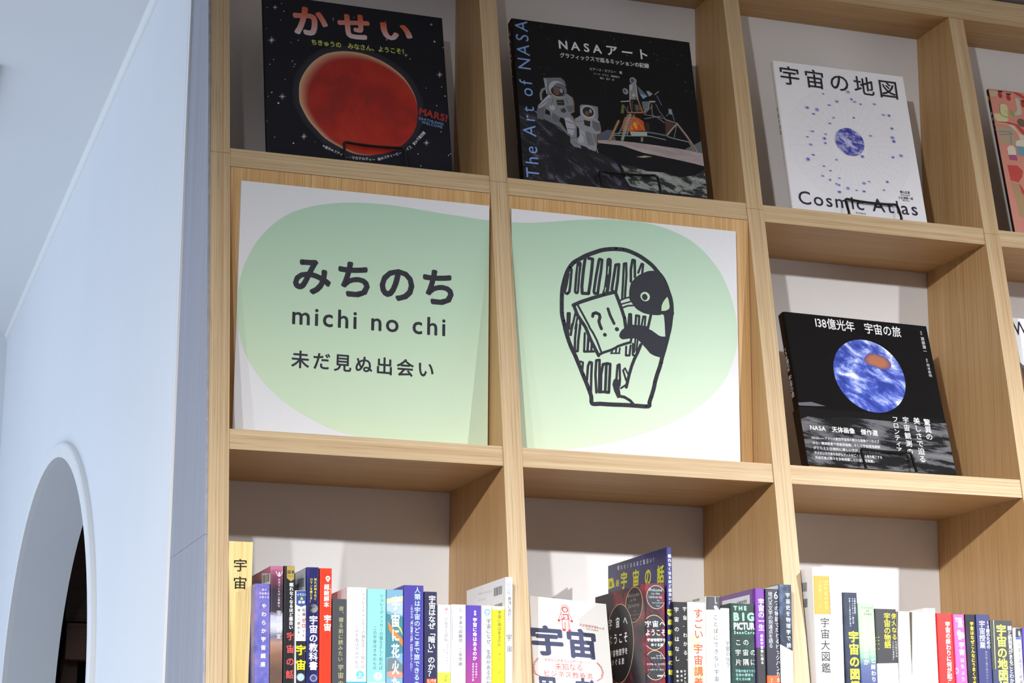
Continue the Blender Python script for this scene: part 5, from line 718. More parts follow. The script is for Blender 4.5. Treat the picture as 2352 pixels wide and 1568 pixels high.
["L", "7c7c84", 0.81, [175.9, 145.9, 175, 136.2]],
["L", "7c7c84", 0.81, [191.5, 148, 190.4, 137.2]],
["L", "8c8c94", 0.81, [169.9, 145.1, 174.8, 135.1]],
["L", "8c8c94", 1.32, [222.4, 172.6, 229.5, 179]],
["L", "5c6088", 1.51, [225.7, 170.9, 231.6, 155.5]],
["L", "7c7c84", 1.1, [247.1, 150.1, 250.1, 130.7]],
["L", "7c7c84", 0.81, [242.2, 141.9, 237.7, 136.5]],
["L", "8c8484", 1, [173.3, 129.1, 184.1, 130.4]],
["L", "8c8484", 1, [171.1, 124.5, 182.2, 125.7]],
["L", "8c8484", 0.91, [168.8, 119.9, 180.3, 121]],
["L", "8c8484", 1, [166.5, 115.4, 178.4, 116.4]],
["L", "8c8484", 1, [164.2, 110.8, 176.6, 111.7]],
["L", "8c8484", 0.91, [161.9, 106.2, 174.7, 107]],
["L", "8c8484", 1, [159.7, 101.7, 172.8, 102.4]],
["L", "8c8484", 1, [157.4, 97.2, 171, 97.7]],
["P", "60602c", [166.7, 147.9, 170.1, 147.8, 168.5, 132.7, 162.9, 132]],
["P", "9aa4a0", [174.6, 101.8, 202.5, 104.8, 202.9, 98.3, 176.9, 94.7]],
["P", "84845c", [192.1, 94, 195.6, 94.4, 194.8, 87, 191.3, 86.5]],
["P", "848c94", [242.6, 150.6, 247.6, 149.6, 247.5, 140, 242.4, 141.7]],
["E", "8894a4", 45.2, 184.3, 0.5, 0.6],
["E", "a8b0bc", 55.8, 247, 0.41, 0.4],
["E", "8894a4", 266.5, 232.5, 0.51, 0.61],
["E", "a8b0bc", 148.1, 255.6, 0.3, 0.41],
["E", "586070", 244.5, 276.3, 0.5, 0.1],
["E", "8894a4", 158.7, 267.2, 0.3, 0.32],
["E", "a8b0bc", 85.1, 249.4, 0.3, 0.3],
["E", "a8b0bc", 275.1, 250.4, 0.41, 0.4],
["E", "8894a4", 85.5, 253.6, 0.41, 0.41],
["E", "a8b0bc", 127.4, 226.8, 0.32, 0.41],
["E", "a8b0bc", 224.5, 266.3, 0.5, 0.61],
["E", "8894a4", 86.3, 231.6, 0.51, 0.61],
["E", "586070", 130.8, 208.5, 0.4, 0.4],
["E", "8894a4", 46.5, 267.7, 0.61, 0.6],
["E", "586070", 247.4, 276.3, 0.4, 0],
["E", "8894a4", 271.8, 276.3, 0.3, 0.1],
["E", "586070", 280.8, 242.8, 0.51, 0.51],
["E", "586070", 116.9, 190.7, 0.22, 0.32],
["E", "a8b0bc", 233, 235.2, 0.41, 0.41],
["E", "586070", 213.2, 272.6, 0.2, 0.32],
["E", "8894a4", 249.5, 239.5, 0.32, 0.3],
["E", "a8b0bc", 149.8, 258.5, 0.3, 0.3],
["E", "8894a4", 53.5, 194.3, 0.4, 0.4],
["E", "8894a4", 275.5, 185.5, 0.61, 0.6],
["E", "8894a4", 113.5, 206.1, 0.32, 0.3],
["E", "a8b0bc", 285.5, 185.5, 0.41, 0.4],
["E", "a8b0bc", 175.3, 276.3, 0.6, 0],
["E", "a8b0bc", 198.5, 276.3, 0.3, 0.1],
["E", "586070", 260.1, 255.2, 0.5, 0.61],
["E", "586070", 282.5, 119.6, 0.32, 0.32],
["E", "a8b0bc", 180.4, 263.5, 0.41, 0.41],
["E", "586070", 117.1, 271.8, 0.51, 0.61],
["E", "586070", 142.3, 168, 0.5, 0.6],
["E", "586070", 211.4, 216.6, 0.51, 0.61],
["E", "8894a4", 234.3, 276.3, 0.5, 0.1],
["E", "a8b0bc", 209.9, 276.3, 0.3, 0],
["E", "586070", 146.9, 221.4, 0.51, 0.61],
["E", "586070", 60.3, 238.2, 0.3, 0.51],
["E", "a8b0bc", 38.9, 195.2, 0.41, 0.4],
["E", "a8b0bc", 183.2, 236.6, 0.51, 0.61],
["E", "8894a4", 115, 216.7, 0.41, 0.4],
["E", "586070", 141.4, 178.3, 0.3, 0.41],
["E", "a8b0bc", 164.2, 263, 0.51, 0.51],
["E", "8894a4", 165.9, 254.7, 0.51, 0.61],
["E", "a8b0bc", 211.2, 224.4, 0.51, 0.61],
["E", "a8b0bc", 275.8, 201.8, 0.61, 0.6],
["E", "a8b0bc", 139.1, 97.2, 0.41, 0.41],
["E", "a8b0bc", 234, 244.1, 0.4, 0.5],
["E", "586070", 81.6, 276.3, 0.5, 0],
["E", "a8b0bc", 53.1, 250.7, 0.3, 0.3],
["E", "8894a4", 100, 190.2, 0.32, 0.3],
["E", "a8b0bc", 229.1, 246.4, 0.51, 0.61],
["T", "NASAアート", "d8d8dc", 0.025, 72.7, 232.2, 217.3, 233.3, 17.66],
["T", "グラフィックスで巡るミッションの記録", "d0d0d4", 0.025, 73.1, 217.4, 218.2, 218.1, 8.73],
["T", "ピアース・ビゾニー　著", "c0c0c4", 0.02, 120.1, 201.4, 172.1, 201.6, 4.93],
["T", "マーク・アクス　執筆協力", "b0b0b4", 0.02, 125.3, 194.3, 166.9, 193.7, 3.62],
["T", "堀口　容子　訳", "b0b0b4", 0.02, 134.7, 188, 157.8, 187.6, 3.61],
["T", "The Art of NASA", "7c9cd4", 0, 24.2, 3.5, 24.8, 273.8, 20.26]],
"stand": [[116, 24.8],
[208.9, 27.4]],
"spine": [["V", "NASAアート", "a09880", 0.02, 5.4, 261.8, 2.7, 175.9, 11.9],
["V", "グラフィックスで巡るミッションの記録", "8c8874", 0.01, 3.7, 167.8, 2.7, 66.9, 5.3]]},
"cosmic": {"loc": [0.89015, -0.15, 0.43651],
"yaw": -0.00826,
"lean": 0.21892,
"roll": 0.00098,
"W": 0.2274,
"H": 0.2645,
"T": 0.0102,
"items": [["C", "b8b6c6", 112.1, 122.4, 17.1, 0.16],
["C", "c9c7d2", 112.1, 122.4, 21.37, 0.16],
["C", "c9c7d2", 112.1, 122.4, 25.64, 0.16],
["C", "c9c7d2", 112.1, 122.4, 29.92, 0.16],
["C", "b8b6c6", 112.1, 122.4, 34.19, 0.16],
["C", "c9c7d2", 112.1, 122.4, 38.47, 0.16],
["C", "c9c7d2", 112.1, 122.4, 42.74, 0.16],
["C", "c9c7d2", 112.1, 122.4, 47.01, 0.16],
["C", "b8b6c6", 112.1, 122.4, 51.29, 0.16],
["C", "c9c7d2", 112.1, 122.4, 55.56, 0.16],
["C", "c9c7d2", 112.1, 122.4, 59.84, 0.16],
["C", "c9c7d2", 112.1, 122.4, 64.11, 0.16],
["C", "b8b6c6", 112.1, 122.4, 68.38, 0.16],
["C", "c9c7d2", 112.1, 122.4, 72.66, 0.16],
["C", "c9c7d2", 112.1, 122.4, 76.93, 0.16],
["C", "c9c7d2", 112.1, 122.4, 81.21, 0.16],
["C", "b8b6c6", 112.1, 122.4, 85.48, 0.16],
["C", "c9c7d2", 112.1, 122.4, 89.75, 0.16],
["C", "c9c7d2", 112.1, 122.4, 94.03, 0.16],
["C", "c9c7d2", 112.1, 122.4, 98.3, 0.16],
["C", "b8b6c6", 112.1, 122.4, 102.58, 0.16],
["L", "c4c2d0", 0.16, [142.8, 125.1, 214.3, 131.3]],
["L", "c4c2d0", 0.16, [141.8, 130.4, 211.2, 148.9]],
["L", "c4c2d0", 0.16, [140, 135.4, 205.1, 165.8]],
["L", "c4c2d0", 0.16, [137.3, 140.1, 196.1, 181.2]],
["L", "c4c2d0", 0.16, [133.9, 144.2, 184.6, 194.9]],
["L", "c4c2d0", 0.16, [129.8, 147.6, 170.9, 206.4]],
["L", "c4c2d0", 0.16, [125.1, 150.3, 155.5, 215.4]],
["L", "c4c2d0", 0.16, [120.1, 152.1, 138.6, 221.5]],
["L", "c4c2d0", 0.16, [114.8, 153.1, 121, 224.6]],
["L", "c4c2d0", 0.16, [109.4, 153.1, 103.2, 224.6]],
["L", "c4c2d0", 0.16, [104.1, 152.1, 85.6, 221.5]],
["L", "c4c2d0", 0.16, [99.1, 150.3, 68.7, 215.4]],
["L", "c4c2d0", 0.16, [94.4, 147.6, 53.3, 206.4]],
["L", "c4c2d0", 0.16, [90.3, 144.2, 39.6, 194.9]],
["L", "c4c2d0", 0.16, [86.9, 140.1, 28.1, 181.2]],
["L", "c4c2d0", 0.16, [84.2, 135.4, 19.1, 165.8]],
["L", "c4c2d0", 0.16, [82.4, 130.4, 13, 148.9]],
["L", "c4c2d0", 0.16, [81.4, 125.1, 9.9, 131.3]],
["L", "c4c2d0", 0.16, [81.4, 119.7, 9.9, 113.5]],
["L", "c4c2d0", 0.16, [82.4, 114.4, 13, 95.9]],
["L", "c4c2d0", 0.16, [84.2, 109.4, 19.1, 79]],
["L", "c4c2d0", 0.16, [86.9, 104.7, 28.1, 63.6]],
["L", "c4c2d0", 0.16, [90.3, 100.6, 39.6, 49.9]],
["L", "c4c2d0", 0.16, [94.4, 97.2, 53.3, 38.4]],
["L", "c4c2d0", 0.16, [99.1, 94.5, 68.7, 29.4]],
["L", "c4c2d0", 0.16, [104.1, 92.7, 85.6, 23.3]],
["L", "c4c2d0", 0.16, [109.4, 91.7, 103.2, 20.2]],
["L", "c4c2d0", 0.16, [114.8, 91.7, 121, 20.2]],
["L", "c4c2d0", 0.16, [120.1, 92.7, 138.6, 23.3]],
["L", "c4c2d0", 0.16, [125.1, 94.5, 155.5, 29.4]],
["L", "c4c2d0", 0.16, [129.8, 97.2, 170.9, 38.4]],
["L", "c4c2d0", 0.16, [133.9, 100.6, 184.6, 49.9]],
["L", "c4c2d0", 0.16, [137.3, 104.7, 196.1, 63.6]],
["L", "c4c2d0", 0.16, [140, 109.4, 205.1, 79]],
["L", "c4c2d0", 0.16, [141.8, 114.4, 211.2, 95.9]],
["L", "c4c2d0", 0.16, [142.8, 119.7, 214.3, 113.5]],
["E", "c6c6de", 48.5, 184.5, 4.54, 2.93],
["E", "9a9cd0", 48.5, 184.5, 3.13, 2.12],
["E", "5c60b4", 48.8, 184.6, 1.91, 1.51],
["E", "c6c6de", 65.1, 182.9, 4.33, 3.63],
["E", "9a9cd0", 65.1, 182.9, 3.01, 2.62],
["E", "7c80c4", 65.4, 182.9, 1.81, 1.81],
["E", "c6c6de", 58, 174.2, 4.33, 1.81],
["E", "9a9cd0", 58, 174.2, 3.01, 1.32],
["E", "484ca8", 58.3, 174.2, 1.81, 0.91],
["E", "c6c6de", 80.1, 213.6, 2.93, 1.63],
["E", "9a9cd0", 80.1, 213.6, 2.02, 1.12],
["E", "5c60b4", 80.4, 213.7, 1.2, 0.82],
["E", "c6c6de", 102, 202.3, 4.03, 2.94],
["E", "9a9cd0", 102, 202.3, 2.72, 2.12],
["E", "7c80c4", 102.3, 202.3, 1.71, 1.41],
["E", "c6c6de", 87.4, 193.8, 4.03, 1.73],
["E", "9a9cd0", 87.4, 193.8, 2.83, 1.22],
["E", "484ca8", 87.7, 193.8, 1.73, 0.81],
["E", "c6c6de", 128.4, 209.7, 3.44, 2.52],
["E", "9a9cd0", 128.4, 209.7, 2.42, 1.81],
["E", "5c60b4", 128.7, 209.8, 1.51, 1.3],
["E", "c6c6de", 133.2, 205.6, 4.34, 2.02],
["E", "9a9cd0", 133.2, 205.6, 3.03, 1.41],
["E", "7c80c4", 133.5, 205.7, 1.81, 1],
["E", "c6c6de", 143.3, 202.5, 2.82, 1.92],
["E", "9a9cd0", 143.3, 202.5, 1.91, 1.41],
["E", "484ca8", 143.6, 202.5, 1.12, 0.92],
["E", "c6c6de", 167.8, 205.6, 4.03, 1.82],
["E", "9a9cd0", 167.8, 205.6, 2.82, 1.32],
["E", "5c60b4", 168.1, 205.6, 1.71, 0.91],
["E", "c6c6de", 181, 187.6, 4.13, 1.92],
["E", "9a9cd0", 181, 187.6, 2.83, 1.41],
["E", "7c80c4", 181.4, 187.7, 1.71, 1.02],
["E", "c6c6de", 190.7, 187.6, 3.62, 2.83],
["E", "9a9cd0", 190.7, 187.6, 2.52, 2.12],
["E", "484ca8", 191, 187.6, 1.51, 1.41],
["E", "c6c6de", 192.2, 164.1, 3.83, 2.84],
["E", "9a9cd0", 192.2, 164.1, 2.63, 2.04],
["E", "5c60b4", 192.5, 164.2, 1.61, 1.41],
["E", "c6c6de", 190.4, 147.3, 4.54, 3.24],
["E", "9a9cd0", 190.4, 147.3, 3.22, 2.32],
["E", "7c80c4", 190.7, 147.4, 1.91, 1.61],
["E", "c6c6de", 191.8, 140.6, 4.33, 3.45],
["E", "9a9cd0", 191.8, 140.6, 3.03, 2.53],
["E", "484ca8", 192.1, 140.7, 1.81, 1.82],
["E", "c6c6de", 185.7, 111.3, 3.62, 2.63],
["E", "9a9cd0", 185.7, 111.3, 2.52, 1.92],
["E", "5c60b4", 186, 111.3, 1.51, 1.32],
["E", "c6c6de", 200.5, 115.8, 4.13, 3.34],
["E", "9a9cd0", 200.5, 115.8, 2.83, 2.43],
["E", "7c80c4", 200.8, 115.9, 1.71, 1.73],
["E", "c6c6de", 168.7, 65.4, 3.52, 2.75],
["E", "9a9cd0", 168.7, 65.4, 2.42, 2.02],
["E", "484ca8", 169, 65.4, 1.51, 1.32],
["E", "c6c6de", 137.1, 62.5, 3.31, 1.32],
["E", "9a9cd0", 137.1, 62.5, 2.31, 1],
["E", "5c60b4", 137.4, 62.5, 1.41, 0.61],
["E", "c6c6de", 127.7, 58.4, 4.12, 2.83],
["E", "9a9cd0", 127.7, 58.4, 2.82, 2.02],
["E", "7c80c4", 128, 58.4, 1.71, 1.41],
["E", "c6c6de", 125.5, 43.9, 3.92, 2.43],
["E", "9a9cd0", 125.5, 43.9, 2.72, 1.73],
["E", "484ca8", 125.8, 43.9, 1.61, 1.22],
["E", "c6c6de", 112.9, 44.3, 3.32, 1.51],
["E", "9a9cd0", 112.9, 44.3, 2.32, 1.1],
["E", "5c60b4", 113.2, 44.4, 1.4, 0.81],
["E", "c6c6de", 98.6, 46.4, 3.92, 3.24],
["E", "9a9cd0", 98.6, 46.4, 2.72, 2.42],
["E", "7c80c4", 98.9, 46.4, 1.71, 1.61],
["E", "c6c6de", 82.9, 38.3, 4.33, 2.94],
["E", "9a9cd0", 82.9, 38.3, 3.01, 2.12],
["E", "484ca8", 83.1, 38.3, 1.91, 1.41],
["E", "c6c6de", 84, 50.5, 3.52, 2.32],
["E", "9a9cd0", 84, 50.5, 2.42, 1.61],
["E", "5c60b4", 84.3, 50.5, 1.51, 1.1],
["E", "c6c6de", 79.9, 52.2, 2.82, 2.12],
["E", "9a9cd0", 79.9, 52.2, 1.91, 1.61],
["E", "7c80c4", 80.2, 52.2, 1.2, 1.12],
["E", "c6c6de", 86.4, 62.9, 3.21, 1.41],
["E", "9a9cd0", 86.4, 62.9, 2.21, 1.02],
["E", "484ca8", 86.7, 62.9, 1.32, 0.71],
["E", "c6c6de", 69.9, 58, 2.82, 2.42],
["E", "9a9cd0", 69.9, 58, 2.01, 1.71],
["E", "5c60b4", 70.2, 58, 1.22, 1.2],
["E", "c6c6de", 58.2, 63.6, 3.32, 1.92],
["E", "9a9cd0", 58.2, 63.6, 2.32, 1.41],
["E", "7c80c4", 58.5, 63.7, 1.4, 1],
["E", "c6c6de", 72.8, 74.4, 2.92, 1.71],
["E", "9a9cd0", 72.8, 74.4, 2.01, 1.2],
["E", "484ca8", 73.1, 74.4, 1.22, 0.81],
["E", "c6c6de", 62.7, 81.4, 3.63, 1.61],
["E", "9a9cd0", 62.7, 81.4, 2.52, 1.1],
["E", "5c60b4", 63, 81.5, 1.51, 0.81],
["E", "c6c6de", 86.1, 95.4, 2.93, 2.02],
["E", "9a9cd0", 86.1, 95.4, 2.02, 1.51],
["E", "7c80c4", 86.4, 95.5, 1.2, 1.12],
["E", "c6c6de", 47.2, 99.5, 4.12, 1.92],
["E", "9a9cd0", 47.2, 99.5, 2.82, 1.41],
["E", "484ca8", 47.5, 99.5, 1.71, 0.92],
["E", "c6c6de", 37.2, 90.7, 4.33, 3.83],
["E", "9a9cd0", 37.2, 90.7, 3.01, 2.72],
["E", "5c60b4", 37.5, 90.7, 1.81, 1.91],
["E", "c6c6de", 45.3, 117.6, 3.93, 2.43],
["E", "9a9cd0", 45.3, 117.6, 2.72, 1.82],
["E", "7c80c4", 45.6, 117.6, 1.61, 1.22],
["E", "c6c6de", 41.5, 131, 3.11, 1.51],
["E", "9a9cd0", 41.5, 131, 2.11, 1.1],
["E", "484ca8", 41.8, 131, 1.32, 0.71],
["E", "c6c6de", 51.5, 142, 4.23, 1.71],
["E", "9a9cd0", 51.5, 142, 2.93, 1.3],
["E", "5c60b4", 51.8, 142.1, 1.81, 0.91],
["E", "c6c6de", 73.8, 139.5, 3.13, 2.12],
["E", "9a9cd0", 73.8, 139.5, 2.21, 1.51],
["E", "7c80c4", 74.1, 139.5, 1.32, 1],
["E", "c6c6de", 70.6, 131.4, 3.92, 3.03],
["E", "9a9cd0", 70.6, 131.4, 2.72, 2.22],
["E", "484ca8", 70.9, 131.4, 1.61, 1.51],
["E", "c6c6de", 70.9, 123.1, 3.22, 2.22],
["E", "9a9cd0", 70.9, 123.1, 2.22, 1.61],
["E", "5c60b4", 71.2, 123.1, 1.41, 1.1],
["E", "c6c6de", 91.9, 171.5, 3.03, 1.71],
["E", "9a9cd0", 91.9, 171.5, 2.12, 1.32],
["E", "7c80c4", 92.2, 171.6, 1.3, 0.91],
["E", "c6c6de", 83.8, 160.2, 3.83, 1.51],
["E", "9a9cd0", 83.8, 160.2, 2.73, 1.12],
["E", "484ca8", 84.1, 160.3, 1.61, 0.81],
["E", "c6c6de", 127.3, 175.6, 2.93, 2.12],
["E", "9a9cd0", 127.3, 175.6, 2.02, 1.61],
["E", "5c60b4", 127.6, 175.6, 1.22, 1],
["E", "c6c6de", 152.1, 145.8, 3.73, 2.02],
["E", "9a9cd0", 152.1, 145.8, 2.52, 1.51],
["E", "7c80c4", 152.4, 145.9, 1.61, 1.1],
["E", "c6c6de", 131.9, 106.3, 3.92, 3.34],
["E", "9a9cd0", 131.9, 106.3, 2.72, 2.43],
["E", "484ca8", 132.2, 106.3, 1.61, 1.63],
["E", "c6c6de", 160.3, 49.8, 3.03, 1.51],
["E", "9a9cd0", 160.3, 49.8, 2.12, 1.12],
["E", "5c60b4", 160.6, 49.9, 1.3, 0.81],
["E", "c6c6de", 124.3, 222.5, 3.83, 2.83],
["E", "9a9cd0", 124.3, 222.5, 2.63, 2.02],
["E", "7c80c4", 124.6, 222.6, 1.61, 1.41],
["MC", "earth_ink", 113.8, 130.4, 24.91],
["T", "宇宙の地図", "24242e", 0.008, 9.5, 222.7, 212.4, 219.5, 34.59],
["T", "Cosmic Atlas", "24243a", 0.004, 11.9, 9.9, 213.4, 10.4, 23.01],
["T", "観山正見", "34343e", 0.02, 188.2, 47.7, 205.1, 47.4, 4.96],
["T", "国立天文台台長", "34343e", 0.02, 188.4, 43.8, 204.5, 43.7, 2.22],
["T", "小久保英一郎", "34343e", 0.02, 183.5, 37.2, 209.1, 37.2, 5.06],
["T", "国立天文台", "34343e", 0.02, 190.5, 34.3, 202.3, 34.1, 2.24],
["T", "朝日新聞出版", "74747e", 0.01, 105.7, 3.2, 122.9, 3, 2.73]],
"stand": [[86.6, 23.7],
[175.3, 22.7]],
"spine": [["V", "宇宙の地図", "34343e", 0.01, 3.5, 182.4, 3.2, 131.6, 7.7],
["T", "Cosmic Atlas", "44444e", 0, 2.4, 129, 0.6, 73.6, 3.32]]},
"earth": {"loc": [0.87604, -0.205, 0.03624],
"yaw": 0.04697,
"lean": 0.25914,
"roll": 0.00053,
"W": 0.2485,
"H": 0.2501,
"T": 0.0173,
"items": [["MC", "earth", 130.8, 154.4, 60.76],
["P", [105, 80, 123], [126.1, 181.4, 127.3, 184.5, 129.7, 187.8, 132.7, 190.4, 136.4, 192.3, 140.8, 193.5, 145.1, 194, 149, 193.5, 152.9, 192.3, 156.8, 190.9, 160.8, 189.6, 164.9, 188, 168.1, 186, 170.4, 183.1, 172, 179.8, 172.5, 176.8, 171.7, 174.1, 170, 171.6, 167.4, 169.7, 163.9, 168.4, 159.5, 167.6, 155.3, 167.4, 151.4, 168, 147.6, 169.2, 143.6, 170.5, 139, 171.5, 134.3, 172.6, 130.5, 174.1, 128, 176.2, 126.5, 178.7]],
["P", [126, 88, 106], [128.6, 181.3, 129.6, 184, 131.8, 186.9, 134.5, 189.3, 137.8, 190.9, 141.6, 192, 145.4, 192.5, 149, 192, 152.4, 191, 155.9, 189.7, 159.5, 188.5, 163.1, 187.1, 166, 185.3, 168, 182.8, 169.4, 179.8, 169.8, 177.1, 169.2, 174.7, 167.6, 172.5, 165.3, 170.8, 162.2, 169.6, 158.3, 168.9, 154.5, 168.8, 151.1, 169.3, 147.7, 170.4, 144.2, 171.5, 140.1, 172.4, 135.9, 173.4, 132.5, 174.7, 130.3, 176.6, 128.9, 178.8]],
["P", [147, 96, 89], [131, 181.1, 132, 183.5, 133.8, 186, 136.2, 188.1, 139.1, 189.6, 142.5, 190.5, 145.8, 190.9, 148.9, 190.5, 151.9, 189.6, 154.9, 188.5, 158.1, 187.4, 161.3, 186.2, 163.8, 184.6, 165.6, 182.4, 166.8, 179.8, 167.2, 177.5, 166.6, 175.4, 165.2, 173.4, 163.2, 171.9, 160.5, 170.9, 157.1, 170.3, 153.8, 170.1, 150.8, 170.6, 147.8, 171.6, 144.7, 172.6, 141.1, 173.4, 137.4, 174.2, 134.5, 175.4, 132.5, 177, 131.3, 179]],
["P", [168, 104, 72], [133.5, 180.9, 134.3, 183, 135.9, 185.2, 137.9, 187, 140.4, 188.2, 143.3, 189, 146.2, 189.4, 148.8, 189, 151.5, 188.2, 154, 187.3, 156.8, 186.4, 159.5, 185.3, 161.6, 184, 163.2, 182.1, 164.2, 179.9, 164.6, 177.8, 164.1, 176, 162.9, 174.4, 161.2, 173.1, 158.8, 172.2, 155.9, 171.7, 153, 171.5, 150.4, 171.9, 147.9, 172.8, 145.2, 173.6, 142.2, 174.3, 139, 175, 136.5, 176, 134.8, 177.4, 133.7, 179.1]],
["P", [168, 104, 72], [136, 180.8, 136.6, 182.5, 138, 184.3, 139.7, 185.8, 141.7, 186.8, 144.2, 187.5, 146.6, 187.8, 148.8, 187.5, 151, 186.9, 153.1, 186.1, 155.4, 185.3, 157.7, 184.4, 159.5, 183.3, 160.8, 181.7, 161.6, 179.9, 161.9, 178.2, 161.5, 176.6, 160.5, 175.3, 159.1, 174.2, 157.1, 173.5, 154.7, 173, 152.3, 172.9, 150.1, 173.2, 148, 173.9, 145.8, 174.6, 143.2, 175.2, 140.5, 175.8, 138.4, 176.6, 137, 177.8, 136.1, 179.2]],
["P", [168, 104, 72], [138.4, 180.6, 139, 182, 140, 183.5, 141.4, 184.7, 143.1, 185.5, 145, 186, 147, 186.3, 148.7, 186, 150.5, 185.5, 152.2, 184.9, 154, 184.2, 155.8, 183.5, 157.3, 182.6, 158.4, 181.4, 159.1, 179.9, 159.3, 178.5, 158.9, 177.3, 158.2, 176.2, 157, 175.3, 155.4, 174.7, 153.5, 174.4, 151.5, 174.3, 149.8, 174.6, 148.1, 175.1, 146.3, 175.7, 144.2, 176.1, 142.1, 176.6, 140.4, 177.3, 139.3, 178.2, 138.6, 179.4]],
["P", [168, 104, 72], [140.9, 180.4, 141.3, 181.5, 142.1, 182.6, 143.1, 183.5, 144.4, 184.1, 145.9, 184.5, 147.3, 184.7, 148.7, 184.5, 150, 184.1, 151.3, 183.7, 152.7, 183.2, 154.1, 182.7, 155.2, 182, 155.9, 181, 156.5, 179.9, 156.6, 178.8, 156.4, 177.9, 155.8, 177.1, 154.9, 176.4, 153.7, 176, 152.3, 175.7, 150.8, 175.7, 149.5, 175.9, 148.2, 176.3, 146.8, 176.7, 145.3, 177.1, 143.7, 177.4, 142.4, 177.9, 141.5, 178.6, 141, 179.5]],
["P", "5a5a60", [0.3, 99.1, 22.9, 102.2, 45.7, 97.2, 30.6, 95.9, 1, 94.6]],
["T", "138億光年　宇宙の旅", "e8e8ea", 0.012, 53, 228.3, 200.2, 225.7, 18.58],
["V", "渡部潤一", "c0c0c4", 0.02, 237.3, 230.9, 237.4, 202.5, 6.1],
["V", "岡本典明", "b0b0b4", 0.02, 237.9, 185.2, 238.3, 161.7, 5.1],
["V", "監修", "a0a0a4", 0.02, 237.1, 240.7, 236.8, 233.3, 3.2],
["V", "解説", "a0a0a4", 0.02, 237.4, 193.4, 237.3, 187, 3.2]],
"stand": [[87.3, 29.3],
[172.1, 29.3]],
"band_h": 91.8,
"band": [["M", "moon_wave", [0, 72, 12.7, 77.7, 38.9, 75.6, 66.5, 80.7, 108.4, 81.2, 156.6, 80.8, 248.5, 85.3, 248.5, 0, 0, 0]],
["T", "NASA　天体画像　傑作選", "dcdcdc", 0.02, 13.3, 55.5, 126.1, 54.6, 9.44],
["T", "NASA――アメリカ航空宇宙局の膨大な画像アーカイブ", "d0d0d0", 0.015, 13.1, 41.3, 126, 43.1, 4.96],
["T", "から、観測衛星や惑星探査機、そして宇宙望遠鏡群", "d0d0d0", 0.015, 13.2, 33, 125.9, 34.5, 4.88],
["T", "がとらえた圧倒的に美しい天体が――その素顔", "d0d0d0", 0.015, 13, 25.1, 124.8, 26.1, 4.98],
["T", "サイエンスでありながらアートのごとく見る者を魅了する", "d0d0d0", 0.015, 13.3, 17.2, 125.6, 17.9, 4.87],
["T", "天体写真の数々を多数掲載した決定版写真集。", "d0d0d0", 0.015, 13.2, 9.6, 111.3, 10.3, 4.88],
["V", "驚異の", "dcdcdc", 0.012, 215.4, 89.9, 214.2, 54.7, 11.3],
["V", "美しさで迫る", "dcdcdc", 0.012, 197.8, 91.4, 194.7, 16.6, 11.3],
["V", "宇宙観測の", "dcdcdc", 0.012, 179.1, 91.4, 175.4, 27.2, 10.6],
["V", "フロンティア", "dcdcdc", 0.012, 160.9, 89.9, 157.1, 29.6, 9.9]],
"spine": [["V", "138億光年", "c8c8cc", 0.012, 7.3, 194.7, 5.7, 154.2, 10.9],
["V", "宇宙の旅", "c8c8cc", 0.012, 7.2, 148.2, 6.2, 111.9, 10.7],
["V", "渡部潤一", "90908c", 0.01, 4.3, 79.9, 3.5, 60.2, 4.4]]},
"pink": {"loc": [1.27377, -0.15, 0.43583],
"yaw": -0.01,
"lean": 0.22,
"roll": 0,
"W": 0.25,
"H": 0.2652,
"T": 0.007,
"items": [["P", "c88676", [0.3, 0, 250, 0, 250, 265.2, 0.3, 265.2]],
["P", "b8a888", [0.7, 261, 22.1, 263.7, 24.3, 253.2, 2.2, 251.9]],
["P", "a89878", [3.1, 194.2, 32.6, 196.3, 34.8, 163.7, 4.7, 163.3]],
["P", "a88c68", [9.3, 93.8, 29.1, 89.8, 27.7, 17.7, 13.8, 30.5]],
["P", "c8bcac", [3.3, 201.2, 25.1, 200.7, 39.3, 187.6, 43.7, 166.9, 55.8, 165.1, 58.5, 179.3, 43.1, 185.9, 33.6, 201.8, 15.2, 203.8]],
["P", "b44038", [0.3, 264.6, 28.9, 265.2, 45.1, 263.5, 60.3, 254.6, 71.6, 247.4, 72.8, 254, 54, 265.2, 33.5, 265.2]],
["P", "b44038", [2.9, 202.3, 21.2, 202.4, 37.4, 200.1, 47.4, 186.4, 58.5, 179.3, 59.6, 184.7, 42.1, 202.8, 26, 205.5]],
["P", "b84840", [8.7, 123.9, 27.5, 125, 36, 115.5, 31.9, 104.6, 23.6, 93.3, 13.7, 95.3, 9.7, 95.9]],
["P", "b44038", [23.6, 93.3, 31.3, 79.7, 37.7, 70, 35.7, 59.5, 26.3, 75]],
["P", "2c2420", [16.2, 263.6, 26.8, 264.1, 24, 260.7, 17.7, 260.4]],
["E", "a83028", 19.9, 255.5, 4.13, 5.69],
["P", "2c2420", [31.1, 260.6, 41.7, 261.1, 39, 257.7, 32.6, 257.3]],
["E", "a83028", 34.9, 252.4, 4.13, 5.61],
["P", "2c2420", [56.4, 250.9, 67, 251.3, 64.3, 248, 57.9, 247.6]],
["E", "a83028", 60.1, 242.7, 4.13, 5.69],
["P", "b8b884", [14.9, 235.8, 23.8, 239.1, 29, 233.3, 26.3, 207.3, 17.6, 205.1, 13.4, 216.4]],
["P", "b8b884", [2.5, 219.3, 14, 219.6, 27.9, 216, 26.3, 207.3, 7.1, 204.9]],
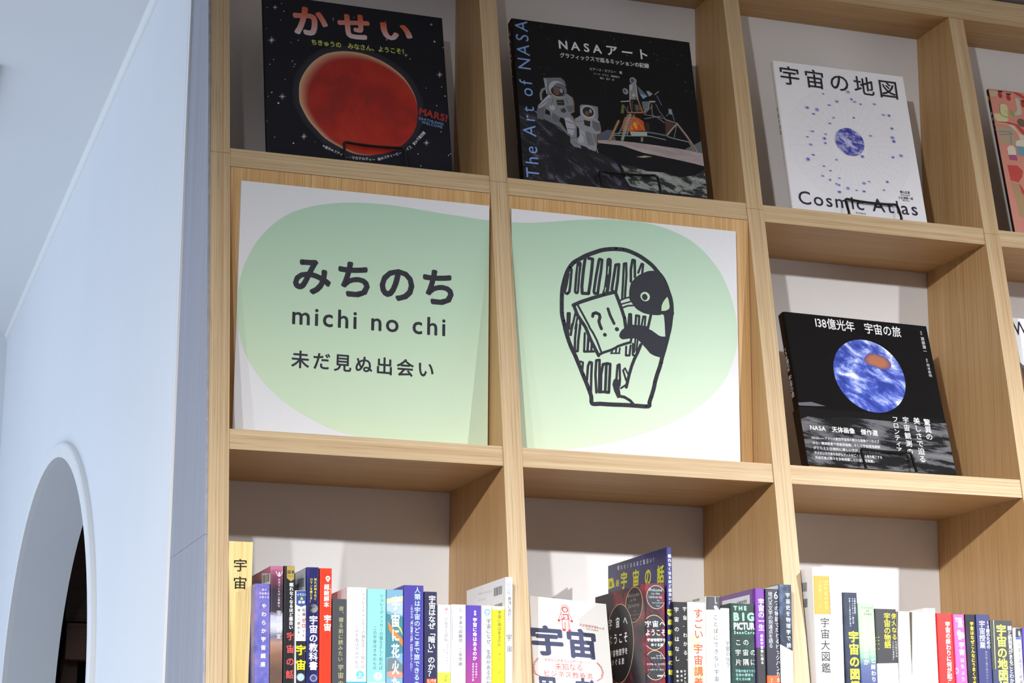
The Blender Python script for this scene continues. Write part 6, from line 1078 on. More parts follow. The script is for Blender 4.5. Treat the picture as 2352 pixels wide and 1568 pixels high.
["P", "c4c490", [15.2, 235.5, 17, 237.2, 19.4, 238.3, 21.7, 238.9, 23.9, 239, 26, 238.6, 27.7, 237.5, 28.8, 235.6, 29.4, 233, 29.5, 230.2, 28.9, 227, 27.8, 223.5, 27, 220.2, 27, 217.2, 27.3, 214.3, 27.1, 211.7, 26.1, 209.3, 24.7, 207.2, 22.9, 205.8, 20.7, 205.3, 18.3, 205.4, 15.5, 205.5, 12.4, 205.2, 9, 204.8, 6.1, 205.2, 4.1, 206.9, 2.6, 209.3, 1.7, 211.7, 1.6, 214.2, 2.2, 216.6, 3.3, 218.3, 5.1, 218.7, 7.4, 218.3, 9.5, 218, 11.6, 217.9, 13.5, 217.9, 14.8, 218.7, 15.1, 220.6, 14.6, 223.2, 14.3, 226.1, 14.3, 229.3, 14.5, 232.7]],
["L", "6c6450", 1.12, [16.1, 237.1, 13.9, 225, 15.5, 216.6, 27.5, 213.8]],
["P", "c4b890", [21.6, 229.2, 29.4, 229.5, 28.1, 222.5, 20.8, 222.6]],
["P", "78a050", [32.3, 228.4, 38.5, 228.1, 41.6, 222, 38.4, 216.3, 31.9, 220.8]],
["P", "b8b4a4", [47.3, 252.9, 53.8, 253.8, 54.8, 225.8, 49.7, 220.9, 39.2, 220.7, 47.5, 231.4]],
["E", "6c5848", 50.2, 207, 7.86, 7.94],
["P", "d0ccb8", [14.7, 156, 19.7, 160.8, 26.1, 161.6, 29.7, 156.8, 29, 144, 14.8, 143.4]],
["P", "a05070", [14.8, 143.4, 29.5, 144.5, 29.6, 134, 14.7, 134]],
["P", "d0ccb8", [32.8, 169.8, 38.7, 173.7, 57.5, 173.8, 55.2, 161.9, 32.2, 161.3]],
["P", "6c94a0", [31.9, 161.7, 55.2, 161.9, 51.9, 144.6, 32.2, 144.4]],
["L", "7c7494", 1.51, [3.5, 185.3, 26.7, 187.1, 23.1, 162.3]],
["L", "7c7494", 1.51, [4.5, 179.5, 30.1, 183.3]],
["P", "c88078", [15.5, 28.7, 30.1, 30.2, 25.3, 5.3, 15.3, 6.3]]],
"stand": [[85, 32],
[170, 32]],
"spine": [["E", "a8a020", 0.8, 249.5, 4.3, 5.25],
["V", "細菌ホテル", "b4b4ac", 0.03, 5, 225.5, 8.4, 172.5, 6.1],
["V", "どきどき　わくわく　しぜん　よみきかせ", "9c9c94", 0.02, 13.9, 117.9, 21.8, 35.3, 2.7],
["V", "金の星社", "b4b4b4", 0.02, 22.5, 15.7, 23.7, -4.2, 4.1]]},
"white": {"loc": [1.26685, -0.205, 0.03465],
"yaw": 0.03,
"lean": 0.24,
"roll": 0,
"W": 0.24,
"H": 0.2747,
"T": 0.012,
"items": [["T", "W", "1c1c28", 0.01, 0, 244.4, 26.7, 245, 24.12],
["P", "b48c20", [10.5, 219.9, 14.1, 222.6, 23.7, 219.5, 16, 215.5]],
["P", "3c3c40", [0, 197.8, 5.4, 190.3, 17.2, 189.7, 8, 147.6, 0, 146.3, 0, 173.4]],
["P", "58666c", [0, 191.3, 11.7, 195.7, 19.9, 186.7, 4.7, 187]],
["P", "50382c", [0, 181.6, 8.8, 182.5, 9.4, 169.7, 0, 167.1]]],
"stand": [[80, 32],
[165, 32]]},
"spines": [{"loc": [0.06168, -0.297, -0.3755],
"roll": -0.02162,
"w": 0.01905,
"h": 0.19689,
"dep": 0.135,
"col": "5a5aa8",
"label": "blue and violet paperback beside the wooden divider plate",
"mat": "nebula",
"items": [["T", "東大", "d8d0e8", 0.03, 8.4, 187.8, 14.6, 188, 2.8],
["T", "宇宙博士", "d8d0e8", 0.03, 5.2, 183.1, 17.4, 183.3, 2.8],
["T", "が教える", "d8d0e8", 0.03, 5.3, 178.4, 17.4, 178.6, 2.8],
["V", "やわらか宇宙講座", "f4f4fa", 0.03, 11.4, 174.2, 10.8, 91.5, 6]],
"left": [],
"left_dep": 0.135},
{"loc": [0.08098, -0.297, -0.3755],
"roll": -0.02087,
"w": 0.01632,
"h": 0.21989,
"dep": 0.116,
"col": "3c2c3c",
"label": "tall dark paperback with a pink top and a cloud on its spine",
"mat": "dusk",
"items": [["E", "e0d0d8", 11, 209.5, 1.1, 3.1],
["L", "e0d0d8", 0.9, [6.9, 213.2, 9.1, 207.9, 11, 206.6, 12.9, 208, 15.1, 213.3]],
["V", "世界でいちばん素敵な", "dcd0d8", 0.01, 10.9, 204.4, 10.9, 167.9, 3],
["V", "宇宙の教室", "f0e8ec", 0.005, 11, 164.9, 11.1, 128.1, 5.9]],
"left": [["P", "d8d4cc", [62, 216.7, 116.8, 210.5, 117.5, 196.9, 62.7, 202.8]],
["P", "303034", [67.9, 213.1, 70.1, 212.9, 70.7, 202.7, 68.5, 202.8]],
["P", "303034", [71.4, 212.9, 72.7, 212.8, 73.3, 202.6, 72, 202.6]],
["P", "303034", [74, 212.8, 76.2, 212.6, 76.7, 202.4, 74.6, 202.5]],
["P", "303034", [77, 212.6, 79.2, 212.5, 79.7, 202.3, 77.6, 202.4]],
["P", "303034", [80.5, 212.4, 82.6, 212.3, 83.1, 202.1, 81, 202.2]],
["P", "303034", [83.9, 212.3, 84.7, 212.2, 85.3, 202, 84.4, 202.1]],
["P", "303034", [86, 212.2, 87.3, 212.1, 87.9, 201.9, 86.6, 202]],
["P", "303034", [89, 212, 89.9, 212, 90.4, 201.8, 89.6, 201.8]],
["P", "303034", [91.6, 211.9, 92.9, 211.8, 93.4, 201.7, 92.1, 201.7]],
["P", "303034", [94.6, 211.7, 96.7, 211.6, 97.2, 201.5, 95.1, 201.6]],
["P", "303034", [97.5, 211.6, 98.4, 211.6, 98.9, 201.4, 98.1, 201.4]],
["P", "303034", [99.7, 211.5, 101.8, 211.4, 102.3, 201.2, 100.2, 201.3]],
["P", "303034", [102.6, 211.3, 103.5, 211.3, 104, 201.2, 103.1, 201.2]],
["P", "303034", [104.3, 211.3, 106.4, 211.2, 106.9, 201, 104.8, 201.1]],
["P", "303034", [107.3, 211.1, 108.5, 211.1, 109, 200.9, 107.8, 201]]],
"left_dep": 0.116},
{"loc": [0.09786, -0.297, -0.3755],
"roll": -0.02021,
"w": 0.01381,
"h": 0.22058,
"dep": 0.135,
"col": "16161c",
"label": "tall black paperback with a gold tab and coral title",
"mat": "paper",
"items": [["P", "b09848", [3.6, 220.3, 14, 220.6, 14.2, 205.2, 3.8, 204.9]],
["P", "b09848", [4.1, 204.9, 14.2, 205.2, 9.2, 201.2]],
["T", "図解", "1c1c1c", 0.02, 4.7, 210.6, 14.4, 210.9, 4.5],
["T", "プレミアム", "1c1c1c", 0.01, 5, 206.5, 13.8, 206.7, 2.6],
["V", "眠れなくなるほど面白い", "f4f4f4", 0.03, 9.7, 199.7, 9.6, 140.9, 4.9],
["V", "宇宙の話", "d4504c", 0.03, 9.3, 140.3, 8.7, 77.4, 10.1]],
"left": [],
"left_dep": 0.135},
{"loc": [0.11256, -0.297, -0.3755],
"roll": -0.0195,
"w": 0.01422,
"h": 0.19023,
"dep": 0.12,
"col": "f0f0f0",
"label": "shorter white and black paperback with a blue tab reading zero",
"mat": "paper",
"items": [["P", "1c1c22", [1.3, 127, 15.6, 127.2, 16.1, 59.9, 1.9, 59.8]],
["P", "34508c", [1.3, 189.8, 14.6, 190, 14.5, 172.3, 7.7, 169.8, 1.4, 172.1]],
["T", "イラスト", "f4f4f4", 0.02, 2.2, 183.3, 13.9, 183.5, 3.3],
["T", "&", "e8e040", 0.03, 6.4, 178.4, 10.3, 178.5, 3.5],
["T", "図解", "f4f4f4", 0.02, 4.1, 173.7, 12.3, 173.8, 3.8],
["V", "知識", "505050", 0.01, 11.1, 168.5, 11.2, 157.7, 4.1],
["V", "ゼロ", "c83828", 0.03, 11.2, 156.1, 11, 143.2, 5.3],
["V", "でも", "505050", 0.01, 11, 141.4, 11, 131.5, 3.6],
["V", "楽しく読める！", "505050", 0.01, 4.9, 168.4, 4.5, 129.6, 3.8],
["V", "宇宙", "f4ec20", 0.03, 8.1, 125, 7.9, 88.3, 12.6],
["E", "90b8d8", 7.7, 82.1, 5, 4.9],
["T", "の", "f8f8f8", 0.02, 4.7, 78.4, 10.7, 78.4, 6.8]],
"left": [],
"left_dep": 0.12},
{"loc": [0.12702, -0.297, -0.3755],
"roll": -0.01876,
"w": 0.01595,
"h": 0.22026,
"dep": 0.135,
"col": "2c3070",
"label": "navy hardback with the moon on its spine",
"mat": "nebula_navy",
"items": [["V", "知れば知るほど", "e8dc30", 0.02, 11.2, 206.9, 11.2, 178.7, 3.4],
["V", "ロマンを感じる！", "e8dc30", 0.02, 5.9, 206.8, 5.7, 175.4, 3.4],
["M", "moon_grey", [14.7, 168.4, 14.4, 166.7, 13.6, 165.1, 12.3, 163.8, 10.6, 163.1, 8.8, 162.9, 7.1, 163.2, 5.5, 164.1, 4.4, 165.5, 3.7, 167.1, 3.6, 168.8, 4.1, 170.6, 5.1, 172, 6.6, 173.1, 8.3, 173.7, 10.1, 173.7, 11.8, 173.1, 13.2, 172, 14.2, 170.6, 14.7, 168.9]],
["V", "宇宙の教科書", "f4f4f8", 0.025, 9, 159.8, 9.3, 91, 10.6],
["E", "8890a8", 9.6, 81.4, 4.8, 4.7],
["E", "404878", 9.6, 81.4, 3.1, 3.1]],
"left": [["P", "c8cad2", [69.7, 221.5, 127.5, 220, 128.9, 184.8, 71, 190.7]],
["P", "303034", [82.1, 210.7, 84, 210.6, 84.5, 199.1, 82.6, 199.2]],
["P", "303034", [85.2, 210.6, 87.1, 210.5, 87.6, 198.9, 85.7, 199]],
["P", "303034", [87.9, 210.4, 89.9, 210.3, 90.4, 198.8, 88.4, 198.9]],
["P", "303034", [91, 210.2, 92.2, 210.2, 92.7, 198.7, 91.5, 198.8]],
["P", "303034", [93.7, 210.1, 94.5, 210.1, 95, 198.6, 94.2, 198.6]],
["P", "303034", [95.3, 210, 97.2, 209.9, 97.7, 198.4, 95.8, 198.5]],
["P", "303034", [98, 209.9, 98.8, 209.8, 99.2, 198.4, 98.5, 198.4]],
["P", "303034", [99.9, 209.8, 101.8, 209.7, 102.3, 198.2, 100.4, 198.3]],
["P", "303034", [103, 209.6, 103.8, 209.6, 104.2, 198.1, 103.5, 198.2]],
["P", "303034", [104.5, 209.5, 105.3, 209.5, 105.8, 198, 105, 198.1]],
["P", "303034", [106.1, 209.4, 108, 209.3, 108.5, 197.9, 106.5, 198]],
["P", "303034", [108.8, 209.3, 109.5, 209.2, 110, 197.8, 109.2, 197.9]],
["P", "303034", [110.7, 209.2, 112.6, 209.1, 113, 197.7, 111.1, 197.8]],
["P", "303034", [113.3, 209, 114.1, 209, 114.6, 197.6, 113.8, 197.6]],
["P", "303034", [115.2, 208.9, 116.4, 208.9, 116.9, 197.5, 115.7, 197.5]],
["P", "303034", [117.2, 208.8, 119.1, 208.7, 119.5, 197.3, 117.6, 197.4]]],
"left_dep": 0.135},
{"loc": [0.14379, -0.297, -0.3755],
"roll": -0.018,
"w": 0.01573,
"h": 0.21973,
"dep": 0.135,
"col": "e03410",
"label": "bright red hardback with a light bulb drawn on its spine",
"mat": "paper",
"items": [["E", "f4f0f0", 10.4, 207.1, 2.9, 3.1],
["P", "f4f0f0", [8.7, 205.2, 12.1, 205.3, 11.6, 202.9, 9.2, 202.9]],
["P", "8090c0", [9.2, 203.1, 11.8, 203.2, 11.8, 202, 9.2, 201.9]],
["E", "c04020", 10.4, 207.1, 1.2, 1.2],
["L", "7c2010", 0.4, [8, 210.6, 6.9, 212.6]],
["L", "7c2010", 0.3, [10.4, 210.6, 10.4, 212.7]],
["L", "7c2010", 0.4, [12.8, 210.7, 13.8, 212.7]],
["V", "超絵解本", "f8f4f0", 0.03, 9, 199.9, 8.7, 170.2, 6.8],
["V", "14歳からのニュートン", "f8e8e0", 0.01, 14.1, 200, 14.1, 170.3, 2],
["V", "宇宙", "f8f4f0", 0.035, 10.3, 161.4, 10.2, 140.2, 9.4]],
"left": [],
"left_dep": 0.135},
{"loc": [0.16027, -0.297, -0.3755],
"roll": -0.0171,
"w": 0.01852,
"h": 0.18155,
"dep": 0.13,
"col": "44464a",
"label": "short charcoal hardback with khaki lettering",
"mat": "paper",
"items": [["V", "夜、寝る前に読みたい", "b8b080", 0.01, 11.6, 172.9, 10.6, 102.5, 6.1],
["V", "宇宙の話", "b8b080", 0.01, 11.4, 100.5, 11.1, 61.1, 7.5]],
"left": [],
"left_dep": 0.13},
{"loc": [0.179, -0.297, -0.3755],
"roll": -0.0159,
"w": 0.02595,
"h": 0.19714,
"dep": 0.135,
"col": "f2f2f2",
"label": "thick white hardback with an aqua dot under two columns of text",
"mat": "paper",
"items": [["V", "シュレーディンガーの猫を正しく知れば", "707070", 0, 21.4, 191.7, 21.2, 95, 4.9],
["V", "この宇宙はきみのもの", "707070", 0, 13, 150.1, 13.2, 94.6, 4.7],
["E", "70c0c8", 17.5, 87, 5.4, 5.2],
["T", "上", "f4f8f8", 0.01, 14, 84, 20.6, 84.1, 6.1],
["P", "48a8b4", [-0.6, 78.3, 27, 78.6, 27.1, 55.6, -0.4, 55.4]]],
"left": [],
"left_dep": 0.135},
{"loc": [0.20561, -0.297, -0.3755],
"roll": -0.01474,
"w": 0.02456,
"h": 0.19609,
"dep": 0.135,
"col": "90d0d4",
"label": "thick aqua hardback with a white dot",
"mat": "paper",
"items": [["V", "シュレーディンガーの猫を正しく知れば", "406c74", 0, 18.6, 190.6, 17.9, 93.9, 4.9],
["V", "この宇宙はきみのもの", "406c74", 0, 10, 149.1, 9.8, 93.5, 4.7],
["E", "f0f8f8", 14.1, 85.7, 5.4, 5.2],
["T", "下", "68b8c0", 0.01, 10.9, 82.6, 17.4, 82.7, 6],
["P", "c8e8ea", [-0.3, 78.1, 25.8, 78.4, 25.9, 56.3, -0.1, 56]]],
"left": [],
"left_dep": 0.135},
{"loc": [0.23067, -0.297, -0.3755],
"roll": -0.01371,
"w": 0.02199,
"h": 0.19628,
"dep": 0.135,
"col": "78a8c0",
"label": "teal illustrated hardback with thick angular white title",
"mat": "paper",
"items": [["P", "a8c0e0", [0.1, 180.5, 22.2, 188.6, 22.3, 163.9, 11.2, 165.6, 0.2, 169.1]],
["P", "d8e0a0", [0.1, 184.3, 22.2, 188.6, 22.3, 182, 0.1, 178.6]],
["P", "40808c", [0.2, 165.3, 22.3, 162, 22.5, 116.7, 0.5, 109.8]],
["P", "e08030", [1.4, 155.9, 9.3, 145.7, 22.4, 131.8, 22.5, 123.3, 3.4, 144.6]],
["P", "b03030", [0.2, 156.8, 4.3, 158.3, 6.3, 151.3, 0.3, 148.3]],
["P", "c8d850", [2.3, 167.3, 9.2, 160.8, 19.1, 146.8, 22.4, 137.5, 21.1, 139.3, 7.3, 161.7]],
["P", "687c80", [1.6, 108.9, 11.4, 110, 22.6, 99.8, 22.6, 91.4, 0.6, 92]],
["P", "d88c78", [0.6, 92, 13.5, 94.1, 22.6, 90.5, 22.6, 84.8, 3.7, 84.6]],
["T", "宇", "f8f8f8", 0.03, 6.7, 170.2, 17.9, 170.5, 18],
["T", "宙", "f8f8f8", 0.03, 6.3, 148.3, 17.2, 148.5, 17.5],
["T", "に", "f8f8f8", 0.03, 7.4, 130.6, 16.7, 130.7, 15.5],
["T", "花", "f8f8f8", 0.03, 6.5, 109.4, 17.3, 109.6, 18.2],
["T", "火", "f8f8f8", 0.03, 7.1, 88.4, 16.9, 88.5, 17.8],
["T", "た", "f8f8f8", 0.03, 6.7, 69.7, 17.5, 69.8, 15.8]],
"left": [],
"left_dep": 0.135},
{"loc": [0.25321, -0.297, -0.3755],
"roll": -0.01247,
"w": 0.02643,
"h": 0.20287,
"dep": 0.135,
"col": "443c98",
"label": "thick violet hardback with pale blue title",
"mat": "paper",
"items": [["V", "人類は宇宙のどこまで旅できるのか", "b8d8ee", 0.02, 18, 201.1, 17.2, 64.8, 7.7],
["V", "これからの「遠い恒星への旅」の科学とテクノロジー", "d8e0f0", 0.01, 10.7, 177.8, 10, 93.3, 3.6]],
"left": [],
"left_dep": 0.135},
{"loc": [0.28038, -0.297, -0.3755],
"roll": -0.01164,
"w": 0.01716,
"h": 0.19562,
"dep": 0.135,
"col": "242648",
"label": "dark navy hardback with bold white title and an orange band",
"mat": "paper",
"items": [["V", "宇宙はなぜ「暗い」のか？", "f4f4f6", 0.02, 10.4, 190.8, 9.3, 87, 9.2],
["P", "e85018", [3.3, 84.8, 16.3, 85, 16.3, 58, 3.4, 57.8]],
["T", "とパオ", "f8f0e8", 0.02, 4.4, 80.1, 16, 80.3, 4.1]],
"left": [],
"left_dep": 0.135},
{"loc": [0.29836, -0.297, -0.3755],
"roll": -0.0108,
"w": 0.01739,
"h": 0.17954,
"dep": 0.135,
"col": "f0f0f0",
"label": "slim white paperback with a small red asterisk and lime band",
"mat": "paper",
"items": [["L", "c04858", 0.6, [11.3, 173.9, 11.3, 176.5]],
["L", "c04858", 0.6, [11.3, 173.9, 8.8, 174.6]],
["L", "c04858", 0.6, [11.3, 173.9, 9.8, 171.8]],
["L", "c04858", 0.6, [11.3, 173.9, 12.9, 171.9]],
["L", "c04858", 0.6, [11.3, 173.9, 13.9, 174.8]],
["T", "949", "909090", 0, 8.9, 167.7, 14, 167.8, 2.3],
["V", "宇宙する頭脳", "808080", 0, 11.1, 163.9, 10.9, 132.7, 5],
["V", "物理学者は世界を", "909090", 0, 12.9, 129.9, 12.6, 102.8, 2.8],
["V", "どう眺めているのか？", "909090", 0, 8.5, 129.8, 8.4, 97.1, 2.6],
["P", "d8e048", [-1.2, 93.3, 17.4, 93.6, 17.4, 56.8, -1.1, 56.6]],
["V", "須藤", "606840", 0, 10.5, 90.6, 10.4, 81.4, 4.1]],
"left": [],
"left_dep": 0.135},
{"loc": [0.31634, -0.297, -0.3755],
"roll": -0.00987,
"w": 0.01976,
"h": 0.18062,
"dep": 0.135,
"col": "f4f4f4",
"label": "white paperback with a square h emblem on its spine",
"mat": "paper",
"items": [["P", "4848a0", [-0.2, 174.6, 1.3, 174.6, 1.1, 132.1, -0.2, 143.3]],
["L", "a8b0d8", 0.4, [9.9, 178.3, 15.6, 178.4, 15.6, 169.1, 9.9, 169, 9.9, 178.3]],
["T", "h", "9098d0", 0, 11.2, 170.3, 14.4, 170.4, 6.4],
["V", "宇宙の超難問", "484850", 0.005, 12.7, 166.4, 12.3, 131.3, 5],
["V", "三体問題", "484850", 0.005, 12.2, 125, 12.1, 101.6, 5]],
"left": [],
"left_dep": 0.135},
{"loc": [0.33646, -0.297, -0.3755],
"roll": -0.00893,
"w": 0.0201,
"h": 0.18038,
"dep": 0.135,
"col": "5c34a0",
"label": "purple paperback with white title between two white books",
"mat": "violet_fade",
"items": [["V", "新版", "f0ecf8", 0.03, 11.7, 173.9, 11.7, 167.1, 3],
["V", "宇宙に命はあるのか", "f8f4fc", 0.03, 11.5, 164.6, 11.3, 109.5, 5.6],
["V", "生命の起源と", "e8d8f0", 0.02, 13.5, 107, 13.1, 86.9, 2.5],
["V", "未来を求める旅", "e8d8f0", 0.02, 9.1, 106.9, 8.9, 83, 2.8]],
"left": [],
"left_dep": 0.135},
{"loc": [0.35703, -0.297, -0.3755],
"roll": -0.00827,
"w": 0.01377,
"h": 0.1806,
"dep": 0.135,
"col": "f4f4f6",
"label": "white paperback with a round blue face emblem",
"mat": "paper",
"items": [["E", "90b0d8", 7.6, 172.5, 4.5, 4.3],
["P", "90b0d8", [3.6, 170.5, 11.5, 170.8, 7.8, 165.5]],
["E", "f0f4fa", 7.6, 172.7, 2.6, 1.3],
["E", "90b0d8", 7.6, 172.7, 1.5, 0.6],
["L", "f0f4fa", 0.6, [7.6, 171.7, 7.6, 167]],
["V", "宇宙になぜ、生命があるのか", "484c54", 0.01, 9.5, 164, 9, 78.4, 6.1],
["V", "宇宙論で読み解く「生命」の起源と存在", "a8c0e8", 0.01, 3.6, 163.8, 3.4, 112, 2.4]],
"left": [],
"left_dep": 0.135},
{"loc": [0.37142, -0.297, -0.3755],
"roll": -0.00746,
"w": 0.0171,
"h": 0.18053,
"dep": 0.135,
"col": "f4ec14",
"label": "bright yellow paperback at the end of the first row",
"mat": "paper",
"items": [["P", "f4f4f0", [-0.5, 181.3, 18.1, 181.9, 18.1, 176.2, -0.5, 175.6]],
["V", "宇宙に命はあるのか", "44443c", 0.01, 9.8, 174.9, 9.4, 128.1, 4.9],
["V", "人類が旅した一千億分の八", "84843c", 0, 9.8, 123.8, 9.1, 84.4, 2.8]],
"left": [],
"left_dep": 0.135},
{"loc": [0.38953, -0.297, -0.3755],
"roll": -0.00696,
"w": 0.00979,
"h": 0.21895,
"dep": 0.17,
"col": "f4f4f6",
"label": "thin tall white booklet leaning on the second upright",
"mat": "paper",
"items": [["V", "超図解", "98a8d8", 0.01, 4.4, 211.8, 4.2, 195.9, 5.1],
["V", "ニュートン式", "a8b4dc", 0, 8.6, 212.3, 8.3, 196, 2],
["V", "最強に面白い!!", "585c64", 0.005, 5.4, 193.8, 5, 152.1, 5],
["V", "宇", "505058", 0.005, 4.7, 144.9, 4.7, 136.4, 8.4],
["V", "宙", "505058", 0.005, 5.2, 130.5, 5.1, 121.7, 7.6]],
"left": [["P", "303034", [120.3, 209.6, 121.3, 209.6, 121.3, 198.5, 120.3, 198.5]],
["P", "303034", [122.7, 209.6, 123.4, 209.6, 123.4, 198.5, 122.7, 198.5]],
["P", "303034", [124.1, 209.6, 125.8, 209.6, 125.8, 198.5, 124.1, 198.5]],
["P", "303034", [127.2, 209.6, 128.9, 209.6, 128.9, 198.5, 127.2, 198.5]],
["P", "303034", [130.3, 209.6, 131.4, 209.6, 131.4, 198.5, 130.3, 198.5]],
["P", "303034", [132.4, 209.6, 134.1, 209.6, 134.1, 198.5, 132.4, 198.5]],
["P", "303034", [134.8, 209.6, 135.9, 209.6, 135.9, 198.5, 134.8, 198.5]],
["P", "303034", [136.6, 209.6, 137.6, 209.6, 137.6, 198.5, 136.5, 198.5]],
["P", "303034", [138.6, 209.6, 139.3, 209.6, 139.3, 198.5, 138.6, 198.5]],
["P", "303034", [140.7, 209.6, 141.4, 209.6, 141.4, 198.5, 140.7, 198.5]],
["P", "303034", [142.4, 209.6, 143.4, 209.6, 143.4, 198.5, 142.4, 198.5]],
["P", "303034", [144.8, 209.5, 146.5, 209.5, 146.5, 198.5, 144.8, 198.5]],
["P", "303034", [147.2, 209.5, 147.9, 209.5, 147.9, 198.5, 147.2, 198.5]],
["P", "303034", [148.9, 209.5, 149.9, 209.5, 149.9, 198.5, 148.9, 198.5]],
["P", "303034", [151.3, 209.5, 152, 209.5, 152, 198.5, 151.3, 198.5]],
["P", "303034", [152.7, 209.5, 154.4, 209.5, 154.4, 198.5, 152.7, 198.5]],
["P", "303034", [124.4, 187, 125.3, 187, 125.3, 182.3, 124.4, 182.3]],
["P", "303034", [126.3, 187, 127.9, 187, 127.9, 182.3, 126.3, 182.3]],
["P", "303034", [128.6, 187, 129.2, 187, 129.2, 182.3, 128.6, 182.3]],
["P", "303034", [129.8, 187, 130.5, 187, 130.5, 182.3, 129.8, 182.3]],
["P", "303034", [131.8, 187.1, 132.7, 187.1, 132.7, 182.3, 131.8, 182.3]],
["P", "303034", [133.4, 187.1, 134, 187.1, 134, 182.3, 133.4, 182.3]],
["P", "303034", [135, 187.1, 135.6, 187.1, 135.6, 182.3, 135, 182.3]],
["P", "303034", [136.3, 187.1, 136.9, 187.1, 136.9, 182.3, 136.3, 182.3]],
["P", "303034", [138.2, 187.1, 138.8, 187.1, 138.8, 182.4, 138.2, 182.4]],
["P", "303034", [140.1, 187.1, 141.1, 187.1, 141.1, 182.4, 140.1, 182.4]],
["P", "303034", [141.7, 187.1, 143.3, 187.1, 143.3, 182.4, 141.7, 182.4]],
["P", "303034", [144.3, 187.1, 144.9, 187.1, 144.9, 182.4, 144.3, 182.4]],
["P", "303034", [146.2, 187.1, 147.1, 187.1, 147.1, 182.4, 146.2, 182.4]],
["P", "303034", [147.8, 187.1, 148.4, 187.1, 148.4, 182.4, 147.8, 182.4]],
["P", "303034", [149.4, 187.1, 150.9, 187.1, 150.9, 182.4, 149.3, 182.4]],
["P", "303034", [151.9, 187.1, 152.9, 187.1, 152.8, 182.4, 151.9, 182.4]],
["P", "303034", [153.8, 187.1, 154.4, 187.1, 154.4, 182.4, 153.8, 182.4]],
["P", "303034", [155.1, 187.1, 155.7, 187.1, 155.7, 182.4, 155.1, 182.4]],
["T", "ISBN978-4-315-52223-9", "a0a0a4", 0, 52.8, 207.6, 110, 205.7, 2.4],
["T", "C0044 ¥900E", "a0a0a4", 0, 52.9, 198.9, 84.7, 198.4, 2.1]],
"left_dep": 0.17},
{"loc": [0.58503, -0.294, -0.3755],
"roll": 0,
"w": 0.02876,
"h": 0.21951,
"dep": 0.187,
"col": "20202c",
"label": "thick dark red and black book with gold rings",
"mat": "nebula_red",
"items": [["E", "d8b890", 15.9, 201.4, 13.91, 15.9],
["E", "1c1c28", 15.9, 201.4, 13.31, 15.2],
["E", "d8b890", 12.6, 154.5, 17.61, 23.2],
["E", "14141c", 12.6, 154.5, 16.91, 22.5],
["E", "d8b890", 13.5, 111.2, 15.71, 19.7],
["E", "14141c", 13.5, 111.2, 15.01, 19],
["T", "Welcome", "b0b4bc", 0.01, 4.9, 208.9, 24.6, 209.2, 4],
["T", "to the", "b0b4bc", 0.01, 9.1, 204.5, 21.1, 204.8, 3.2],
["T", "Universe", "b0b4bc", 0.01, 5.3, 199.6, 24.2, 200.1, 3.7],
["T", "An", "b0b4bc", 0.01, 16.9, 196.1, 20.9, 196, 2.3],
["T", "Astrophysical", "b0b4bc", 0.01, 10.1, 192.3, 26.9, 192.7, 2.5],
["T", "Tour", "b0b4bc", 0.01, 15.7, 188.9, 21.4, 188.9, 2.2],
["T", "宇宙へ", "f0f0f0", 0.018, 0.3, 160.9, 28.9, 162.3, 8.6],
["T", "ようこそ", "f0f0f0", 0.018, 0.7, 149.8, 29, 150.7, 8.2],
["T", "宇宙物理学を", "f0f0f0", 0.018, 2.5, 142, 28.9, 142.9, 4.4],
["T", "めぐる旅", "f0f0f0", 0.018, 8.1, 136, 25.2, 136.3, 4.2],
["T", "ニール・", "e0e0e0", 0.02, 14.9, 122.6, 24.6, 122.9, 2.4],
["T", "ドグラース・タイソン", "e0e0e0", 0.02, 7.9, 119.1, 28.6, 119.7, 2.5],
["T", "マイケル・A・ストラウス", "e0e0e0", 0.02, 1.7, 110.7, 28.5, 111.4, 3],
["T", "J・リチャード・ゴット", "e0e0e0", 0.02, 3.3, 103.6, 25.7, 104.2, 2.7],
["T", "松浦俊輔　訳", "e0e0e0", 0.02, 16.2, 96.3, 28.3, 96.6, 2.5]],
"left": [["E", "d8b890", 147.3, 194.7, 31.45, 23.91],
["E", "1c1418", 147.3, 194.7, 29.74, 23.31],
["E", "d8b890", 92.7, 146.9, 52.88, 54.01],
["E", "16161a", 92.7, 146.9, 51.26, 53.31],
["T", "Welcome", "988c90", 0.01, 124.6, 205.5, 166.2, 204.8, 5.6],
["T", "to the", "988c90", 0.01, 133.7, 199.5, 155.2, 199.4, 4.6],
["T", "Universe", "988c90", 0.01, 125.6, 191.8, 165.2, 190.8, 5.6],
["T", "An", "988c90", 0.01, 146.1, 184.7, 153.5, 184.6, 2.7],
["T", "Astrophysical", "988c90", 0.01, 133.3, 180, 166.2, 178.7, 3],
["T", "Tour", "988c90", 0.01, 143.5, 174.5, 154.7, 174.2, 2.8],
["T", "宇宙へ", "f0f0f0", 0.015, 51, 168.7, 122.8, 169.2, 14.9],
["T", "ようこそ", "f0f0f0", 0.015, 52.8, 147.8, 122.3, 147, 13.5],
["T", "宇宙物理学を", "f0f0f0", 0.015, 56.9, 130.5, 121.9, 130.6, 9.3],
["T", "めぐる旅", "f0f0f0", 0.015, 63.8, 118.6, 109.6, 117.9, 8.9]],
"left_dep": 0.187},
{"loc": [0.61804, -0.291, -0.3755],
"roll": 0,
"w": 0.00779,
"h": 0.26946,
"dep": 0.218,
"col": "22204c",
"label": "tallest navy magazine style book with yellow title standing behind the ringed book",
"mat": "nebula_navy",
"items": [["V", "眠れなくなるほど面白い！", "f0f0f4", 0.03, 4.2, 260.6, 4.3, 191.9, 4.6],
["P", "d4d028", [0.2, 186.1, 7.8, 186.4, 7.7, 180.7, 3.9, 176.6, 0.1, 180.2]],
["T", "図解", "202030", 0.02, 0.7, 181.1, 7.2, 181.3, 3.5],
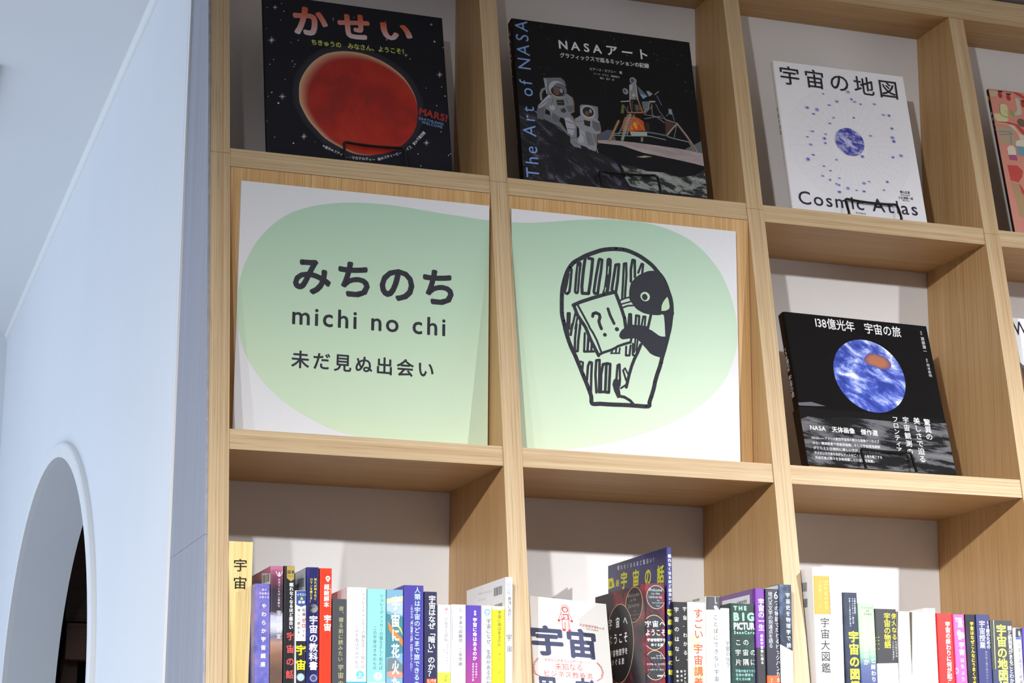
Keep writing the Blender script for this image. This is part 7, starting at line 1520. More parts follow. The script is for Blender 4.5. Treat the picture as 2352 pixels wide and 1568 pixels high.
["V", "最新", "e0dc20", 0.03, 3.8, 175.6, 4, 149.4, 7.1],
["V", "宇宙の話", "e0dc20", 0.03, 3.7, 146.9, 4.1, 96.7, 6.8]],
"left": [["T", "眠れなくなるほど面白い！", "d8d8e0", 0.015, 37.3, 258.6, 172.9, 254.7, 6.9],
["T", "宇宙の話", "c8c81c", 0.03, 49.6, 230.2, 208.1, 222.3, 25.2],
["T", "最", "d0d020", 0.01, 29.6, 236.3, 43.5, 235.8, 9.3],
["P", "d8d424", [0.9, 250.6, 18.8, 250.3, 25.9, 236.7, 0.6, 235.4]],
["T", "図", "1c1c30", 0.02, 5.5, 238.9, 14.9, 238.6, 6.7]],
"left_dep": 0.218},
{"loc": [0.6237, -0.297, -0.3755],
"roll": 0,
"w": 0.02063,
"h": 0.19591,
"dep": 0.135,
"col": "18181c",
"label": "black paperback with two columns of wide white characters",
"mat": "dark_gold",
"items": [["V", "宇宙のはなし", "e8e8ea", 0.005, 5, 192.1, 5.3, 114, 6.7],
["V", "宇宙一わかる、", "e8e8ea", 0.005, 17.2, 192.6, 17.4, 111.4, 6.1],
["V", "むずかしい", "d8d8d0", 0.03, 16.2, 106.9, 16.5, 84, 3],
["V", "数式なし", "d8d8d0", 0.03, 11.1, 106.8, 11.4, 83.8, 3],
["V", "最新の", "d8d8d0", 0.03, 5.2, 106.6, 5.7, 88.6, 3.2]],
"left": [],
"left_dep": 0.135},
{"loc": [0.64529, -0.297, -0.3755],
"roll": 0,
"w": 0.02576,
"h": 0.19625,
"dep": 0.135,
"col": "f6f4ea",
"label": "white book with orange handwritten title and pale yellow shapes",
"mat": "paper",
"items": [["E", "f0e8a0", 7.2, 142.3, 8.5, 10.9],
["E", "f4ecb8", -0.1, 158.8, 3.3, 5.9],
["E", "f0e8a0", 13, 102.1, 9.7, 13.8],
["P", "f4ecb8", [24.5, 140.8, 20, 130.8, 24.8, 126]],
["P", "f0e8a0", [24.2, 184.5, 25.7, 179.6, 22.9, 173.5, 21.9, 180.4]],
["V", "すごい", "e04818", 0.02, 14.5, 188.6, 15.4, 147, 13],
["V", "宇宙講義", "e04818", 0.02, 14.2, 142, 14.3, 82.5, 13]],
"left": [],
"left_dep": 0.135},
{"loc": [0.67198, -0.297, -0.3755],
"roll": 0,
"w": 0.02113,
"h": 0.20515,
"dep": 0.135,
"col": "f0ede0",
"label": "cream book with a dark top and a small seated figure on its spine",
"mat": "paper",
"items": [["P", "38383e", [0.6, 205.6, 22.1, 206.4, 21.8, 187.9, 0.3, 187.1]],
["L", "d8d8dc", 0.81, [13.4, 206.1, 13.6, 196.1]],
["E", "c0c8c0", 13.7, 190.9, 2.4, 2.6],
["E", "c8a078", 15.4, 196.4, 1.1, 1],
["P", "a8c0d8", [12.8, 190.1, 16.4, 191.7, 18.8, 188.1, 12.3, 187.7]],
["P", "c8d8e0", [8.8, 137.2, 21.9, 138.1, 21.8, 115.9, 8.8, 114.5]],
["P", "c8dce4", [8.8, 112.5, 21.7, 113.9, 21.6, 91.2, 8.8, 90.9]],
["L", "a0a090", 0.3, [7.5, 137.7, 22.2, 138.5]],
["L", "a0a090", 0.3, [8.6, 137.7, 9, 90.9]],
["V", "ことばにできない宇宙", "44444a", 0.01, 13.6, 182.1, 14, 91, 6.7]],
"left": [["P", "303034", [91.1, 206, 91.6, 206, 91.4, 202, 91, 202]],
["P", "303034", [92.3, 206, 93.5, 205.9, 93.4, 201.9, 92.2, 201.9]],
["P", "303034", [94, 205.9, 95.2, 205.9, 95.1, 201.9, 93.9, 201.9]],
["P", "303034", [96.2, 205.9, 96.7, 205.8, 96.5, 201.8, 96, 201.8]],
["P", "303034", [97.4, 205.8, 98.1, 205.8, 98, 201.8, 97.2, 201.8]],
["P", "303034", [98.8, 205.8, 99.6, 205.8, 99.4, 201.7, 98.7, 201.8]],
["P", "303034", [100.3, 205.7, 100.8, 205.7, 100.6, 201.7, 100.1, 201.7]],
["P", "303034", [101.7, 205.7, 102.2, 205.7, 102.1, 201.7, 101.6, 201.7]],
["P", "303034", [102.7, 205.7, 103.2, 205.7, 103, 201.6, 102.5, 201.6]],
["P", "303034", [103.9, 205.6, 105.1, 205.6, 104.9, 201.6, 103.7, 201.6]],
["P", "303034", [105.8, 205.6, 106.3, 205.6, 106.1, 201.5, 105.7, 201.6]],
["P", "303034", [107, 205.5, 107.5, 205.5, 107.3, 201.5, 106.9, 201.5]],
["P", "303034", [108.4, 205.5, 109.6, 205.5, 109.5, 201.4, 108.3, 201.5]],
["P", "303034", [110.4, 205.4, 111.1, 205.4, 110.9, 201.4, 110.2, 201.4]],
["P", "303034", [111.6, 205.4, 112.3, 205.4, 112.1, 201.4, 111.4, 201.4]],
["P", "303034", [113.2, 205.4, 113.7, 205.3, 113.5, 201.3, 113.1, 201.3]]],
"left_dep": 0.135},
{"loc": [0.69359, -0.297, -0.3755],
"roll": 0,
"w": 0.01286,
"h": 0.19002,
"dep": 0.135,
"col": "f2f2f4",
"label": "slim white paperback marked with a blue number",
"mat": "paper",
"items": [["T", "SCIENCE", "8c94cc", 0, 10, 184.8, 11.5, 156.4, 3.4],
["V", "臨時別冊・数理ライブラリー", "8c94cc", 0, 7, 184.7, 7.5, 156.3, 1.7],
["T", "317", "8c94cc", 0, 6.6, 151.6, 11.6, 151.5, 2.6],
["V", "宇宙の化学", "4c4c54", 0.01, 8.9, 146.9, 9.7, 111.2, 6.4]],
"left": [],
"left_dep": 0.135},
{"loc": [0.70762, -0.297, -0.3755],
"roll": 0,
"w": 0.03557,
"h": 0.19731,
"dep": 0.135,
"col": "1e3430",
"label": "thick dark green book with large pale green capitals",
"mat": "green_speck",
"items": [["T", "THE", "90d8a8", 0.06, 4.7, 187.5, 24.1, 188, 6.2],
["T", "BIG", "90d8a8", 0.06, 4.4, 173.3, 35.2, 174, 11.8],
["T", "PICTUR", "c8e8d8", 0.05, 4.5, 161.5, 35.4, 162.4, 10],
["T", "SeanCaro", "90d8b0", 0.04, 4.7, 155.9, 35.5, 156.7, 4.3],
["T", "この", "e0e8e0", 0.005, 7.7, 141.1, 25.7, 141.9, 6.7],
["T", "宇宙の", "e0e8e0", 0.005, 6.3, 127.2, 36.1, 128.1, 8.4],
["T", "片隅に", "e0e8e0", 0.005, 6.2, 114, 36, 114.9, 8.7],
["T", "宇宙の始まりから", "90c8c0", 0.01, 6, 104.8, 36.1, 105.4, 4.2],
["T", "生命の意味を", "90c8c0", 0.01, 6.1, 99.5, 31.9, 100, 4.2],
["T", "考える50章", "90c8c0", 0.01, 6, 94.1, 27.6, 94.5, 4.1]],
"left": [],
"left_dep": 0.135},
{"loc": [0.74454, -0.297, -0.3755],
"roll": 0,
"w": 0.01415,
"h": 0.21874,
"dep": 0.116,
"col": "6c2494",
"label": "tall purple paperback with black lower half",
"mat": "paper",
"items": [["V", "宇宙の一生", "f4ecf8", 0.025, 8.8, 205.2, 8.3, 161.7, 8.7],
["P", "1c1c20", [-1.1, 138.7, 15.4, 139.3, 13.7, 69.2, -2.8, 68.8]],
["V", "最新宇宙像に迫る", "f0f0f0", 0.02, 8.5, 157.3, 8.6, 116.6, 4.2]],
"left": [["P", "7c5c94", [-1.7, 220.7, 108.2, 218.7, 103.9, 109.3, -6.2, 116.9]],
["P", "dcdce0", [8.1, 212.2, 99.5, 211.9, 95.6, 109.8, 3.9, 116.2]],
["P", "303034", [57.9, 206.2, 59.6, 206.2, 59.4, 202.1, 57.7, 202.1]],
["P", "303034", [60.5, 206.2, 61.5, 206.2, 61.3, 202.1, 60.4, 202.1]],
["P", "303034", [62.5, 206.2, 63.5, 206.2, 63.3, 202.1, 62.3, 202.1]],
["P", "303034", [64.9, 206.2, 66.5, 206.2, 66.3, 202.1, 64.7, 202.1]],
["P", "303034", [67.5, 206.2, 69.2, 206.2, 69, 202.1, 67.3, 202.1]],
["P", "303034", [69.8, 206.2, 70.5, 206.2, 70.3, 202.1, 69.6, 202.1]],
["P", "303034", [71.1, 206.2, 72.1, 206.2, 71.9, 202.1, 70.9, 202.1]],
["P", "303034", [73.4, 206.2, 75.1, 206.2, 74.9, 202.1, 73.2, 202.1]],
["P", "303034", [76.1, 206.2, 77.1, 206.2, 76.9, 202.1, 75.9, 202.1]],
["P", "303034", [77.7, 206.2, 78.4, 206.2, 78.2, 202.1, 77.5, 202.1]],
["P", "303034", [79.4, 206.2, 80, 206.2, 79.8, 202.1, 79.2, 202.1]],
["P", "303034", [80.7, 206.2, 82.3, 206.2, 82.1, 202.1, 80.5, 202.1]],
["P", "303034", [83.6, 206.2, 85.2, 206.2, 85, 202.1, 83.4, 202.1]],
["P", "303034", [86.2, 206.2, 87.9, 206.2, 87.7, 202.1, 86, 202.1]],
["P", "303034", [88.5, 206.2, 89.2, 206.2, 89, 202.1, 88.3, 202.1]]],
"left_dep": 0.116},
{"loc": [0.75979, -0.297, -0.3755],
"roll": 0,
"w": 0.01949,
"h": 0.21887,
"dep": 0.135,
"col": "1a1a2c",
"label": "black paperback with an orange band and two columns of thin white text",
"mat": "paper",
"items": [["T", "6", "f0f0f4", 0, 13.1, 205.5, 18.7, 205.5, 10.1],
["V", "つの物語でたどるビッグバンから", "e8e8ee", 0, 16.8, 204.1, 17.2, 93.4, 7],
["V", "現代天文学の到達点を語る", "c8ccd8", 0, 7.3, 214.9, 6.7, 139, 6.3],
["P", "f05820", [-1.8, 101.9, 22.4, 102.5, 21.3, 59.9, -2.9, 59.3]],
["V", "か", "f8f0e0", 0.01, 17.4, 100.4, 17.2, 92.7, 6.2],
["V", "マジン", "f8f0e0", 0.01, 6.6, 99.1, 6.3, 89.2, 2.8]],
"left": [],
"left_dep": 0.135},
{"loc": [0.78042, -0.297, -0.3755],
"roll": 0,
"w": 0.019,
"h": 0.22564,
"dep": 0.135,
"col": "1c2430",
"label": "dark and white hardback leaning out past the third upright",
"mat": "cosmic_blue",
"items": [["P", "f0f0f2", [-2, 145.3, 19.9, 135, 19.4, 60.3, -4.3, 59.8]],
["V", "宇宙史を物理学で", "e8ecf0", 0.01, 13, 215.4, 12.7, 148.8, 6.5],
["V", "読", "e8ecf0", 0.01, 13, 146.8, 12.9, 139.8, 6.5],
["V", "み解く", "b8b8bc", 0, 13.1, 137.8, 12.9, 114.8, 6]],
"left": [["P", "e4e4e8", [78.4, 226, 137.5, 224.8, 127.7, 90, 71.5, 93.5]]],
"left_dep": 0.135},
{"loc": [0.8356, -0.297, -0.3755],
"roll": -0.01463,
"w": 0.02518,
"h": 0.25151,
"dep": 0.135,
"col": "f6f6f6",
"label": "tall thick white reference book with an orange panel on its spine",
"mat": "paper",
"items": [["P", "f09838", [0.9, 239.7, 25.1, 239.8, 25.1, 187.2, 0.6, 187.1]],
["T", "Newton", "f0d070", 0.01, 16.2, 233.1, 16.6, 194.5, 6.61],
["V", "大図鑑シリーズ", "d8b060", 0.02, 10.7, 234.1, 9.9, 195, 4.8],
["V", "宇宙大図鑑", "2c2824", 0.012, 15.6, 183.6, 14.3, 107, 13.4]],
"left": [["P", "303034", [99.8, 233.6, 100.2, 233.6, 99.1, 221.1, 98.7, 221.1]],
["P", "303034", [100.9, 233.5, 101.3, 233.5, 100.1, 221, 99.8, 221.1]],
["P", "303034", [102, 233.5, 102.9, 233.4, 101.7, 220.9, 100.9, 221]],
["P", "303034", [103.4, 233.4, 103.8, 233.4, 102.6, 220.9, 102.3, 220.9]],
["P", "303034", [104.3, 233.3, 105.2, 233.3, 104.1, 220.8, 103.2, 220.8]],
["P", "303034", [105.9, 233.2, 106.3, 233.2, 105.1, 220.7, 104.8, 220.8]],
["P", "303034", [106.8, 233.2, 107.3, 233.1, 106.2, 220.7, 105.7, 220.7]],
["P", "303034", [107.7, 233.1, 108.6, 233, 107.5, 220.6, 106.6, 220.6]],
["P", "303034", [108.9, 233, 109.3, 233, 108.2, 220.6, 107.8, 220.6]],
["P", "303034", [110, 233, 110.5, 232.9, 109.4, 220.5, 108.9, 220.5]],
["P", "303034", [110.9, 232.9, 111.4, 232.9, 110.3, 220.4, 109.8, 220.5]],
["P", "303034", [111.8, 232.8, 112.1, 232.8, 111, 220.4, 110.7, 220.4]],
["P", "303034", [112.7, 232.8, 113.2, 232.8, 112.1, 220.3, 111.5, 220.4]],
["P", "303034", [113.6, 232.7, 114.4, 232.7, 113.3, 220.2, 112.4, 220.3]],
["P", "303034", [115, 232.6, 115.5, 232.6, 114.4, 220.2, 113.9, 220.2]],
["P", "303034", [116.2, 232.6, 116.8, 232.5, 115.6, 220.1, 115.1, 220.1]],
["P", "303034", [104.2, 210.8, 104.6, 210.8, 103.5, 198.9, 103.1, 199]],
["P", "303034", [104.8, 210.8, 105.2, 210.8, 104.1, 198.9, 103.8, 198.9]],
["P", "303034", [105.7, 210.7, 106.1, 210.7, 105, 198.9, 104.7, 198.9]],
["P", "303034", [106.4, 210.7, 106.7, 210.7, 105.7, 198.8, 105.3, 198.8]],
["P", "303034", [107.2, 210.7, 107.9, 210.6, 106.8, 198.8, 106.2, 198.8]],
["P", "303034", [108.1, 210.6, 108.4, 210.6, 107.3, 198.7, 107.1, 198.8]],
["P", "303034", [108.9, 210.6, 109.3, 210.5, 108.2, 198.7, 107.8, 198.7]],
["P", "303034", [109.5, 210.5, 109.9, 210.5, 108.8, 198.7, 108.5, 198.7]],
["P", "303034", [110.3, 210.5, 110.9, 210.5, 109.9, 198.6, 109.2, 198.6]],
["P", "303034", [111.2, 210.4, 111.8, 210.4, 110.7, 198.6, 110.1, 198.6]],
["P", "303034", [112.1, 210.4, 112.5, 210.4, 111.4, 198.5, 111, 198.5]],
["P", "303034", [113, 210.3, 113.6, 210.3, 112.5, 198.5, 111.9, 198.5]],
["P", "303034", [114, 210.3, 114.6, 210.2, 113.5, 198.4, 112.9, 198.4]],
["P", "303034", [115.1, 210.2, 115.4, 210.2, 114.3, 198.4, 114, 198.4]],
["P", "303034", [115.6, 210.2, 115.9, 210.2, 114.8, 198.3, 114.5, 198.4]],
["P", "303034", [116.1, 210.2, 116.4, 210.1, 115.3, 198.3, 115.1, 198.3]]],
"left_dep": 0.135},
{"loc": [0.85939, -0.297, -0.3755],
"roll": 0,
"w": 0.01686,
"h": 0.21873,
"dep": 0.135,
"col": "f6f4f2",
"label": "white book with very faint blue lettering",
"mat": "paper",
"items": [["V", "一瞬の宇宙", "ccd8f0", 0, 11.5, 210.9, 11.7, 157.7, 7.3],
["T", "K", "c8d4ee", 0, 12, 100.6, 14.5, 100.6, 3.81]],
"left": [],
"left_dep": 0.135},
{"loc": [0.88005, -0.297, -0.3755],
"roll": -0.01301,
"w": 0.02175,
"h": 0.21854,
"dep": 0.135,
"col": "2c3244",
"label": "dark slate book with large glowing yellow title",
"mat": "nebula_slate",
"items": [["V", "太陽系の最前線・", "c8d0e0", 0.02, 17.9, 211.6, 17.2, 186.6, 2.6],
["V", "ブラックホール・重力波", "c8d0e0", 0.02, 14.1, 211.5, 14.1, 175.8, 2.6],
["V", "宇宙138億光年の謎に迫る", "b8c8e0", 0.02, 9.8, 211.4, 9.6, 171.7, 2.5],
["V", "宇宙の図鑑", "ece83c", 0.035, 13.7, 166.7, 13.1, 82, 15]],
"left": [],
"left_dep": 0.135},
{"loc": [0.90281, -0.297, -0.3755],
"roll": -0.01594,
"w": 0.0252,
"h": 0.20467,
"dep": 0.135,
"col": "a8d0a0",
"label": "pale green book with small capitals on its spine",
"mat": "green_mesh",
"items": [["T", "CYCLES", "34444c", 0.02, 5.5, 197.1, 23.1, 197.3, 2.21],
["T", "OF", "34444c", 0.02, 12.4, 193, 16.9, 192.8, 2.31],
["T", "TIME", "34444c", 0.02, 9.3, 188.4, 20, 188.3, 2.5],
["V", "なぜ同じなのか", "f4f8f4", 0.03, 9, 181, 9.2, 120, 8.2],
["V", "宇宙の始まりと終わりは", "f4f8f4", 0.03, 19.4, 181.5, 19.4, 88.1, 6.9]],
"left": [],
"left_dep": 0.135},
{"loc": [0.92748, -0.297, -0.3755],
"roll": -0.00886,
"w": 0.03299,
"h": 0.19805,
"dep": 0.135,
"col": "26262a",
"label": "thick black hardback with yellow title above a white band",
"mat": "paper",
"items": [["P", "f4f4f4", [0.1, 122.9, 33.9, 124.1, 33.9, 60, -3, 59.5]],
["V", "偉大なる", "e8e038", 0.01, 29.1, 193.1, 28.5, 155.2, 8],
["V", "宇宙の物語", "e8e038", 0.015, 18.5, 192.8, 17.4, 144.1, 10.1],
["V", "なぜ私たちは", "d8d8d8", 0.01, 30.7, 154.6, 30.6, 132, 3.1],
["V", "ここにいるのか？", "d8d8d8", 0.01, 26.4, 154.5, 25.8, 127.3, 3.1],
["V", "ローレンス", "c8c8c8", 0, 26.1, 119.4, 25.8, 98, 2.9],
["V", "クラウス", "d0d0d0", 0, 20.5, 119.3, 20.7, 106.9, 2.6],
["L", "e0dc20", 1.1, [0.2, 158.4, 4.3, 158.8]],
["L", "e0dc20", 1.1, [0, 153.9, 4.1, 154.2]],
["L", "e0dc20", 1.2, [-0.2, 149.4, 3.9, 149.7]],
["L", "e0dc20", 1.1, [-0.5, 142.6, 3.6, 142.9]]],
"left": [],
"left_dep": 0.135},
{"loc": [0.96089, -0.297, -0.3755],
"roll": -0.00421,
"w": 0.0187,
"h": 0.19569,
"dep": 0.135,
"col": "f8f6ee",
"label": "ivory book with pale capitals beside the thick black hardback",
"mat": "paper",
"items": [["P", "4c4034", [-0.5, 195.5, 1.7, 195.5, -3.3, 86.1, -5.5, 86]],
["T", "COSMOS", "c0bcac", 0, 9.7, 168.7, 11.3, 133.9, 4.4],
["V", "新装選書", "d8d4c4", 0, 11.5, 190.2, 11.5, 181, 1.6],
["E", "e8e4d4", 11.1, 127.7, 3, 3.5],
["E", "f8f6ee", 11.1, 127.7, 2.5, 3],
["T", "上", "e0dccc", 0, 9.5, 125.7, 12.8, 125.7, 3.91]],
"left": [],
"left_dep": 0.135},
{"loc": [0.98072, -0.297, -0.3755],
"roll": -0.00495,
"w": 0.02166,
"h": 0.19563,
"dep": 0.135,
"col": "f8f6ee",
"label": "ivory book with pale capitals and a dark starry edge",
"mat": "paper",
"items": [["P", "3c3428", [-0.8, 195.3, 3.9, 195.5, -1.3, 86.6, -6.1, 86.5]],
["T", "COSMOS", "c0bcac", 0, 11.7, 168.5, 13.3, 133.7, 4.3],
["V", "新装選書", "d8d4c4", 0, 13.6, 190.1, 13.5, 180.4, 1.6],
["E", "e8e4d4", 12.8, 127.2, 2.9, 3.51],
["E", "f8f6ee", 12.8, 127.2, 2.4, 3.01],
["T", "下", "e0dccc", 0, 11.2, 125.1, 14.3, 125.2, 3.81],
["E", "b04030", -2.2, 120.9, 0.3, 0.4],
["E", "a08040", 0.7, 149, 0.3, 0.4],
["E", "b04030", -2.5, 113.6, 0.3, 0.3],
["E", "806040", -0.7, 140.9, 0.3, 0.4],
["E", "b04030", -3.5, 107.9, 0.2, 0.41],
["E", "a08040", 2.2, 181.1, 0.3, 0.4],
["E", "a08040", -0.1, 129.3, 0.3, 0.4],
["E", "a08040", -2.4, 103.4, 0.3, 0.3],
["E", "b04030", -1.9, 117.7, 0.3, 0.4],
["E", "806040", -1.2, 162.5, 0.3, 0.4],
["E", "b04030", -0.2, 181.3, 0.3, 0.3],
["E", "a08040", 2.8, 185.7, 0.3, 0.3],
["E", "b04030", 0.3, 193.5, 0.3, 0.4],
["E", "b04030", -0.2, 142.1, 0.3, 0.4],
["E", "806040", -0.2, 152.9, 0.3, 0.3],
["E", "a08040", 0.4, 144, 0.3, 0.3],
["E", "b04030", -1, 157.8, 0.3, 0.4],
["E", "b04030", -0.5, 122.9, 0.3, 0.3],
["E", "a08040", 2.2, 193.3, 0.3, 0.4],
["E", "a08040", -2.1, 118, 0.2, 0.41],
["E", "a08040", -2.2, 106.6, 0.3, 0.3],
["E", "806040", 2.4, 175.5, 0.3, 0.3],
["E", "806040", 1.3, 154.8, 0.3, 0.41],
["E", "a08040", -1.7, 156.9, 0.2, 0.32],
["E", "b04030", 1.5, 166.9, 0.3, 0.3],
["E", "a08040", -2, 103.7, 0.3, 0.32],
["E", "a08040", -1.5, 163.1, 0.3, 0.4],
["E", "806040", 0.9, 180.6, 0.3, 0.4],
["E", "a08040", -2.8, 109.4, 0.3, 0.4],
["E", "a08040", -1.7, 107.4, 0.3, 0.4]],
"left": [],
"left_dep": 0.135},
{"loc": [1.00432, -0.297, -0.3755],
"roll": -0.00824,
"w": 0.01772,
"h": 0.20162,
"dep": 0.135,
"col": "fafaf8",
"label": "white book with grey blue title beside the red one",
"mat": "paper",
"items": [["L", "ece8a0", 0.71, [-0.3, 192.7, -1.6, 104.5]],
["V", "宇宙の", "a0acc4", 0.005, 12.4, 189.1, 12, 154.4, 10.4],
["V", "かけら", "a0acc4", 0.005, 12.4, 149.2, 12.3, 113.9, 9.6],
["V", "竹内", "b0b8c8", 0.005, 12.4, 107.4, 12.1, 96.1, 4.4]],
"left": [],
"left_dep": 0.135},
{"loc": [1.02382, -0.297, -0.3755],
"roll": -0.00809,
"w": 0.02456,
"h": 0.19544,
"dep": 0.135,
"col": "d01c18",
"label": "glossy red hardback with bold white title",
"mat": "paper",
"items": [["V", "宇宙の終わりに何が起こる", "f8f0f0", 0.03, 16.4, 184.3, 15.4, 88.9, 7.6]],
"left": [],
"left_dep": 0.135},
{"loc": [1.05098, -0.297, -0.3755],
"roll": -0.0149,
"w": 0.01761,
"h": 0.19464,
"dep": 0.135,
"col": "ec5ca0",
"label": "hot pink paperback with a white figure silhouette",
"mat": "paper",
"items": [["P", "f8e8f0", [7.6, 190.1, 13.2, 190.2, 13.2, 183.1, 14.8, 177, 6.3, 176.8, 7.7, 183]],
["E", "f8e8f0", 5, 188.7, 2, 1.8],
["L", "f8e8f0", 0.91, [3.8, 185.6, 8.7, 183.9, 14.8, 184.9]],
["E", "f8e8f0", 7.7, 168.5, 3.4, 4.41],
["E", "f8e8f0", 13.1, 165.5, 3, 4.41],
["E", "f8e8f0", 8.5, 161.9, 2.8, 2.61],
["E", "f8e8f0", -0.6, 116.4, 4.2, 4.31],
["V", "宇宙", "fcf0f6", 0.03, 10.8, 157.1, 10.5, 137.4, 8.4],
["V", "はちょう", "fcf0f6", 0.03, 10.6, 135.6, 10.1, 100.7, 5.8]],
"left": [],
"left_dep": 0.135},
{"loc": [1.06928, -0.297, -0.3755],
"roll": -0.01139,
"w": 0.01601,
"h": 0.19529,
"dep": 0.135,
"col": "20222c",
"label": "black starry paperback with gold title",
"mat": "stars_black",
"items": [["V", "宇宙はなぜこんなにうまくできて", "e8b828", 0.035, 9.8, 185.5, 9.1, 90.7, 5.7]],
"left": [],
"left_dep": 0.135},
{"loc": [1.08576, -0.297, -0.3755],
"roll": -0.00739,
"w": 0.02181,
"h": 0.19609,
"dep": 0.135,
"col": "2e3068",
"label": "navy hardback with two white title columns in the last stretch of books",
"mat": "paper",
"items": [["V", "14歳のための", "e8ecf4", 0.02, 18.2, 187.8, 17.8, 148.4, 5.9],
["V", "宇宙授業", "e8ecf4", 0.01, 9.1, 187.9, 8.2, 148.2, 9.3],
["V", "相対論と量子論のはなし", "9098a0", 0, 13.4, 145.7, 13, 101.8, 3.5]],
"left": [],
"left_dep": 0.135},
{"loc": [1.10804, -0.297, -0.3755],
"roll": -0.00417,
"w": 0.03465,
"h": 0.18871,
"dep": 0.135,
"col": "34383c",
"label": "thick dark book with large pale yellow title",
"mat": "paper",
"items": [["P", "ece890", [0.2, 188.3, 5.5, 188.5, 4.8, 120.6, -0.5, 120.5]],
["P", "2c3858", [-0.3, 120.3, 33.6, 121.3, 32.7, 81.8, -1.8, 81.1]],
["V", "宇宙の地図帳", "f0ec60", 0.03, 16.6, 183.2, 16.2, 88.4, 15.4],
["V", "謎と新発見がまるごとわかる", "e8e8f0", 0.015, 30.1, 181.9, 29.6, 94.9, 6.6]],
"left": [],
"left_dep": 0.135},
{"loc": [1.1444, -0.297, -0.3755],
"roll": -0.00675,
"w": 0.01329,
"h": 0.1792,
"dep": 0.135,
"col": "f4f4f6",
"label": "slim white paperback with a small dark blue picture at its top",
"mat": "paper",
"items": [["P", "1c2c44", [3.9, 178.8, 12.8, 179, 11.9, 166.1, 3.1, 165.9]],
["P", "4450a0", [3.4, 165.7, 12.1, 165.9, 11.9, 163, 3.2, 162.8]],
["E", "c8c070", 9.4, 171.4, 1.6, 4.01],
["V", "宇宙の誕生と終焉", "34343c", 0.01, 9.1, 159.4, 8.8, 99.7, 5.6]],
"left": [],
"left_dep": 0.135},
{"loc": [1.16022, -0.297, -0.3755],
"roll": -0.01363,
"w": 0.02142,
"h": 0.17949,
"dep": 0.135,
"col": "4c3c94",
"label": "violet paperback last in the row at the frame edge",
"mat": "paper",
"items": [],
"left": [],
"left_dep": 0.135}],
"n": [18, 28],
"think": {"loc": [0.44391, -0.26194, -0.36023],
"yaw": -0.01628,
"lean": 0.42722,
"roll": -0.07825,
"W": 0.1119,
"H": 0.2154,
"T": 0.012,
"items": [["T", "宇", "484c68", 0.035, 1.3, 123.2, 46.7, 125.2, 47.07],
["T", "宙", "484c68", 0.035, 51.7, 124.6, 93.3, 125.3, 46.7],
["T", "天文物理学者BossB", "c04844", 0.005, 70.1, 175.5, 106.2, 173.6, 4.41],
["T", "信州大学准教授", "c04844", 0.005, 79.9, 171.4, 97.1, 170, 2.41],
["T", "Cosmos,", "c89088", 0, 34.3, 135, 46, 135.5, 2.21],
["T", "Essence,", "c89088", 0, 34, 131.1, 46.3, 131.5, 2.2],
["T", "Perspectives", "c89088", 0, 33.8, 127.2, 52.8, 127.9, 2.21],
["T", "科学的な思考法が自然と身につく", "c04844", 0.005, 17.6, 115.3, 82.7, 117.7, 4.61],
["T", "未知なる", "c04844", 0, 31.8, 103.8, 70.1, 106, 10.62],
["T", "ビジネス教養書", "c04844", 0, 16.3, 93, 84.4, 94.4, 9.41],
["E", "c86c64", 7.3, 118.6, 0.91, 0.71],
["E", "c86c64", 8.6, 118.3, 0.71, 0.51],
["E", "c86c64", 5.9, 116.8, 0.91, 0.8],
["E", "c86c64", 7.2, 116.5, 0.81, 0.6],
["E", "c86c64", 4.6, 114.9, 0.91, 0.71],
["E", "c86c64", 5.9, 114.6, 0.81, 0.6],
["E", "c86c64", 3.3, 113, 0.91, 0.71],
["E", "c86c64", 4.6, 112.7, 0.71, 0.51],
["E", "c86c64", 2.2, 111.1, 0.91, 0.81],
["E", "c86c64", 3.5, 110.8, 0.71, 0.61],
["E", "c86c64", 1.8, 108.7, 0.91, 0.71],
["E", "c86c64", 3, 108.5, 0.8, 0.6],
["E", "c86c64", 1.3, 106.4, 1, 0.7],
["E", "c86c64", 2.6, 106.1, 0.81, 0.5],
["E", "c86c64", 0.9, 104.1, 1, 0.7],
["E", "c86c64", 2.2, 103.8, 0.81, 0.6],
["E", "c86c64", 1, 101.8, 0.91, 0.71],
["E", "c86c64", 2.3, 101.5, 0.81, 0.51],
["E", "c86c64", 1.5, 99.6, 0.91, 0.7],
["E", "c86c64", 2.8, 99.3, 0.81, 0.5],
["E", "c86c64", 2, 97.4, 0.91, 0.7],
["E", "c86c64", 3.3, 97.1, 0.81, 0.5],
["E", "c86c64", 2.5, 95.2, 0.91, 0.7],
["E", "c86c64", 3.8, 94.9, 0.81, 0.6],
["E", "c86c64", 4, 94.1, 1, 0.7],
["E", "c86c64", 5.3, 93.8, 0.81, 0.6],
["E", "c86c64", 5.9, 93.4, 0.91, 0.8],
["E", "c86c64", 7.2, 93.1, 0.81, 0.6],
["E", "c86c64", 7.8, 92.6, 0.91, 0.7],
["E", "c86c64", 9.1, 92.3, 0.81, 0.5],
["E", "c86c64", 9.7, 91.9, 0.91, 0.71],
["E", "c86c64", 11, 91.6, 0.81, 0.61],
["E", "c86c64", 91.7, 120.8, 0.91, 0.71],
["E", "c86c64", 93, 120.5, 0.81, 0.51],
["E", "c86c64", 93, 119.2, 0.92, 0.71],
["E", "c86c64", 94.3, 119, 0.81, 0.61],
["E", "c86c64", 94.3, 117.7, 0.91, 0.81],
["E", "c86c64", 95.6, 117.4, 0.81, 0.61],
["E", "c86c64", 95.6, 116.1, 0.91, 0.71],
["E", "c86c64", 96.9, 115.8, 0.81, 0.61],
["E", "c86c64", 96.7, 114.3, 0.91, 0.71],
["E", "c86c64", 98, 114.1, 0.8, 0.6],
["E", "c86c64", 97.2, 112.1, 1, 0.7],
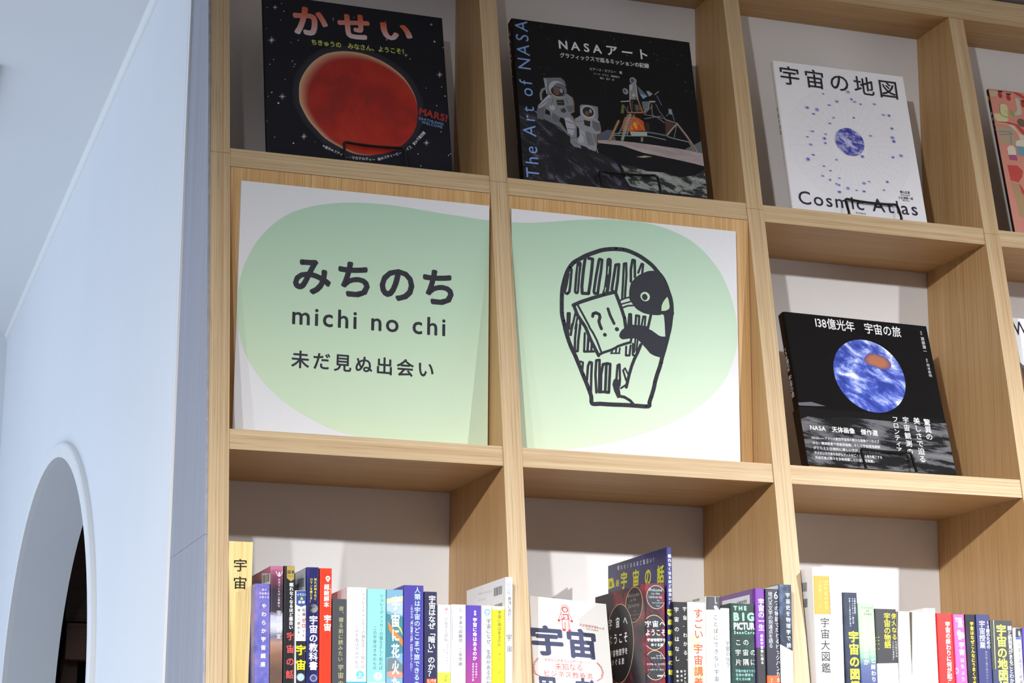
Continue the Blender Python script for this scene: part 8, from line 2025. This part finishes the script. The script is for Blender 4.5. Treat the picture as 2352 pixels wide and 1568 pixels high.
["E", "c86c64", 98.5, 111.8, 0.91, 0.6],
["E", "c86c64", 97.8, 109.9, 0.91, 0.71],
["E", "c86c64", 99.1, 109.6, 0.81, 0.61],
["E", "c86c64", 98.3, 107.6, 1, 0.7],
["E", "c86c64", 99.6, 107.4, 0.8, 0.6],
["E", "c86c64", 98.1, 105.3, 1, 0.7],
["E", "c86c64", 99.5, 105, 0.81, 0.51],
["E", "c86c64", 97.2, 103, 1, 0.8],
["E", "c86c64", 98.6, 102.7, 0.81, 0.61],
["E", "c86c64", 96.4, 100.6, 0.91, 0.71],
["E", "c86c64", 97.7, 100.3, 0.81, 0.61],
["E", "c86c64", 95.5, 98.2, 0.91, 0.71],
["E", "c86c64", 96.8, 97.9, 0.81, 0.61],
["E", "c86c64", 94.1, 96.8, 0.91, 0.8],
["E", "c86c64", 95.4, 96.5, 0.81, 0.6],
["E", "c86c64", 92.6, 95.7, 0.91, 0.8],
["E", "c86c64", 93.9, 95.4, 0.81, 0.6],
["E", "c86c64", 91.1, 94.5, 0.91, 0.7],
["E", "c86c64", 92.4, 94.3, 0.8, 0.6],
["E", "c86c64", 89.6, 93.4, 0.91, 0.71],
["E", "c86c64", 90.9, 93.1, 0.81, 0.5],
["T", "思", "484c68", 0.035, 5.9, 48.8, 35.2, 49.7, 42.87],
["T", "考", "484c68", 0.035, 56.3, 51.9, 87.9, 53.1, 43.1],
["L", "c04040", 0.7, [44.9, 192, 45.4, 199.5, 48.5, 205.1, 51.9, 206.5, 55.2, 205.1, 56.9, 199.4, 56.5, 193.4]],
["L", "c04040", 0.7, [44.9, 192, 40.9, 181.2, 42.1, 179.6, 45.8, 184.8]],
["L", "c04040", 0.71, [56.5, 193.4, 60.5, 183.6, 58.6, 181.1, 56, 186]],
["L", "c04040", 0.71, [46.1, 189.2, 46, 177.4, 45.9, 165.7]],
["L", "c04040", 0.81, [55.6, 190.4, 55.5, 178.5, 56, 166.1]],
["L", "c04040", 0.81, [50.2, 179.4, 49.9, 165.4]],
["L", "c04040", 0.81, [45.6, 191.4, 55.7, 191.8]],
["L", "c04040", 0.81, [48.5, 191, 55, 191, 54.2, 183.5, 48, 183.5, 48.5, 191]],
["L", "c04040", 1.3, [46.3, 182.6, 50.7, 186.8]],
["E", "c04040", 51.2, 199, 4.33, 4.81],
["E", "f4ece4", 51.2, 198.7, 2.72, 3.31],
["E", "c04040", 41.5, 181, 1.81, 1.8],
["E", "c04040", 60, 182, 1.81, 1.8],
["E", "c04040", 48, 167, 2.01, 2.1],
["E", "c04040", 56, 166.6, 2.11, 2.1],
["L", "d08080", 0.5, [47.1, 177.6, 50.3, 177.6]],
["L", "d08080", 0.4, [51.7, 177.8, 55.5, 177.9]],
["L", "d08080", 0.5, [46.9, 175.2, 50.2, 175.3]],
["L", "d08080", 0.4, [51.5, 175.4, 55.3, 175.6]],
["L", "d08080", 0.4, [46.8, 172.8, 50, 172.9]],
["L", "d08080", 0.51, [51.4, 173.1, 55.1, 173.2]],
["L", "d08080", 0.5, [46.6, 170.5, 49.9, 170.5]],
["L", "d08080", 0.4, [51.2, 170.7, 55, 170.8]],
["L", "d08080", 0.5, [46.5, 168.1, 49.7, 168.2]],
["L", "d08080", 0.41, [51.1, 168.3, 54.8, 168.5]]],
"stand": 0},
"divider": {"x": 0.02685,
"w": 0.03064,
"y": -0.2712,
"z": -0.3755,
"h": 0.25207,
"items": [["T", "宇", "2c2820", 0.012, 7.6, 213.8, 23.8, 214.3, 16.01],
["T", "宙", "2c2820", 0.012, 7.8, 191.8, 24, 192, 15.91]]}}''')

# ================================================================== STRUCTURE
XR = 2.6
struct(box('wall_back', -.0038, XR, 0, .03, ZF, ZC, M_BACK))
struct(box('floor', -3.2, XR, -4.2, 3.06, ZF - .05, ZF, M_FLOOR))
struct(box('ceiling', -3.2, XR, -4.2, 3.06, ZC, ZC + .05, M_CEIL))
struct(box('wall_far', -3.2, XR, 2.93, 3.06, ZF, ZC, M_WALL))
struct(box('wall_right', XR, XR + .06, -4.2, 3.06, ZF, ZC, M_WALL))
# partition wall with the pointed-looking arch (an elliptic arch seen at a slant)
def partition():
    x0, x1 = -.004, .111; ya, yb = .0301, 2.93; a, b, cy, cz = .80, .503, 1.552, -.235
    bm = bmesh.new(); n = 40
    arc = [(cy - a, ZF)] + [(cy - a, ZF + (cz - ZF) * k / 6) for k in range(1, 7)] + [(cy - a * math.cos(PI * k / n), cz + b * math.sin(PI * k / n)) for k in range(1, n)] + [(cy + a, ZF + (cz - ZF) * k / 6) for k in range(6, 0, -1)] + [(cy + a, ZF)]
    outer = [(ya, ZF), (ya, ZC), (yb, ZC), (yb, ZF)]
    def side(x):
        A = [bm.verts.new((x, y, z)) for y, z in arc]; O = [bm.verts.new((x, y, z)) for y, z in outer]
        top = [bm.verts.new((x, y, ZC)) for y, z in arc[1:-1]]
        bm.faces.new([O[0], A[0]] + [A[1]] + [top[0], O[1]]) if 1 else None
        for k in range(1, len(arc) - 2): bm.faces.new((A[k], A[k + 1], top[k], top[k - 1]))
        bm.faces.new([A[-2], A[-1], O[3], O[2], top[-1]])
        return A, O, top
    A0, O0, T0 = side(x0); A1, O1, T1 = side(x1)
    for i in range(len(A0) - 1): bm.faces.new((A0[i], A0[i + 1], A1[i + 1], A1[i]))
    bm.faces.new((O0[0], O0[1], O1[1], O1[0])); bm.faces.new((O0[2], O0[3], O1[3], O1[2]))
    w_ = struct(from_bm('wall_left', bm, M_WALL))
    # raised casing round the opening
    bm = bmesh.new(); e = .0115; wd = .030; rings = []
    for (y, z) in arc[1:-1]:
        if z > cz: ny, nz = (y - cy) / a ** 2, (z - cz) / b ** 2
        else: ny, nz = (-1 if y < cy else 1), 0
        L = math.hypot(ny, nz); ny /= L; nz /= L
        rings.append([bm.verts.new(p) for p in ((x0, y, z), (x0 - e, y, z), (x0 - e, y + ny * wd * .85, z + nz * wd * .85), (x0 - e * .8, y + ny * wd, z + nz * wd), (x0, y + ny * wd, z + nz * wd))])
    for p, q in zip(rings, rings[1:]):
        for k in range(4): bm.faces.new((p[k], p[k + 1], q[k + 1], q[k]))
    struct(from_bm('trim_1', bm, flat('casing_white', 'ecebe8', .5), smooth=False))
partition()
# small shadow-gap moulding where the partition meets the ceiling
extr = [(-.004, ZC), (-.004, ZC - .020), (-.008, ZC - .020), (-.008, ZC - .012), (-.012, ZC - .006), (-.012, ZC)]
bm = bmesh.new(); a_ = [bm.verts.new((x, .002, z)) for x, z in extr]; b_ = [bm.verts.new((x, 2.93, z)) for x, z in extr]
bm.faces.new(a_); bm.faces.new(b_[::-1])
for i in range(6): bm.faces.new((a_[i], b_[i], b_[(i + 1) % 6], a_[(i + 1) % 6]))
struct(from_bm('trim_2', bm, flat('casing_white', 'ecebe8', .5)))
# corner bead on the end of the partition, beside the bookcase
struct(box('trim_3', -.0065, -.0008, -.0035, .0, ZF, ZC, flat('bead_white', 'f0efec', .4)))

# ceiling hatch at the frame edge
t = thing('ceiling_vent', 'pale grey rounded vent panel on the ceiling at the far left edge', 'vent', (-.42, .99, ZC - .001))
bm = bmesh.new(); v_ = []
for (cx_, cy_, a0) in ((.2, .2, 0), (-.2, .2, 90), (-.2, -.2, 180), (.2, -.2, 270)):
    for k in range(5): an = math.radians(a0 + k * 22.5); v_.append((cx_ * .93 + .0145 * math.cos(an), cy_ * .97 + .0145 * math.sin(an)))
top = [bm.verts.new((x, y, 0)) for x, y in v_]; bot = [bm.verts.new((x, y, -.012)) for x, y in v_]
bm.faces.new(top); bm.faces.new(bot[::-1])
for i in range(len(v_)): bm.faces.new((top[i], bot[i], bot[(i + 1) % len(v_)], top[(i + 1) % len(v_)]))
from_bm('frame', bm, flat('vent_grey', 'a4acb4', .5), t)
for k in range(5):
    box('slat', -.165, .165, -.15 + k * .07, -.125 + k * .07, -.016, -.0115, flat('vent_slat_grey', '8c949c', .5), t)

# dark cabinet in the unlit room seen through the arch
t = thing('dark_wood_cabinet', 'dark brown wooden cabinet in the unlit room seen through the arch', 'cabinet', (.75, 2.3, ZF))
zc = lambda z: z - ZF
box('upper_panel', -.62, .6, .06, .10, zc(.02), zc(.84), M_DARK, t)
box('rail', -.62, .6, .02, .10, zc(-.075), zc(.012), M_DARK, t)
box('side_panel', -.62, -.58, .10, .5, 0, zc(.84), M_DARK, t); box('side_panel', .56, .6, .10, .5, 0, zc(.84), M_DARK, t)
box('back_panel', -.58, .56, .46, .5, 0, zc(.84), flat('painted_dark_void', '0a0a0b', .6), t)  # near-black colour paints in the darkness of the void below the rail
box('base', -.62, .6, .06, .5, 0, .1, M_DARK, t)

# ================================================================== BOOKCASE
case = thing('bookcase', 'tall oak laminate grid bookcase with a curved front against the cream wall', 'bookcase', (0, 0, 0))
def prof(z0, z1, off=0, yb=-.0005, n=None):
    n = n or max(2, int((z1 - z0) / .06))
    f = [(-(D(z0 + (z1 - z0) * k / n) - off), z0 + (z1 - z0) * k / n) for k in range(n + 1)]
    return [(yb, z0)] + f + [(yb, z1)]
for i in range(6):
    x = i * P
    extr_x('upright', prof(ZF + .001, ZSEAM - .0003, 0), x + .0002, x + TU, (M_V, M_VF), case)
    extr_x('upright', prof(ZSEAM + .0003, ZTOP, .0006), x + .0004, x + TU - .0002, (M_V, M_VF), case)
# grey side skin in two lengths
for z0, z1 in ((ZF + .001, -.1155), (-.1150, ZTOP)):
    o = extr_x('side_panel', prof(z0, z1, .0012), -.0032, .0001, M_GREY, case)
    o['label'] = 'grey laminate outer side'
for i in range(5):
    x0, x1 = i * P + TU, (i + 1) * P
    for zt in Z_T:
        extr_x('shelf', prof(zt - TS, zt, .0020, n=2), x0 + .0003, x1 + .0001, (M_H, M_HF), case)
    box('plinth', x0 + .0003, x1, -(D(-1.8) - .02), -(D(-1.8) - .04), ZF + .001, -1.611, M_H, case)
    # joint of the face edge with the upright on the right: a narrow vertical strip
top = extr_x('top_board', prof(ZTOP + .0002, ZROOF, -.0006, n=2), -.0032, 5 * P + TU, (M_H, M_HF), case)
# wooden panels that carry the signs (cells 1 and 2 of the second row)
zb, zt_ = Z_T[1], Z_T[0] - TS
for i in (0, 1):
    o = box('back_panel', i * P + TU + .0008, (i + 1) * P - .0008, -.1835, -.165, zb + .0002, zt_ - .0014, M_PANEL, case)
    o['label'] = 'flush oak panel behind the sign'

# ================================================================== SIGNS
for key, label in (('sign1', 'square white sign with green shape reading michi no chi'), ('sign2', 'square white sign with green shape and black bird emblem')):
    d = DATA[key]
    t = thing('sign_board', label, 'sign', (d['x'], d['y'], .0267), group='signs mounted in the second row of the bookcase')
    box('board', 0, d['w'], .0, .0062, 0, d['h'], M_BOARD, t, bevel=.0004)
    f = lambda u, v, h: (u, -h, v)
    pr_ = Print(f); blob = [it for it in d['items'] if it[0] == 'P']; rest = [it for it in d['items'] if it[0] != 'P']
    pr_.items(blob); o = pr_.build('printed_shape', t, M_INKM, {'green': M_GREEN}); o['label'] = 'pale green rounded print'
    p2 = Print(f, .00016); p2.items(rest + d.get('emblem', [])); p2.build('lettering' if rest else 'emblem_print', t, M_INKM)

# ================================================================== DISPLAYED BOOKS
def book_matrix(d):
    ya, le, ro = d['yaw'], d['lean'], d['roll']; cy, sy = math.cos(ya), math.sin(ya)
    ex = Vector((cy, sy, 0)); n = Vector((sy, -cy, 0)); up = Vector((0, 0, 1))
    ez = up * math.cos(le) - n * math.sin(le)
    a = ex * math.cos(ro) + ez * math.sin(ro); c = ez * math.cos(ro) - ex * math.sin(ro); b = -a.cross(c) * -1
    b = c.cross(a)
    m = Matrix((a, b, c)).transposed().to_4x4(); m.translation = Vector(d['loc']); return m
def wrap(W, H, T, mat, parent, r, spine_mat=None, hard=.0022):
    """cover wrapped round the spine: front board, rounded spine, back board (local: x right, -y out of the front, z up)"""
    n = 6; out = []
    th = min(hard, T * .22)
    for k in range(n + 1): a = PI / 2 * k / n; out.append((r - r * math.cos(a), r - r * math.sin(a)))          # front-left corner round
    # outline in XY going: front right -> front left (rounded) -> back left -> back right, then inside back
    o_ = [(W, 0)] + out[::-1] + [(x, T - y) for x, y in out] + [(W, T)]
    i_ = [(W, T - th), (th + r * .3, T - th), (th + r * .3, th), (W, th)]
    ring = o_ + i_; bm = bmesh.new()
    lo = [bm.verts.new((x, y, 0)) for x, y in ring]; hi = [bm.verts.new((x, y, H)) for x, y in ring]
    m = len(ring)
    for k in range(m): bm.faces.new((lo[k], lo[(k + 1) % m], hi[(k + 1) % m], hi[k]))
    tr = tessellate_polygon([[Vector((x, y, 0)) for x, y in ring]])
    for a, b, c in tr: bm.faces.new((lo[a], lo[b], lo[c])); bm.faces.new((hi[a], hi[b], hi[c]))
    o = from_bm('cover', bm, mat, parent); return o, th
def stand(bd, d, label, m):
    """black wire easel: a lip in front of the book, two floor rods, a back prop"""
    t = thing('book_stand', label, 'stand', mw=m, group='black wire book stands')
    (u0, v0), (u1, v1) = [(a / 1000, b / 1000) for a, b in d['stand']]; r = .0019; g = -.0065; T = d['T'] + .004
    le = d['lean']; dy, dz = math.sin(le), math.cos(le)
    # in book space, the shelf plane direction (world -Y) is:
    drop = .0043 + d['T'] * math.sin(le)
    def fl(u, s, up=0): # point above the shelf, s metres in front of the book's foot (negative: behind)
        h = up - drop
        return Vector((u, -(s * math.cos(le) + h * math.sin(le)), h * math.cos(le) - s * math.sin(le)))
    foot = .0155
    A_ = fl(u0, foot, r + .0004); B_ = fl(u1, foot, r + .0004)
    m0 = Vector((u0, g - .0005, v0)); m1 = Vector((u1, g - .0005, v1)); mid = (m0 + m1) / 2 + Vector((0, .0035, -.0028))
    path = [fl(u0, -.075, r + .0004), A_, m0] + [m0 * (1 - k / 6) ** 2 + mid * 2 * (k / 6) * (1 - k / 6) + m1 * (k / 6) ** 2 for k in range(1, 6)] + [m1, B_, fl(u1, -.075, r + .0004)]
    tube('front_wire', rounded(path, .006, 4), r, M_BLACKWIRE, t)
    hb = min(d['H'] * .62, .16)
    bk = [fl(u0 + .008, -.073, r + .0004), Vector((u0 + .012, T + .004, hb)), Vector((u1 - .012, T + .004, hb)), fl(u1 - .008, -.073, r + .0004)]
    tube('back_wire', rounded(bk, .008, 4), r, M_BLACKWIRE, t)
    return t
def display_book(key, label, mat, page=M_PAPER, r=.0025, stand_label=None, inkm=M_INKG, group='books standing face out on wire stands'):
    d = DATA[key]; m = book_matrix(d)
    t = thing('book', label, 'book', mw=m, group=group)
    if d['T'] > .008: r = min(r, d['T'] * .3)
    else: r = .0012
    cov, th = wrap(d['W'], d['H'], d['T'], mat, t, r)
    pb = box('page_block', th + r * .3, d['W'] - .003, th, d['T'] - th, .0012, d['H'] - .002, page, t); 
    p = Print(lambda u, v, h: (u, -h, v)); p.items(d['items']); o = p.build('cover_print', t, inkm)
    if d.get('spine'):
        q = Print(lambda u, v, h, T=d['T']: (-h, min(max(T - u, r), T - r), v)); q.items(d['spine']); q.build('spine_lettering', t, inkm)
    if d.get('band'):
        hb = d['band_h'] / 1000
        bm = box_bm(-.0004, d['W'] + .0004, -.0006, d['T'] + .0006, .0004, hb)
        fs = [f for f in bm.faces if abs(f.calc_center_median().z - hb) < 1e-6 or abs(f.calc_center_median().z - .0004) < 1e-6 or f.calc_center_median().x > d['W']]
        bmesh.ops.delete(bm, geom=fs, context='FACES_ONLY')
        b_ = from_bm('paper_band', bm, flat('band_black', '08080a', .14, .4, .0), t); b_['label'] = 'glossy paper band round the lower part'
        q = Print(lambda u, v, h: (u, -h - .0006, v)); q.items(d['band']); q.build('band_print', b_, M_INKG)
    if d.get('stand'): stand(t, d, stand_label, m)
    return t
WHITEC = flat('white_cover', 'eaeaee', .4, .4, .1)
display_book('kasei', 'dark blue picture book with a big red planet, upper left cell', SM['night'], stand_label='black wire stand holding the red planet picture book')
display_book('nasa', 'black art book with two suited walkers and a lander', SM['black'], stand_label='black wire stand holding the moon walkers art book')
display_book('cosmic', 'white atlas with blue globe and thin polar rings', WHITEC, stand_label='black wire stand holding the white blue-globe atlas', inkm=M_INK, r=.005)
display_book('earth', 'glossy black book with a blue marble earth photograph', flat('gloss_black_cover', '060608', .16, .3, .0), stand_label='black wire stand holding the blue earth photo book', r=.004)
display_book('pink', 'salmon pink cartoon book with black spine, cut by the frame', flat('black_spine_cover', '121214', .5), stand_label='black wire stand behind the salmon pink book')
display_book('white', 'white book showing a large serif letter W, mostly behind the upright', WHITEC, stand_label='black wire stand under the white letter W book', inkm=M_INK)
display_book('think', 'white book tilted face out with slate characters and a small red suited figure', flat('cream_white_cover', 'f2f0ea', .5), inkm=M_INK)

# ================================================================== DIVIDER
d = DATA['divider']
t = thing('shelf_divider', 'pale wood divider plate with two black characters beside the left upright', 'divider', (d['x'] + .0005, d['y'], d['z'] + .0003))
box('plate', 0, d['w'], 0, .0045, 0, d['h'], M_PLATE, t, bevel=.0006)
box('foot', .002, d['w'] - .002, .0045, .12, 0, .0015, M_PLATE, t)
p = Print(lambda u, v, h: (u, -h, v)); p.items(d['items']); p.build('lettering', t, M_INKM)

# ================================================================== SPINE-OUT BOOKS
def spine_book(d, group):
    m = Matrix.Translation(Vector(d['loc'])) @ Matrix.Rotation(-d['roll'] if 0 else d['roll'], 4, 'Y')
    # lift so the lower corner rests on the shelf
    m = Matrix.Translation(Vector((0, 0, .0002 + max(0, math.sin(d['roll'])) * d['w']))) @ m
    t = thing('book', d['label'], 'book', mw=m, group=group)
    w_, h_, dep = d['w'], d['h'], d['dep']; mat = SM.get(d.get('mat')) if d.get('mat') in SM else flat('cover_' + d['col'], d['col'], .42, .4, .12)
    r = min(.0018, w_ * .16); bow = 0; th = min(.0016, w_ * .12)
    # XY outline of a U: spine towards -Y
    pts = [(0, dep)]
    for k in range(5): a = PI / 2 * k / 4; pts.append((r - r * math.cos(a), r - r * math.sin(a)))
    for k in range(1, 6): u = k / 6; pts.append((r + (w_ - 2 * r) * u, -bow * 4 * u * (1 - u)))
    for k in range(5): a = PI / 2 * k / 4; pts.append((w_ - r + r * math.sin(a), r - r * math.cos(a)))
    pts += [(w_, dep), (w_ - th, dep), (w_ - th, r + th), (th, r + th), (th, dep)]
    bm = bmesh.new(); lo = [bm.verts.new((x, y, 0)) for x, y in pts]; hi = [bm.verts.new((x, y, h_)) for x, y in pts]; n = len(pts)
    for k in range(n): bm.faces.new((lo[k], lo[(k + 1) % n], hi[(k + 1) % n], hi[k]))
    for a, b, c in tessellate_polygon([[Vector((x, y, 0)) for x, y in pts]]): bm.faces.new((lo[a], lo[b], lo[c])); bm.faces.new((hi[a], hi[b], hi[c]))
    from_bm('cover', bm, mat, t)
    box('page_block', th, w_ - th, r + th, dep - .002, .001, h_ - .0025, M_PAPER, t)
    def f(u, v, h):
        u = min(max(u, 0.00005), w_ - .00005); v = min(max(v, .001), h_ - .0002)
        if u < r: y = r - math.sqrt(max(0, r * r - (r - u) ** 2))
        elif u > w_ - r: y = r - math.sqrt(max(0, r * r - (u - w_ + r) ** 2))
        else: q = (u - r) / (w_ - 2 * r); y = -bow * 4 * q * (1 - q)
        return (u, y - h - .00006, v)
    p = Print(f, .00010)
    cut = subdiv(d['items'], w_ * 1000)
    p.items(cut); p.build('lettering', t, M_INK)
    if d['left']:
        q = Print(lambda u, v, h: (-h, dep - min(max(u, 0), dep - r), min(max(v, 0), h_ - .0005)), .00008); q.items(d['left']); q.build('cover_print', t, M_INK)
    return t
def subdiv(items, w):
    """wide flat shapes are cut into strips so that they follow the rounded spine"""
    out = []
    for it in items:
        if it[0] == 'P' and len(it[2]) <= 14:
            pts = list(zip(it[2][0::2], it[2][1::2])); xs = [p[0] for p in pts]
            if max(xs) - min(xs) > w * .3:
                cuts = [-99, .4, 1.0, 1.9] + [w * k / 8 for k in range(2, 7)] + [w - 1.9, w - 1.0, w - .4, 999]
                for a, b in zip(cuts, cuts[1:]):
                    if b <= a: continue
                    q = clip(clip(pts, 0, a, 1), 0, b, -1)
                    if len(q) >= 3: out.append(['P', it[1], [round(c, 3) for p in q for c in p]])
                continue
        out.append(it)
    return out
def clip(pts, ax, lim, sgn):
    o = []
    for i, p in enumerate(pts):
        q = pts[(i + 1) % len(pts)]; a = (p[0] - lim) * sgn >= 0; b = (q[0] - lim) * sgn >= 0
        if a: o.append(p)
        if a != b:
            t_ = (lim - p[0]) / (q[0] - p[0]); o.append((lim, p[1] + (q[1] - p[1]) * t_))
    return o
n1, n2 = DATA['n']
for i, d in enumerate(DATA['spines']):
    g = 'spine-out books left of the second upright' if i < n1 else 'spine-out books in the middle cell' if i < n2 else 'spine-out books in the third cell'
    spine_book(d, g)
